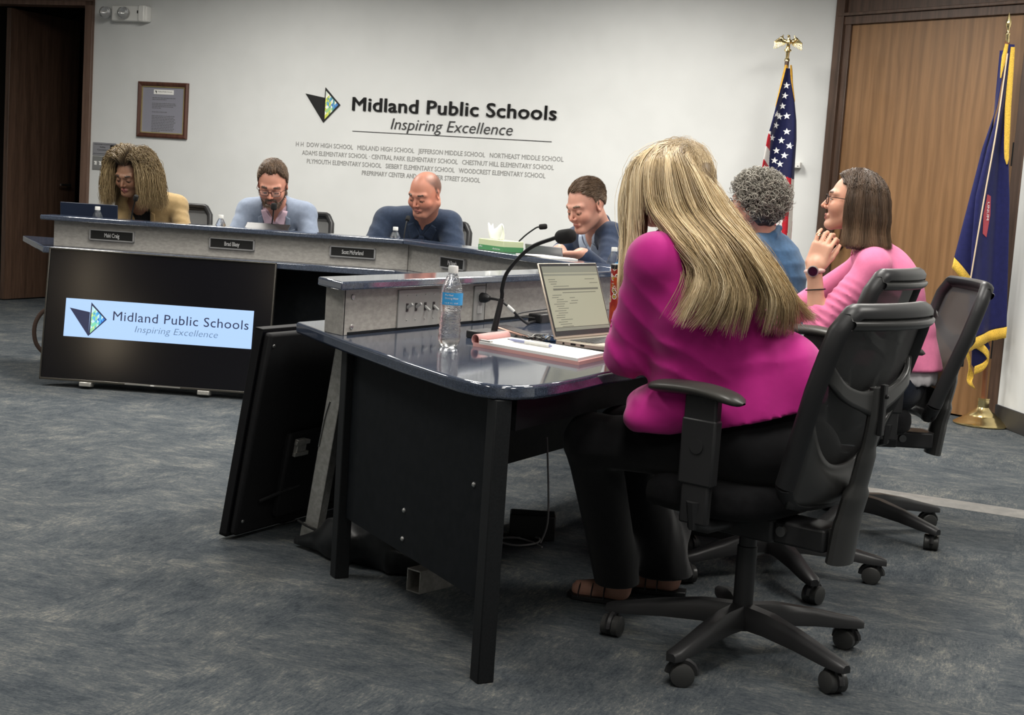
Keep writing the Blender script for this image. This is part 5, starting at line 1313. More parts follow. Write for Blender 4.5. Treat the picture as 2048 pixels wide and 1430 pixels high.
# --- woman in the tan blazer
tan = cloth('tan_blazer_wool', (.36, .255, .125), .10, 40, .2)
W1 = Person('person', 'woman with very full light brown curls in a tan blazer, looking down', (-2.25, 8.95), 277, .92, .96, lean=.36, hyaw=-.42, hpitch=.42, hroll=-.05, sw=.148,
            J=dict(head=(-2.296, 8.44, 1.150), neck=(-2.27, 8.57, 1.015)))
W1.skin((.22, .115, .07), brow=(.03, .02, .015), lip=(.25, .09, .08), hf=.0042, lipsz=1.05)
blazer(W1, tan, z0=-.26, w0=.012, w1=.075, wid=.06, g=.02, notch=-.12)
shirt(W1, cloth('black_top', (.008, .008, .009)), .006, collar=False, v=.075, cr=.085, name='top')
trousers(W1, cloth('black_trousers', (.010, .010, .011), .2)); shoes(W1, M['black_plastic'])
g_ = np.random.default_rng(5); N_ = 4200
d_ = nz_rows(g_.normal(size=(N_*3, 3))); az_ = np.arctan2(d_[:, 0], d_[:, 1]); keep = (d_[:, 2] > hairline(d_[:, 0], d_[:, 1], front=.60, temple=.30, side=-.1, back=-.6)); d_ = d_[keep][:N_]; n_ = len(d_)
rt = d_*SCR*1.0+SC0; side_ = np.where(rt[:, 0]+.012 > 0, 1., -1.)
az_ = np.arctan2(np.abs(d_[:, 0])+.03, d_[:, 1]); azt = np.clip(np.maximum(az_, .80)+g_.normal(size=n_)*.10, .66, math.pi)
R1 = (.145+.055*g_.random(n_)); top_ = np.clip((d_[:, 2]-.1)/.9, 0, 1)
K_ = 13; t_ = np.linspace(0, 1, K_)
endz = -.135-.045*g_.random(n_)-.02*np.abs(np.sin(azt)); rad_ = R1*(1-.25*top_*g_.random(n_)); 
pa = rt; pb = rt*1.0+nz_rows(d_/SCR)*.055*(.6+.6*g_.random((n_, 1)))+np.stack([side_*.03, np.zeros(n_), np.full(n_, .004)], 1)
pc_ = np.stack([side_*np.sin(azt)*rad_*.95, np.cos(azt)*rad_*.82-.02, rt[:, 2]*.35-.01], 1); pd_ = np.stack([side_*np.sin(azt)*rad_*1.06, np.cos(azt)*rad_*.85-.02, endz], 1)
P_ = []
for i in range(n_): P_.append(resample([pa[i], pb[i], pc_[i], pd_[i]], K_))
P_ = np.array(P_); ph_ = g_.random((n_, 1))*6.28; fr__ = 30+26*g_.random((n_, 1)); am_ = (.0065*t_)[None]*(.5+g_.random((n_, 1))); P_ += np.cumsum(g_.normal(size=(n_, K_, 3))*.0022, 1)*np.clip(t_*1.5, 0, 1)[None, :, None]
P_[:, :, 0] += am_*np.sin(fr__*t_[None]+ph_); P_[:, :, 1] += am_*np.cos(fr__*t_[None]*1.1+ph_); P_[:, :, 2] += .5*am_*np.sin(fr__*t_[None]*.9+ph_*2)
# hair falls with gravity: the head frame is used only for the roots
Rg = W1.Rb @ rotm(-.42, .12, 0); wgt = np.clip(t_*2, 0, 1)[None, :, None]
Pw = W1.j['head']+((P_*.98) @ W1.Rh.T)*(1-wgt)+((P_*.98) @ Rg.T)*wgt
mx = np.clip(g_.random((n_, 1, 1))*1.1-.1, 0, 1); tt = np.clip(t_[None, :, None]*2.2-.1, 0, 1)
cA, cB, cD = np.array([.035, .022, .014]), np.array([.17, .115, .055]), np.array([.36, .27, .14])
col_ = (cA*(1-tt)+(cB*(1-mx)+cD*mx)*tt)*np.ones((n_, K_, 1))
strand_mesh('hair', Pw, .0015, col_, W1.o)

# --- bearded man in the light blue blazer
M2 = Person('person', 'bearded man with dark rimmed glasses in a light blue blazer, head bowed', (-1.45, 8.92), 270, 1.08, 1.03, lean=.40, hyaw=.02, hpitch=.50, sw=.168,
            J=dict(head=(-1.449, 8.36, 1.150), neck=(-1.45, 8.50, 1.04)))
brn = (.05, .03, .018); brn2 = (.16, .10, .06)
M2.skin((.50, .235, .165), brow=brn, hf=.0042, paint=lambda c, q, nr, cid: c)
blazer(M2, cloth('light_blue_wool', (.21, .25, .325), .12, 30, .3), z0=-.30, w0=.045, w1=.070, wid=.062, g=.02)
sh2 = shirt(M2, cloth('pale_pink_shirt', (.60, .43, .50), .05), .010); wings(M2, sh2, bpy.data.materials['pale_pink_shirt'], [(.008, -.045), (.050, .012), (.078, .004), (.050, -.088)], .010)
trousers(M2, bpy.data.materials['black_trousers']); shoes(M2, M['black_plastic'])
short_hair(M2, 4600, .036, brn, brn2, flow=(.35, -.7, .8), lift=.95, line=dict(front=.70, temple=.44, side=-.15), thick=1.10, wave=.5, lmask=lambda d: .35+.9*np.clip(d[:, 2], 0, 1))
def beard(p, col, col2, N=1600, L=.010, full=True, seed=8, top=-.035):
    h = p.hs; g = np.random.default_rng(seed); c = p.j['head']; r = .13*h; s = SDF(*[np.arange(c[i]-r, c[i]+r, .0042) for i in range(3)]); s.frame(c, p.Rh)
    v = lambda x, y, z: (x*h, y*h, z*h)
    for x in (-1, 1): s.cone(v(x*.061, .000, -.045), v(x*.020, .074, -.098), .017*h, .0235*h, .015); s.cone(v(x*.062, .004, -.010), v(x*.061, .002, -.045), .008*h, .017*h, .01)
    s.ell(v(0, .086, -.100), v(.026, .019, .024), k=.012); s.chain([v(-.032, .074, -.075), v(-.026, .086, -.052), v(0, .0965, -.0475), v(.026, .086, -.052), v(.032, .074, -.075)], [.0065*h, .0058*h, .005*h, .0058*h, .0065*h], .004)
    s.ell(v(0, .098, -.066), v(.019, .02, .0085), k=.003, neg=True); s.fn(lambda X, Y, Z, f: np.where(np.abs(f) < .02, f-.0018*wob(X, Y, Z, 10), f)); s.frame()
    V, Q, cid = s.mesh(); V = relax(V, Q, 1); b_ = np_mesh('beard', V, Q, M['hair'], p.o, col=np.tile(np.array(col)*.9, (len(V), 1)))
    i = g.integers(0, len(V), N); cen = c+np.array(p.Rh @ np.array([0, .03, -.05])); nn = nz_rows(V[i]-cen); dn = nz_rows(nn*.6-p.Rh[:, 2]*.8); t = np.linspace(0, 1, 4)[None, :, None]
    P = V[i][:, None]-nn[:, None]*.001+dn[:, None]*t*L*(.6+.8*g.random((N, 1, 1))); m = g.random((N, 1)); strand_mesh('beard_tips', P, .0007, np.array(col)*(1-m)+np.array(col2)*m, b_)
beard(M2, (.075, .045, .03), (.20, .14, .10))
glasses(M2, mat('tortoise_rim', (.045, .012, .008), .25), w=.0265, hgt=.0175, z=-.002, r=.0017)

# --- man in the navy polo
M3 = Person('person', 'man with closely shaved hair in a navy polo shirt, looking down', (-.58, 8.90), 266, 1.16, 1.05, lean=.42, hyaw=-.50, hpitch=.42, hroll=-.06, sw=.185,
            J=dict(head=(-.560, 8.30, 1.155), neck=(-.57, 8.46, 1.035)))
def buzz(c, q, nr, cid):
    x, y, z = q[:, 0]-SC0[0], q[:, 1]-SC0[1], q[:, 2]-SC0[2]; n = np.sqrt(x*x+y*y+z*z)+1e-6; w = 1/(1+np.exp(-(z/n-hairline(x, y, front=.80, temple=.62, side=-.2))*18)); w = np.where(np.hypot(x/.08, y/.1) > 3, 0, w)*nr
    w = w*np.clip(1.15-np.clip(z/n-.2, 0, 1)*1.1, .25, .8); c = c*(1-w[:, None])+np.array([.045, .03, .025])*w[:, None]
    b = np.exp(-((q[:, 2]+.085)/.035)**2)*(q[:, 1] > -.01)*nr*.28; b = b*(cid == 0); return c*(1-b[:, None])+np.array([.12, .07, .055])*b[:, None]
M3.skin((.46, .20, .135), brow=(.05, .03, .02), hf=.0042, paint=buzz, fat=.009, jaw=1.5)
polo = cloth('navy_pique', (.020, .031, .056), .15, 60, .4)
def polo_fn(s):
    M3.torso(s, .018, neck=False, belly=.01)
    for sd in 'LR': M3.arm(s, sd, .022 if 1 else 0, t1=.85)
    s.frame(M3.j['neck'], M3.Rt); s.cone((0, 0, -.05), (0, .02, .12), .058, .068, .006, neg=True)
    for x in (-1, 1): s.chain([(x*.012, -.060, .03), (x*.055, -.03, .024), (x*.066, .02, .004), (x*.045, .066, -.022), (x*.060, .088, -.060)], [.011, .011, .013, .012, .008], .01)
    s.fn(vopen(.002, .022, -.055, .01, .04)); s.fn(lambda X, Y, Z, f: np.where((Y > .02) & (Z > -.2) & (np.abs(f) < .03), f-.003*(np.abs(X) < .016), f)); s.frame()
    for sd in 'LR':
        E, S, W = M3.j['el'+sd], M3.j['sh'+sd], M3.j['wr'+sd]; folds(s, E, .15, nz(E-S)+nz(W-E)*.6, .04, .004, 2); folds(s, S*.6+E*.4, .14, nz(E-S)+M3.Rt[:, 0]*.6, .055, .003, 4)
    folds(s, M3.j['chest'], .24, M3.Rt[:, 0]+M3.Rt[:, 2]*.6, .075, .003, 1)
pg = M3.garment('polo_shirt', polo, .009, polo_fn)
wings(M3, pg, polo, [(.010, -.050), (.052, .006), (.088, -.012), (.060, -.092)])
drape(M3, pg, lambda u, v: (-.017+.034*u, -.20+.145*v), 4, 12, .004, polo, 'placket')
drape(M3, pg, lambda u, v: (.0065*math.cos(u*6.283)*v, -.118+.0065*math.sin(u*6.283)*v), 12, 2, .009, M['white_plastic'], 'button')
shirt(M3, cloth('white_undershirt', (.6, .6, .6)), .002, collar=False, v=.02, cr=.056, name='undershirt')
trousers(M3, bpy.data.materials['black_trousers']); shoes(M3, M['black_plastic'])

# --- man in the navy suit
M4 = Person('person', 'man with side-parted brown hair in a navy suit reading papers', (.66, 7.70), 214, 1.04, 1.06, lean=.38, hyaw=.10, hpitch=.42, hroll=.04, sw=.175,
            J=dict(head=(.322, 7.24, 1.155), neck=(.40, 7.40, 1.04), shR=(.30, 7.62, .97), shL=(.46, 7.27, 1.01), elL=(.44, 7.02, .82), wrL=(.30, 6.93, .925), elR=(.16, 7.46, .84), wrR=(.20, 7.10, .93)))
M4.skin((.52, .27, .20), brow=(.10, .06, .035), hf=.0042, handspec=dict(L=((-.95, -.1, -.06), (0, .2, 1), dict(curl=(.15, .2, .2))), R=((-.2, -.95, -.08), (.1, 0, 1))))
nav = cloth('navy_suit_wool', (.022, .034, .066), .18, 30, .3)
blazer(M4, nav, z0=-.28, w0=.05, w1=.068, wid=.06, g=.018, sleeve=.86)
sh4 = shirt(M4, cloth('pale_blue_shirt', (.42, .50, .62), .05), .010); wings(M4, sh4, bpy.data.materials['pale_blue_shirt'], [(.008, -.045), (.050, .012), (.080, .004), (.050, -.088)], .010)
b = MB(); 
for sd in 'LR':
    E, W = M4.j['el'+sd], M4.j['wr'+sd]; b.tube([tuple(E+(W-E)*.84), tuple(E+(W-E)*.95)], .037, 16)
b.build('shirt_cuff', bpy.data.materials['pale_blue_shirt'], M4.o, smooth=True)
trousers(M4, bpy.data.materials['navy_suit_wool']); shoes(M4, M['black_plastic'])
short_hair(M4, 4600, .036, (.085, .052, .030), (.20, .13, .08), flow=(-.75, -.75, .15), lift=.42, line=dict(front=.66, temple=.42, side=-.18), thick=1.065, wave=.12, lmask=lambda d: .3+.9*np.clip(d[:, 2]+.1, 0, 1))
# --- woman in the magenta blazer, seated nearest to the camera
W5 = Person('person', 'woman with long blonde hair in a magenta blazer, elbow on the near desk', (.665, 3.775), 146, .92, .94, hyaw=.10, hpitch=.16, hroll=0, J=dict(
    hip=(.665, 3.77, .600), waist=(.610, 3.765, .765), chest=(.505, 3.77, .945), neck=(.425, 3.83, 1.095), head=(.407, 3.915, 1.248),
    shL=(.345, 3.648, 1.043), shR=(.515, 3.945, 1.045), elL=(.305, 3.755, .803), wrL=(.325, 3.985, .955), elR=(.42, 4.12, .80), wrR=(.37, 4.05, .95),
    hpL=(.61, 3.69, .575), hpR=(.71, 3.85, .575), knL=(.235, 3.90, .535), knR=(.33, 4.07, .535), anL=(.365, 4.19, .085), anR=(.530, 4.33, .085), toL=(.250, 4.225, .028), toR=(.42, 4.35, .028)))
W5.skin((.50, .27, .20), brow=(.2, .13, .08), hf=.004, lids='open', lipsz=1., handspec=dict(L=((.1, -.1, 1), (-.9, -.2, .2), dict(curl=(.5, .7, .5)))))
mag = cloth('magenta_crepe', (.43, .016, .20), .05, 25, .12, rough=.7, sheen=.2, weave=1400)
def mag_fn(s):
    p = W5; j = p.j; p.torso(s, .020, k=.05, neck=False); s.frame()
    for sd in 'LR': s.cone(j['sh'+sd], j['el'+sd], .070, .062, .03); s.cone(j['el'+sd], j['el'+sd]+(j['wr'+sd]-j['el'+sd])*.55, .060, .052, .02)
    s.ell(j['shL']+np.array([.01, -.005, .012]), (.066, .062, .060), k=.03); s.ell(j['elL']+np.array([.0, -.01, -.002]), (.060, .064, .060), k=.02)
    # peplum skirt spreading over hips and thighs
    w = lambda x, y, z: np.array([x, y, z])-p.root
    s.cone(j['waist'], w(.655, 3.755, .62), .150, .185, .05); s.ell(w(.50, 3.77, .665), (.19, .17, .075), k=.05); s.ell(w(.735, 3.76, .755), (.095, .145, .12), k=.06); s.ell(w(.385, 3.70, .635), (.085, .06, .045), k=.04); s.ell(w(.465, 3.70, .80), (.105, .10, .14), k=.05); s.ell(w(.43, 3.66, .93), (.09, .085, .12), k=.05)
    s.frame(j['neck'], p.Rt); s.cone((0, 0, -.03), (0, .02, .12), .050, .062, .006, neg=True); s.chain([(-.062, .0, .0), (-.035, -.05, .022), (.035, -.05, .022), (.062, .0, .0)], [.017]*4, .015); s.fn(vopen(.01, .06, -.30, .02, .04)); s.frame()
    # sloping hem: lower in front, rising to the back
    def hem(X, Y, Z, f):
        x = X+p.root[0]; y = Y+p.root[1]; zz = .606+.27*np.clip(x-.42, 0, .5)+.0*y-.02*np.clip(.36-x, 0, .1)*5; return np.maximum(f, zz-Z)
    up = nz(j['shL']-j['elL']); a = up*.85+np.array([.45, .1, .0])
    folds(s, j['shL']*.42+j['elL']*.58, .19, a, .060, .0038, 1.1); folds(s, j['elL'], .11, a+np.array([.3, 0, -.2]), .040, .0036, .3)
    folds(s, w(.60, 3.62, .86), .20, np.array([-.2, .1, 1.]), .14, .0034, 2.0); folds(s, w(.70, 3.62, .72), .17, np.array([1., .3, -.35]), .10, .004, .5); folds(s, w(.45, 3.62, .80), .13, np.array([.5, .2, 1.]), .05, .0045, 1.)
    s.fn(hem)
    # back seams
    for x0, x1 in ((.060, .075), (-.05, -.07)):
        N = j['neck']; q = [N+p.Rt @ np.array([x0, -.145, -.20]), N+p.Rt @ np.array([(x0+x1)/2, -.140, -.32]), N+p.Rt @ np.array([x1*1.35, -.175, -.50])]
        s.chain(q, [.0032]*3, .005, neg=True)
mg = W5.garment('blazer', mag, .0068, mag_fn, zlo=.55, zhi=None)
b = MB(); E, W = W5.j['elL'], W5.j['wrL']; c = E+(W-E)*.52+np.array([-.02, -.05, 0]); 
for k in range(3): b.ball(tuple(E+(W-E)*(.30+.09*k)+np.array([-.052, -.030, .0])), .0055)
b.build('cuff_button', mag, mg, smooth=True)
blk = cloth('black_crepe', (.007, .007, .008), .15, 30, .2)
def w5t(s):
    p = W5; j = p.j; s.frame(); d_ = np.array([.012, .01, -.10]); s.cone(j['knL'], j['anL']+d_, .066, .064, .03); s.cone(j['knR'], j['anR']+d_, .070, .088, .03); s.cone(j['anL']+np.array([0, 0, .10]), j['anR']+np.array([0, 0, .12]), .050, .055, .06); folds(s, j['anR']+np.array([0, 0, .15]), .2, (1, .3, .15), .06, .004); s.ell(j['hip']+np.array([.03, 0, -.02]), (.19, .19, .115), k=.04)
trousers(W5, blk, g=.018, h=.009, extra=w5t, hem=.070)
sand = M['black_plastic']
for sd in 'LR':
    A, T = W5.j['an'+sd], W5.j['to'+sd]; d = nz(np.array([T[0]-A[0], T[1]-A[1], 0])); n = np.array([-d[1], d[0], 0]); b = MB()
    P = [A*[1, 1, 0]-d*.055, A*[1, 1, 0], T*[1, 1, 0]-d*.03, T*[1, 1, 0]+d*.012, T*[1, 1, 0]+d*.035]; ws = [.026, .034, .042, .040, .012]
    pts = [q+n*w for q, w in zip(P, ws)]+[q-n*w for q, w in zip(P[::-1], ws[::-1])]; b.prism([(q[0], q[1]) for q in pts], .001, .016)
    so = b.build('sandal', sand, W5.o, bevel=.003)
    for t, r_, hh in ((.30, .038, .068), (.62, .038, .050), (.95, .036, .042)):
        c = A*[1, 1, 0]+(T-A)*[1, 1, 0]*t; b = MB(); b.tube([tuple(c+n*math.cos(a)*(r_+.004)+np.array([0, 0, .012+math.sin(a)*hh*.85])) for a in np.linspace(0, math.pi, 14)], .006, 6, flat=.35, up=tuple(d)); b.build('sandal_strap', sand, so, smooth=True)
    b = MB(); b.tube([tuple(A+d*math.cos(a)*.052+n*math.sin(a)*.044+np.array([0, 0, -.01])) for a in np.linspace(0, 2*math.pi, 20)], .005, 6); b.build('sandal_strap', sand, so, smooth=True)
glasses(W5, mat('purple_rim', (.05, .02, .09), .3), w=.030, hgt=.021, y=.112, r=.0026, lens=False)
HG = [[(0.368, 3.92, 1.366), (0.318, 3.93, 1.30), (0.292, 3.92, 1.20), (0.300, 3.87, 1.10), (0.298, 3.82, 1.0), (0.296, 3.79, .925)],
 [(0.371, 3.9, 1.367), (0.311, 3.84, 1.294), (0.305, 3.80, 1.174), (0.304, 3.785, 1.08), (0.298, 3.775, 0.996), (0.302, 3.78, 0.915)],
 [(0.379, 3.9, 1.369), (0.345, 3.8, 1.295), (0.350, 3.75, 1.190), (0.392, 3.63, 1.118), (0.456, 3.545, 1.030), (0.408, 3.53, 0.905)],
 [(0.384, 3.9, 1.369), (0.372, 3.79, 1.297), (0.388, 3.73, 1.181), (0.445, 3.585, 1.095), (0.492, 3.535, 1.005), (0.440, 3.54, 0.895)],
 [(0.388, 3.9, 1.369), (0.394, 3.785, 1.298), (0.425, 3.71, 1.184), (0.486, 3.575, 1.094), (0.535, 3.54, 0.995), (0.511, 3.555, 0.890)],
 [(0.394, 3.9, 1.37), (0.418, 3.785, 1.293), (0.458, 3.7, 1.186), (0.523, 3.58, 1.097), (0.582, 3.565, 0.984), (0.572, 3.59, 0.885)],
 [(0.401, 3.9, 1.369), (0.444, 3.8, 1.282), (0.493, 3.71, 1.182), (0.563, 3.6, 1.094), (0.631, 3.595, 0.985), (0.628, 3.63, 0.892)],
 [(0.407, 3.91, 1.368), (0.465, 3.83, 1.271), (0.526, 3.74, 1.177), (0.602, 3.64, 1.083), (0.678, 3.65, 0.979), (0.691, 3.70, 0.884)],
 [(0.415, 3.93, 1.367), (0.486, 3.87, 1.259), (0.559, 3.8, 1.165), (0.646, 3.74, 1.062), (0.717, 3.76, 0.967), (0.785, 3.84, 0.912)],
 [(.42, 3.95, 1.365), (.49, 3.96, 1.25), (.57, 3.93, 1.14), (.66, 3.88, 1.04), (.735, 3.86, .96), (.80, 3.88, .915)],
 [(.41, 3.97, 1.355), (.44, 4.03, 1.25), (.47, 4.05, 1.12), (.50, 4.02, 1.04), (.54, 3.98, .98), (.58, 3.97, .93)]]
KH = 26
G_ = np.array([resample(np.array(g)-W5.root, KH) for g in HG]); nG = len(G_)
def sheet(u): 
    i = np.clip(u.astype(int), 0, nG-2); f = (u-i)[:, None, None]; f = f*f*(3-2*f)*.5+f*.5; return G_[i]*(1-f)+G_[i+1]*f
g_ = np.random.default_rng(21)
hc_ = W5.j['head']
# soft hair mass under the strands
s = SDF(*[np.arange(lo, hi, .0075) for lo, hi in zip(G_.reshape(-1, 3).min(0)-.05, G_.reshape(-1, 3).max(0)+.05)])
s.frame(hc_, W5.Rh); s.ell(SC0*.94, SCR*.94*.98, k=.01); s.cone((0, -.05, .0), (0, -.06, -.12), .065, .05, .04); s.frame()
for i in range(nG):
    for k in range(6, KH-7):
        t = k/KH; a = G_[i, k]; inw = nz(hc_-np.array([-.02 if i > 1 else .06, -.06 if i > 1 else -.2, .15])-a)*(.034 if t > .3 else .026)
        if i > 1 or k < KH-12: s.cone(a+inw, G_[i, k+1]+inw, .015, k=.03)
# keep the face clear
s.frame(hc_, W5.Rh); s.box((0, .16, -.06), (.055, .10, .13), .03, neg=True, k=.02); s.frame()
hm = soft('hair', s, M['hair'], W5.o, 3, col=(.20, .14, .08))
NC = 170; uc = g_.random(NC)*(nG-1.001+.25); uc = np.sort(np.clip(uc, 0, nG-1.001)); lc = 1-.24*g_.random(NC)*(g_.random(NC) < .8); oc = g_.random(NC); tone = g_.random(NC)
NS = 8200; ci = g_.integers(0, NC, NS); u = uc[ci]+g_.normal(size=NS)*.15; u = np.clip(u, 0, nG-1.001)
Pc = sheet(uc)[ci]; Pu = sheet(u); t_ = np.linspace(0, 1, KH)[None, :, None]; w_ = np.clip((t_-.15)/.6, 0, 1)**.8*.86
P = Pu*(1-w_)+Pc*w_
Nrm = nz_rows(P-(hc_-np.array([-.05, 0, .10]))[None, None]); Nrm[:, :, 2] *= .4; Nrm = nz_rows(Nrm)
P = P+Nrm*((oc[ci]*.026+.010*g_.random(NS)-.004)[:, None, None]*np.clip(t_*4, .2, 1))
P += g_.normal(size=(NS, 1, 3))*.0045*(.3+t_)
ph = g_.random((NS, 1, 1))*6.28+tone[ci][:, None, None]*9; side = np.cross(Nrm, np.gradient(P, axis=1)); side = nz_rows(side)
P += side*(np.sin(t_*9+ph*.3+tone[ci][:, None, None]*7)*.007*np.clip((t_-.3)*1.6, 0, 1))
# tips sweep gently
P += side*(.035*(oc[ci]-.45)[:, None, None]*np.clip((t_-.72)/.28, 0, 1)**2)
# lengths
for i in range(NS):
    pass
L_ = (lc[ci]*(1-.10*g_.random(NS)**2)*np.where((u > 1.12) & (u < 1.80), .56, 1))[:, None]; tq = np.linspace(0, 1, KH)[None]*L_*(KH-1); i0 = np.clip(tq.astype(int), 0, KH-2); f = (tq-i0)[..., None]; ar = np.arange(NS)[:, None]
P = P[ar, i0]*(1-f)+P[ar, i0+1]*f
# roots spread over the scalp instead of one point
dr = nz_rows(g_.normal(size=(NS, 3))*[.55, 1.0, .3]+[0.05, -.3, .9]); rootp = hc_+((dr*SCR*1.02+SC0)*.94) @ W5.Rh.T; wr = np.clip(1-t_*5.0, 0, 1)**1.2; P = P*(1-wr)+rootp[:, None]*wr
# stay outside the head
q = (P-hc_) @ W5.Rh/.94-SC0; n = np.linalg.norm(q/(SCR*1.06), axis=2, keepdims=True); q = np.where(n < 1, q/np.maximum(n, .3), q); P = hc_+((q+SC0)*.94) @ W5.Rh.T
tn = np.clip(tone[ci]*.75+g_.random(NS)*.45-.1, 0, 1)[:, None]
cl = np.where(tn < .5, np.array([.20, .135, .07])*(1-2*tn)+np.array([.60, .45, .25])*2*tn, np.array([.60, .45, .25])*(2-2*tn)+np.array([.95, .80, .54])*(2*tn-1))
rt_ = np.clip(1-t_*3.0, 0, 1)*.35; cl = cl[:, None]*(1-rt_)+np.array([.23, .165, .10])*rt_
strand_mesh('hair_strands', P, .00125, cl*np.ones((NS, KH, 1)), hm)
# fly-aways
NF = 260; k_ = g_.integers(0, NS, NF); Pf = P[k_]+np.cumsum(g_.normal(size=(NF, KH, 3))*.0022, 1)+Nrm[k_]*.006; strand_mesh('loose_hairs', Pf, .0005, (cl*np.ones((NS, KH, 1)))[k_], hm)

# generic fall of hair from a parting
def fall(p, N, cols, zend, r0=1.08, r1=1.16, r2=1.12, azmin=1.15, seed=3, front=.60, flick=.012, rad=.0011, line=None, K=16, under=True, part=.0, Rg=None):
    g = np.random.default_rng(seed); h = p.hs; d = nz_rows(g.normal(size=(N*3, 3))); keep = d[:, 2] > hairline(d[:, 0], d[:, 1], **(line or dict(front=front, temple=.35, side=-.1, back=-.55)))
    d = d[keep][:N]; n = len(d); sx = np.where(d[:, 0] > part, 1., -1.); az = np.arctan2(np.abs(d[:, 0]-part)+.02, d[:, 1]); az = np.clip(np.maximum(az, azmin)+g.normal(size=n)*.05, azmin-.08, math.pi)
    cx, cy = sx*np.sin(az), np.cos(az); j_ = 1+.07*(g.random(n)-.5); E = lambda r, z: np.stack([cx*SCR[0]*r*j_, cy*SCR[1]*r*j_+SC0[1], z], 1)
    a = d*SCR*1.02+SC0; b_ = a*[1, 1, 1]+nz_rows(d/SCR)*.010; z1 = np.minimum(a[:, 2], .05); m = E(r0, z1-.005); P = np.stack([a, b_, m, E(r1, np.full(n, -.045)), E(r2, np.full(n, zend*.62)), E(r2*1.02, zend+.014*(g.random(n)-.7))+np.stack([cx*flick, cy*flick, np.zeros(n)], 1)], 1)
    P = np.array([resample(q, K) for q in P])*h; R_ = p.Rb if Rg is None else Rg; t = np.linspace(0, 1, K)[None, :, None]; w = np.clip(t*1.8-.2, 0, 1)
    P = p.j['head']+(P @ p.Rh.T)*(1-w)+(P @ R_.T)*w; P += np.cumsum(g.normal(size=P.shape)*.0007, 1)
    tn = np.clip(.5+.35*np.sin(az*14+sx*2)[:, None]+.5*(g.random((n, 1))-.5), 0, 1); c0, c1, c2 = [np.array(c) for c in cols]; c = (c0*(1-tn)+c1*tn)[:, None]; tt = np.clip((t-.62)/.38, 0, 1)*(.25+.75*tn[:, None]); c = c*(1-tt)+c2*tt
    return P, c
W6 = Person('person', 'woman with brown bobbed hair in a pink cardigan resting chin on hand', (1.40, 5.42), 170, .90, .96, hyaw=-.04, hpitch=-.08, J=dict(
    hip=(1.44, 5.41, .595), waist=(1.45, 5.395, .765), chest=(1.395, 5.365, .93), neck=(1.292, 5.33, 1.085), head=(1.213, 5.30, 1.243), shL=(1.275, 5.175, 1.020), shR=(1.335, 5.49, 1.025), elL=(1.088, 5.15, .792), wrL=(1.062, 5.165, 1.005),
    elR=(1.06, 5.55, .80), wrR=(.90, 5.36, .775), hpL=(1.42, 5.33, .575), hpR=(1.44, 5.50, .575), knL=(1.02, 5.34, .53), knR=(1.03, 5.52, .53), anL=(1.06, 5.34, .085), anR=(1.07, 5.52, .085), toL=(.92, 5.34, .03), toR=(.93, 5.52, .03)))
W6.skin((.60, .32, .22), brow=(.10, .06, .04), iris=(.06, .04, .03), hf=.0036, lids='open', lipsz=1.0, handspec=dict(L=((.30, .12, 1.0), (-.45, -.9, .1), dict(curls=[(.55, .95, .5), (.45, .85, .5), (.35, .75, .5), (.15, .45, .4)], thumb=.12)), R=((-.8, -.5, -.05), (0, 0, 1), dict(curl=(.15, .25, .2)))))
pk = cloth('pink_knit', (.74, .20, .36), .06, 30, .35, sheen=.1, weave=1100)
def pk_fn(s):
    p = W6; j = p.j; p.torso(s, .012, neck=False, k=.045); s.frame(); w = lambda x, y, z: np.array([x, y, z])-p.root
    for sd in 'LR': s.cone(j['sh'+sd], j['el'+sd], .052, .048, .03)
    s.cone(j['elL'], j['elL']+(j['wrL']-j['elL'])*.22, .050, .046, .012); s.cone(j['elR'], j['elR']+(j['wrR']-j['elR'])*.5, .050, .044, .012)
    s.cone(j['waist'], w(1.455, 5.40, .64), .135, .170, .04)
    s.frame(j['neck'], p.Rt); s.cone((0, 0, -.05), (0, .03, .10), .054, .070, .006, neg=True); s.frame()
    up = nz(j['shL']-j['elL']); folds(s, j['shL']*.3+j['elL']*.7, .15, up+np.array([.2, 0, .5]), .030, .0042, .4); folds(s, j['elL'], .10, up, .022, .003, 1.); folds(s, w(1.36, 5.24, .90), .13, np.array([.6, 0, 1.]), .055, .0035, 0.); s.fn(lambda X, Y, Z, f: np.maximum(f, .640-Z))
W6.garment('cardigan', pk, .0068, pk_fn, zlo=.55)
def wt_fn(s):
    p = W6; j = p.j; s.frame(); w = lambda x, y, z: np.array([x, y, z])-p.root; s.cone(j['waist'], w(1.455, 5.40, .60), .120, .150, .04); s.ell(w(1.45, 5.41, .62), (.152, .155, .08), k=.03); s.fn(lambda X, Y, Z, f: np.maximum(np.maximum(f, .585-Z), Z-.70)); folds(s, w(1.5, 5.25, .63), .2, (1, .3, .1), .05, .003)
W6.garment('white_top', cloth('white_jersey', (.62, .60, .62), .04), .009, wt_fn, zlo=.55, zhi=.75)
trousers(W6, cloth('dark_denim', (.012, .016, .028), .25, 60, .4), g=.016); shoes(W6, M['black_plastic'])
P, c = fall(W6, 5200, ((.045, .028, .018), (.11, .068, .042), (.26, .165, .095)), -.158, azmin=1.28, r0=1.10, r1=1.24, r2=1.22, seed=4, line=dict(front=.70, temple=.45, side=-.1, back=-.55), rad=.0009)
s = SDF(*[np.arange(W6.j['head'][i]-.17, W6.j['head'][i]+.17, .005) for i in range(3)])
s.frame(W6.j['head'], W6.Rh); s.ell(SC0*.96, SCR*.99, k=.001); s.cone((-.02, -.045, -.03), (-.02, -.05, -.115), .072, .068, .03); s.cone((.02, -.045, -.03), (.02, -.05, -.115), .072, .068, .03); s.box((0, .115, -.10), (.14, .10, .155), .02, neg=True, k=.01)
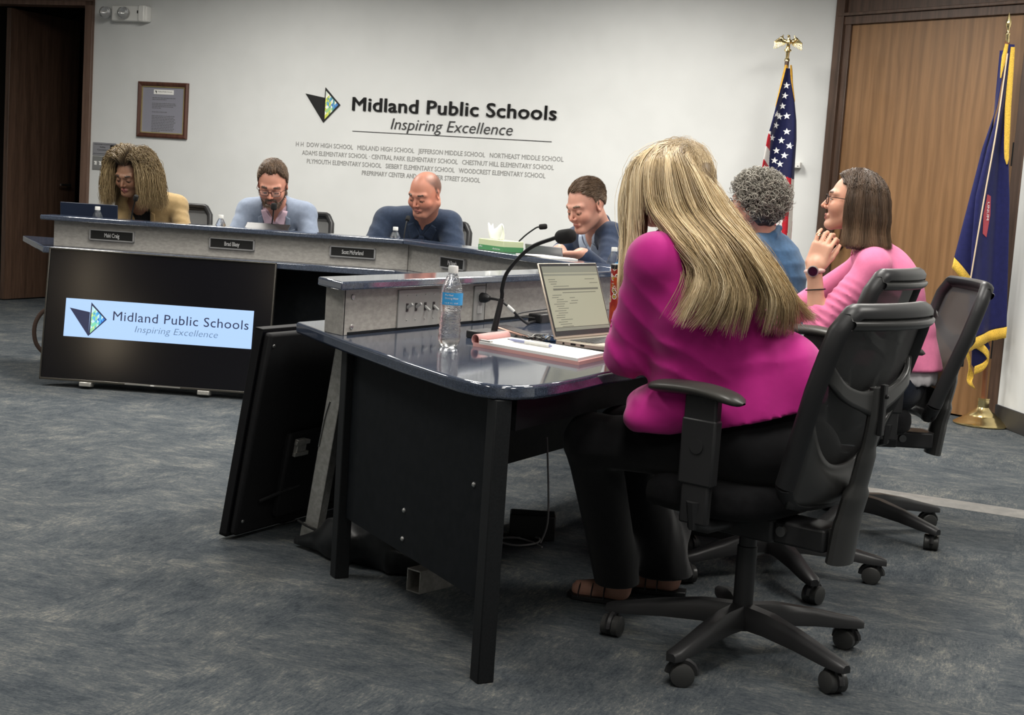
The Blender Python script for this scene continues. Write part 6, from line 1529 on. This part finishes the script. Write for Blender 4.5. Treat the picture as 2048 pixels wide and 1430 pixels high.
s.fn(lambda X, Y, Z, f: np.maximum(f, np.where(Y > .03, (.055+(Y-.03)*.35-Z), -1))); s.fn(lambda X, Y, Z, f: np.maximum(f, Y-.052)); s.frame()
hm = soft('hair', s, M['hair'], W6.o, 2, col=(.05, .032, .02)); strand_mesh('hair_strands', P, .0011, c*np.ones((len(P), 16, 1)), hm)
glasses(W6, mat('dark_metal_rim', (.02, .018, .018), .3, .5), w=.027, hgt=.018, y=.106, z=.0, r=.0014)
# watch, hair tie, ring
E, W = W6.j['elL'], W6.j['wrL']; ax_ = nz(W-E); u_ = nz(np.cross(ax_, [0, 1, 0])); v_ = np.cross(ax_, u_)
def band(t, r, tr, m, nm, flat=1.0, rr_=1.0):
    c = E+(W-E)*t; b = MB(); b.tube([tuple(c+u_*math.cos(a)*r*rr_+v_*math.sin(a)*r) for a in np.linspace(0, 2*math.pi, 28)], tr, 8, flat=flat, up=tuple(ax_)); return b.build(nm, m, W6.o, smooth=True)
wb = band(.93, .0305, .008, mat('blush_strap', (.62, .42, .38), .5), 'watch_strap', 1.0)
o_ = (E+(W-E)*.93); nrm_ = nz(np.array([-.35, -.93, .0])); c = o_+nrm_*.030; b = MB(); b.tube([tuple(c), tuple(c+nrm_*.005), tuple(c+nrm_*.010), tuple(c+nrm_*.0105)], [.0185, .0205, .0195, .017], 28); b.build('watch_case', M['steel'], wb, smooth=True, sharp=30)
b = MB(); b.tube([tuple(c+nrm_*.0100), tuple(c+nrm_*.0122)], [.0172, .0162], 28); b.build('watch_face', mat('black_glass', (.004, .004, .005), .1), wb, smooth=True, sharp=30)
band(.62, .0345, .0022, M['rubber'], 'hair_tie')
b = MB(); q = W6.j['wrL']+nz([.30, .12, 1.0])*.118+np.array([-.027, -.010, .004]); b.tube([tuple(q+np.array([math.cos(a)*.0088, 0, math.sin(a)*.003])+nz([.3, .1, 1])*0+np.array([0, math.sin(a)*.009, 0])) for a in np.linspace(0, 2*math.pi, 20)], .0014, 6); b.build('ring', M['brass'], W6.o, smooth=True)

# --- person with curly grey hair in denim
W7 = Person('person', 'person with curly grey hair in a blue denim shirt, seen from behind', (1.16, 6.28), 150, .94, .98, hyaw=.02, hpitch=.06, hroll=0, sw=.17, J=dict(
    hip=(1.17, 6.26, .595), waist=(1.16, 6.25, .765), chest=(1.11, 6.20, .92), neck=(1.045, 6.16, 1.075), head=(.985, 6.13, 1.222)))
for k_, dx in (('shL', (-.085, -.148, -.065)), ('shR', (.085, .148, -.065)), ('elL', (-.20, -.14, -.275)), ('elR', (-.06, .25, -.275)), ('wrL', (-.42, .02, -.29)), ('wrR', (-.30, .25, -.29))): W7.j[k_] = W7.j['neck']+np.array(dx)
W7.skin((.56, .29, .21), brow=(.1, .08, .06), hf=.0045, lids='open')
den = cloth('blue_denim', (.055, .115, .21), .22, 26, .4, weave=700)
def dn_fn(s):
    p = W7; j = p.j; p.torso(s, .016, neck=False, k=.04)
    for sd in 'LR': p.arm(s, sd, .016, t1=.9)
    s.frame(j['neck'], p.Rt); s.cone((0, 0, -.05), (0, .02, .12), .056, .070, .006, neg=True); s.chain([(-.055, .055, -.03), (-.066, .0, .008), (-.035, -.058, .026), (.035, -.058, .026), (.066, .0, .008), (.055, .055, -.03)], [.011, .013, .014, .014, .013, .011], .008); s.frame()
    folds(s, j['chest'], .22, p.Rt[:, 2]+p.Rt[:, 0]*.4, .06, .004, 1); folds(s, j['shR'], .14, p.Rt[:, 2]-p.Rt[:, 0]*.8, .045, .0035, 1)
dg = W7.garment('denim_shirt', den, .008, dn_fn)
c0 = W7.j['neck']; q = [c0+W7.Rt @ np.array(v) for v in ((.045, -.088, .018), (.075, -.095, -.03), (.083, -.094, -.05), (.06, -.10, -.062))]
trousers(W7, bpy.data.materials['dark_denim']); shoes(W7, M['black_plastic'])
glasses(W7, bpy.data.materials['dark_metal_rim'], lens=False)
g = np.random.default_rng(31); N = 3000; d = nz_rows(g.normal(size=(N*3, 3))); az_ = np.arctan2(np.abs(d[:, 0]), d[:, 1]); d = d[(d[:, 2] > np.interp(az_, [0, .6, 1.05, 1.3, 1.7, math.pi], [.50, .45, .1, -.45, -.80, -.88]))][:N]; N = len(d)
K = 22; t = np.linspace(0, 1, K)[None, :, None]; sh = (1.02+.34*g.random((N, 1)))*np.where(d[:, 1:2] > .5, .92, 1.0); base = d*SCR*sh+SC0; nr = nz_rows(d/SCR); a = nz_rows(np.cross(nr, g.normal(size=(N, 3)))); dn = nz_rows(a+nr*.35+np.array([0, -.2, -.45])); e1 = nz_rows(np.cross(dn, nr)); e2 = np.cross(dn, e1)
rr_ = (.0065+.006*g.random((N, 1)))[:, None]; tw = (5+5*g.random((N, 1)))[:, None]*t; ph = g.random((N, 1, 1))*6.28; Lq = (.022+.028*g.random((N, 1)))[:, None]
P = base[:, None]+dn[:, None]*t*Lq+(e1[:, None]*np.cos(tw+ph)+e2[:, None]*np.sin(tw+ph))*rr_*(1.1-.3*t)
P = W7.j['head']+(P*W7.hs) @ W7.Rh.T; tn = g.random((N, 1)); hi = np.clip((sh-1.02)/.34, 0, 1)*.5+tn*.5
c = (np.array([.028, .024, .020])*(1-hi)+np.array([.42, .39, .33])*hi)[:, None]*np.ones((N, K, 1)); 
s = SDF(*[np.arange(W7.j['head'][i]-.16, W7.j['head'][i]+.16, .0055) for i in range(3)]); s.frame(W7.j['head'], W7.Rh); s.ell(SC0, SCR*1.13, k=.001); s.ell((0, -.05, -.045), (.082, .06, .055), k=.03); s.box((0, .125, -.06), (.12, .10, .13), .03, neg=True, k=.02); s.fn(lambda X, Y, Z, f: np.where(np.abs(f) < .02, f-.004*wob(X, Y, Z, 4), f)); s.frame()
hm = soft('hair', s, M['hair'], W7.o, 1, col=(.030, .026, .022)); strand_mesh('curls', P, .0015, c, hm, taper=True)
# ------------------------------------------------------------------ flags
# striped flag on its pole by the back wall
FX, FY = 1.655, 9.50
fl = thing('flag_pole', 'brass eagle topped pole carrying the stars and stripes by the back wall', 'flag pole', (FX, FY, 0))
b = MB(); b.lathe([(.15, .0), (.155, .006), (.15, .014), (.11, .03), (.05, .055), (.032, .075), (.030, .12), (.033, .124), (0, .124)], 28); b.build('base', M['brass'], fl, smooth=True)
b = MB(); b.lathe([(.014, .10), (.014, 2.16), (0, 2.16)], 14); b.build('pole', M['trim_wood'], fl, smooth=True)
b = MB(); b.lathe([(.0, 2.155), (.018, 2.16), (.016, 2.175), (.011, 2.18), (.012, 2.215), (.017, 2.222), (.024, 2.226), (.022, 2.236), (.010, 2.24), (.009, 2.248), (.0, 2.25)], 18); b.build('ferrule', M['brass'], fl, smooth=True)
def eagle():
    s = SDF(*[np.arange(a, b_, .0024) for a, b_ in ((-.11, .11), (-.045, .045), (2.235, 2.345))]); s.frame((0, 0, 2.24), np.eye(3))
    s.ell((0, 0, .016), .0095, k=.006); s.ell((0, -.004, .040), (.015, .014, .024), k=.006); s.cone((0, -.004, .056), (-.002, -.006, .076), .010, .0075, .006); s.cone((-.002, -.006, .080), (-.008, -.014, .083), .0078, .0055, .004); s.cone((-.010, -.015, .083), (-.017, -.019, .078), .0038, .0015, .003)
    s.cone((-.006, 0, .02), (-.010, 0, .005), .005, .004, .003); s.cone((.006, 0, .02), (.010, 0, .005), .005, .004, .003)
    for x in (-1, 1):
        s.chain([(x*.010, .004, .044), (x*.030, .008, .050), (x*.046, .008, .064), (x*.036, .006, .086)], [.010, .011, .009, .003], .008)
        for k in range(8):
            t = k/7; a = np.array([x*(.018+.034*t), .008, .048+.022*t]); e = np.array([x*(.026+.064*t), .002, .022-.030*t]); m_ = (a+e)/2+np.array([x*.016*t, .006, .010]); s.cone(a, m_, .0052, .0046, .002); s.cone(m_, e, .0046, .0026, .002)
    for k in (-1, 0, 1): s.cone((0, .006, .024), (k*.010, .010, .002), .006, .004, .004)
    return s
soft('eagle_finial', eagle(), M['brass'], fl, 1)
# cloth: left and right edges (metres from the pole) against height
ZF = np.array([2.13, 2.02, 1.90, 1.78, 1.66, 1.48, 1.29, 1.10, .90, .70])
XL = np.array([-.012, -.030, -.052, -.075, -.100, -.118, -.128, -.130, -.125, -.11]); XR = np.array([.015, .030, .058, .080, .092, .098, .108, .118, .122, .12])
def fpos(u, z, off=0.):
    l = np.interp(z, ZF, XL, ) if 0 else np.interp(-z, -ZF, XL); r = np.interp(-z, -ZF, XR); x = l+(r-l)*u; d = (2.13-z)
    y = -.058-.028*math.sin(u*7.2+1.2+.9*d)*min(1, d*2.5)-.014*math.sin(u*15+d*2)*min(1, d*1.5)
    return (x, y-off, z)
NU, NV = 90, 230
cols_ = [cloth('flag_blue', (.012, .014, .055), .1, 60, .3), cloth('flag_red', (.36, .012, .022), .1, 60, .3), cloth('flag_white', (.60, .58, .56), .05, 60, .3)]
b = MB(); ZT, ZB = 2.11, .72; ids = []
for i in range(NU+1):
    for k in range(NV+1):
        b.v.append(fpos(i/NU, ZT-(ZT-ZB)*k/NV))
def fcol(u, z):
    x = fpos(u, z)[0]
    bl = (-.078+ (1.66-z)*.075) if z < 1.70 else -9
    if z > 1.43-.06*(u-.5) and x > bl: return 0
    if x <= bl: return 2 if int(math.floor((z-1.60+ (x+.1)*.9)/.092)) % 2 else 1
    k = (x-.01-(1.43-z)*.01)/.034; return 1 if int(math.floor(k)) % 2 else 2
for i in range(NU):
    for k in range(NV):
        b.f.append((i*(NV+1)+k, i*(NV+1)+k+1, (i+1)*(NV+1)+k+1, (i+1)*(NV+1)+k)); b.m.append(fcol((i+.5)/NU, ZT-(ZT-ZB)*(k+.5)/NV))
us = b.build('flag_cloth', cols_, fl, smooth=True, solid=.003, sharp=180)
b = MB()
def star(c, r, ph=0.):
    pts = [(c[0]+(r if i % 2 == 0 else r*.42)*math.sin(ph+math.pi*i/5), c[1]+(r if i % 2 == 0 else r*.42)*math.cos(ph+math.pi*i/5)) for i in range(10)]
    def proj(x, z):
        l = np.interp(-z, -ZF, XL); r_ = np.interp(-z, -ZF, XR); return fpos((x-l)/(r_-l), z, .005)
    vs = [proj(*p_) for p_ in pts]+[proj(*c)]; b.add(vs, [(10, (i+1) % 10, i) for i in range(10)])
for n_, (x, z) in enumerate([(.0, 2.00), (-.004, 1.935), (-.012, 1.868), (-.050, 1.812), (-.026, 1.800), (.020, 1.806), (-.044, 1.742), (.028, 1.706), (.0, 1.648), (.050, 1.615), (-.026, 1.580), (.026, 1.552), (-.033, 1.516), (.004, 1.495), (-.048, 1.452), (-.062, 1.66)]):
    star((x, z), .0235, .12*math.sin(n_*2.3))
b.build('stars', M['white'], us)
gold = cloth('gold_fringe', (.60, .33, .045), .25, 90, .6); 
b = MB(); L_ = [fpos(0, z) for z in np.linspace(2.13, 1.86, 10)]; b.tube([(x-.004, y-.004, z) for x, y, z in L_], [.008, .010, .010, .009, .008, .007, .006, .005, .004, .003], 8, flat=.5)
L_ = [fpos(1, z) for z in np.linspace(2.13, 1.90, 10)]; b.tube([(x+.002, y-.006, z) for x, y, z in L_], [.010, .013, .014, .013, .011, .009, .008, .006, .005, .003], 8, flat=.5); b.tube([(-.004, -.03, 2.13), (.004, -.036, 2.09), (.012, -.036, 2.055)], [.012, .014, .006], 8, flat=.5)
b.build('fringe', gold, fl, smooth=True)
# blue flag at the right
mf = thing('flag_pole', 'spear topped wooden pole with dark blue gold fringed flag on a domed brass base', 'flag pole', (2.835, 8.53, 0))
b = MB(); b.lathe([(.150, .0), (.163, .004), (.165, .010), (.158, .016), (.150, .020), (.135, .030), (.120, .036), (.105, .050), (.088, .058), (.075, .074), (.055, .086), (.040, .100), (.034, .108), (.034, .155), (.036, .158), (.036, .163), (.020, .163)], 40); b.build('base', M['brass'], mf, smooth=True, sharp=25)
top = Vector((-.080, 0, 2.26)); b = MB(); b.tube([(0, 0, .12), top], .0145, 16); b.build('pole', mat('red_brown_pole', (.16, .06, .025), .35), mf, smooth=True)
ax3 = (top-Vector((0, 0, .12))).normalized(); b = MB(); H = lambda z: tuple(top+ax3*z)
b.tube([H(z) for z in (-.01, .0, .03, .035, .045, .05, .075, .08, .10, .115, .165)], [.015, .017, .013, .018, .018, .011, .011, .017, .022, .019, .001], 14, flat=.75); b.build('spear_finial', M['brass'], mf, smooth=True, sharp=50)
blu = cloth('navy_flag_satin', (.016, .018, .085), .12, 40, .2, rough=.5)
ZM = np.array([2.235, 1.88, 1.63, 1.35, 1.05, .85, .70, .60, .52]); 
ML = np.array([-.095, -.115, -.165, -.205, -.200, -.185, -.180, -.176, -.17]); MR = np.array([-.060, -.052, -.035, .0, .025, .040, .052, .060, .066])
def mpos(u, z, off=0., right=1.0):
    l = np.interp(-z, -ZM, ML); r = np.interp(-z, -ZM, MR); x = l+(r-l)*u; d = 2.235-z
    return (x, -.072-.035*math.sin(u*5.4+.6+.35*d)*min(1, d*1.6)-.010*math.sin(u*13+d)*min(1, d)-off, z)
def bot(u): return .585+.125*u*0+.085*(u)+.01
b = MB(); b.grid(lambda u, v: mpos(u, 2.235-(2.235-(.500+.10*u))*v), 36, 90); mc_ = b.build('flag_cloth', blu, mf, smooth=True, solid=.004, sharp=180)
# second fold falling on the left, shorter
LM = np.array([-.10, -.125, -.185, -.235, -.285]); ZL_ = np.array([2.2, 1.88, 1.63, 1.30, .98])
def lpos(u, v):
    z0 = 2.2-(2.2-(.985-.155*u))*v; l = np.interp(-z0, -ZL_, LM); return (l+(-.13-l)*u+.0, -.055-.02*math.sin(u*4+1)-.045*u*min(1, (2.2-z0)), z0)
b = MB(); b.grid(lpos, 14, 60); b.build('flag_fold', blu, mf, smooth=True, solid=.004, sharp=180)
gf = cloth('yellow_fringe', (.72, .46, .07), .3, 200, .8)
def fringe(name, P, w, dn=(0, 0, -1), jag=.004):
    b = MB(); P = [Vector(p_) for p_ in P]; n = len(P); D = Vector(dn); rr = random.Random(len(P)); vs = []
    for i, p_ in enumerate(P): vs += [p_+Vector((0, -.004, .006)), p_+D*w*.5+Vector((0, -.006, 0)), p_+D*(w-jag*rr.random())+Vector((0, -.004, 0))]
    b.add(vs, [(3*i+j, 3*i+j+1, 3*i+4+j, 3*i+3+j) for i in range(n-1) for j in (0, 1)]); return b.build(name, gf, mf, smooth=True, solid=.004, sharp=180)
fringe('bottom_fringe', [mpos(u, .500+.10*u, .003) for u in np.linspace(.0, 1, 40)], .062)
fringe('fold_fringe', [lpos(u, 1) for u in np.linspace(0, 1, 20)], .058, (-.15, 0, -1))
b = MB(); L_ = [mpos(1, z, .004) for z in np.linspace(2.22, 1.55, 20)]; b.tube([(x-.01, y, z) for x, y, z in L_], [.012+.006*math.sin(i*.16) for i in range(19)]+[.003], 8, flat=.35, up=(0, 1, 0))
L_ = [(x-.006, -.075, z) for x, z in ((-.10, 2.235), (-.108, 2.16), (-.112, 2.10), (-.115, 2.04))]; b.tube(L_, [.010, .014, .010, .004], 8, flat=.4, up=(0, 1, 0)); b.build('upper_fringe', gf, mf, smooth=True)
# tail of the folded lower corner
b = MB()
def tail(u, v): 
    c = smooth_tail[int(round(v*(len(smooth_tail)-1)))]; return (c.x+.034*(u-.5)*math.cos(v*9), c.y-.02*math.sin(v*7)-.03, c.z+.045*(u-.5))
smooth_tail = smooth_path([(-.165, 0, .53), (-.135, 0, .42), (-.10, 0, .29), (-.085, 0, .24)], 8); b.grid(tail, 3, len(smooth_tail)-1)
smooth_tail = smooth_path([(-.12, -.01, .50), (-.05, -.02, .46), (-.015, -.02, .41), (-.035, -.02, .36), (-.09, -.02, .33)], 8); b.grid(lambda u, v: (lambda c: (c.x, c.y-.035-.01*math.sin(v*6), c.z+.05*(u-.5)))(smooth_tail[int(round(v*(len(smooth_tail)-1)))]), 3, len(smooth_tail)-1)
b.build('tail_fringe', gf, mf, smooth=True, solid=.004, sharp=180)
b = MB(); b.prism_y([(-.11, .50), (-.03, .52), (.0, .47), (-.02, .40), (-.07, .33), (-.10, .36)], -.022, -.016); b.build('tail_cloth', blu, mf)
b = MB(); b.tube(smooth_path([(-.100, -.085, 2.18), (-.13, -.125, 1.75), (-.165, -.14, 1.35), (-.185, -.14, 1.05), (-.195, -.13, .83)], 6), .0045, 8); b.build('cord', mat('cream_cord', (.60, .48, .34), .7), mf, smooth=True)
b = MB(); vs = [mpos(u, z, .006) for u, z in ((.36, 1.37), (.48, 1.36), (.50, 1.25), (.42, 1.12), (.30, 1.14), (.28, 1.25))]; c_ = mpos(.39, 1.245, .006)
b.add(vs+[c_], [(6, (i+1) % 6, i) for i in range(6)]); b.build('red_scroll', mat('scroll_red', (.40, .06, .08), .6), mc_)
tv_, tf_ = text_mesh('UNUM', fit=.105, height=.028, extrude=.0008, bold=.01); b = MB(); zz = [(.40+(-p_[2]+.012)*-2.6*-1, 1.315-p_[0]) for p_ in tv_]
b.add([mpos(.385+p_[2]*2.4, 1.325-p_[0], .009) for p_ in tv_], tf_); b.build('scroll_text', M['white'], mc_)
# ------------------------------------------------------------------ loose things on the floor
o = bpy.data.objects['black_bag']
s = SDF(*[np.arange(a, b_, .008) for a, b_ in ((-.36, .42), (-.30, .30), (-.02, .26))]); A = (-.250, .17, .018); 
s.cone((-.265, .16, .020), (-.11, .04, .062), .012, .060, .03); s.cone((-.11, .04, .062), (.10, -.06, .085), .062, .088, .05); s.cone((.10, -.06, .085), (.26, -.14, .055), .088, .05, .05); s.ell((.0, .02, .10), (.13, .10, .09), k=.05); s.ell((.16, -.06, .12), (.09, .08, .06), k=.04)
folds(s, (0, 0, .09), .30, (1, .6, .2), .085, .010, .4); folds(s, (.1, -.05, .09), .25, (.2, 1, .5), .07, .008, 1.2); s.fn(lambda X, Y, Z, f: np.maximum(f, .001-Z))
soft('bag_body', s, speck('black_nylon', (.009, .010, .011), (.016, .017, .018), 40, .42), o, 2)
b = MB(); b.tube(smooth_path([(.18, -.14, .02), (.235, -.145, .035), (.28, -.155, .075), (.27, -.13, .10)], 5), .007, 8, flat=.4); b.build('strap', M['rubber'], o, smooth=True)
o = thing('metal_tube_end', 'short hollow white edged square tube lying on the carpet under the desk', 'tube', (-.235, 4.17, 0), R(-40))
b = MB(); 
for c, d in (((0, .06, .003), (.055, .16, .004)), ((0, .06, .068), (.055, .16, .004)), ((-.026, .06, .036), (.003, .16, .066)), ((.026, .06, .036), (.003, .16, .066))): b.box(c, d)
b.build('tube_walls', M['alu'], o)
o = thing('cable_bundle', 'loose loops of pale cable on the carpet under the near desk', 'cables', (.03, 4.78, 0))
b = MB(); rr = random.Random(8); P = [(.02+.10*math.cos(k*.8)*(1-.2*rr.random()), .06*math.sin(k*.8)+.01*k, .008+.004*(k % 3)) for k in range(15)]; b.tube(smooth_path(P, 5), .0035, 6); b.build('pale_cable', mat('pale_grey_cable', (.30, .30, .30), .5), o, smooth=True)
b = MB(); b.tube(smooth_path([(.11, .05, .01), (.13, .06, .08), (.125, .10, .20), (.11, .16, .36)], 5), .0035, 6); b.build('rising_cable', bpy.data.materials['pale_grey_cable'], o, smooth=True)
b = MB(); b.box((.08, .16, .045), (.16, .09, .09)); b.build('cable_box', M['black_plastic'], o, bevel=.006)
o = thing('brown_strap', 'brown strap bulging out beside the left edge of the lit television', 'strap', (-2.62, 7.95, 0))
b = MB(); b.tube(smooth_path([(.06, 0, .40), (-.01, 0, .36), (-.045, -.01, .28), (-.03, -.01, .18), (.05, 0, .10)], 6), .012, 8, flat=.3, up=(0, 1, 0)); b.build('band', mat('brown_leather', (.06, .035, .025), .5), o, smooth=True)
b = MB(); b.box((.11, .06, .20), (.14, .06, .40)); b.build('case', M['black_plastic'], o, bevel=.01)
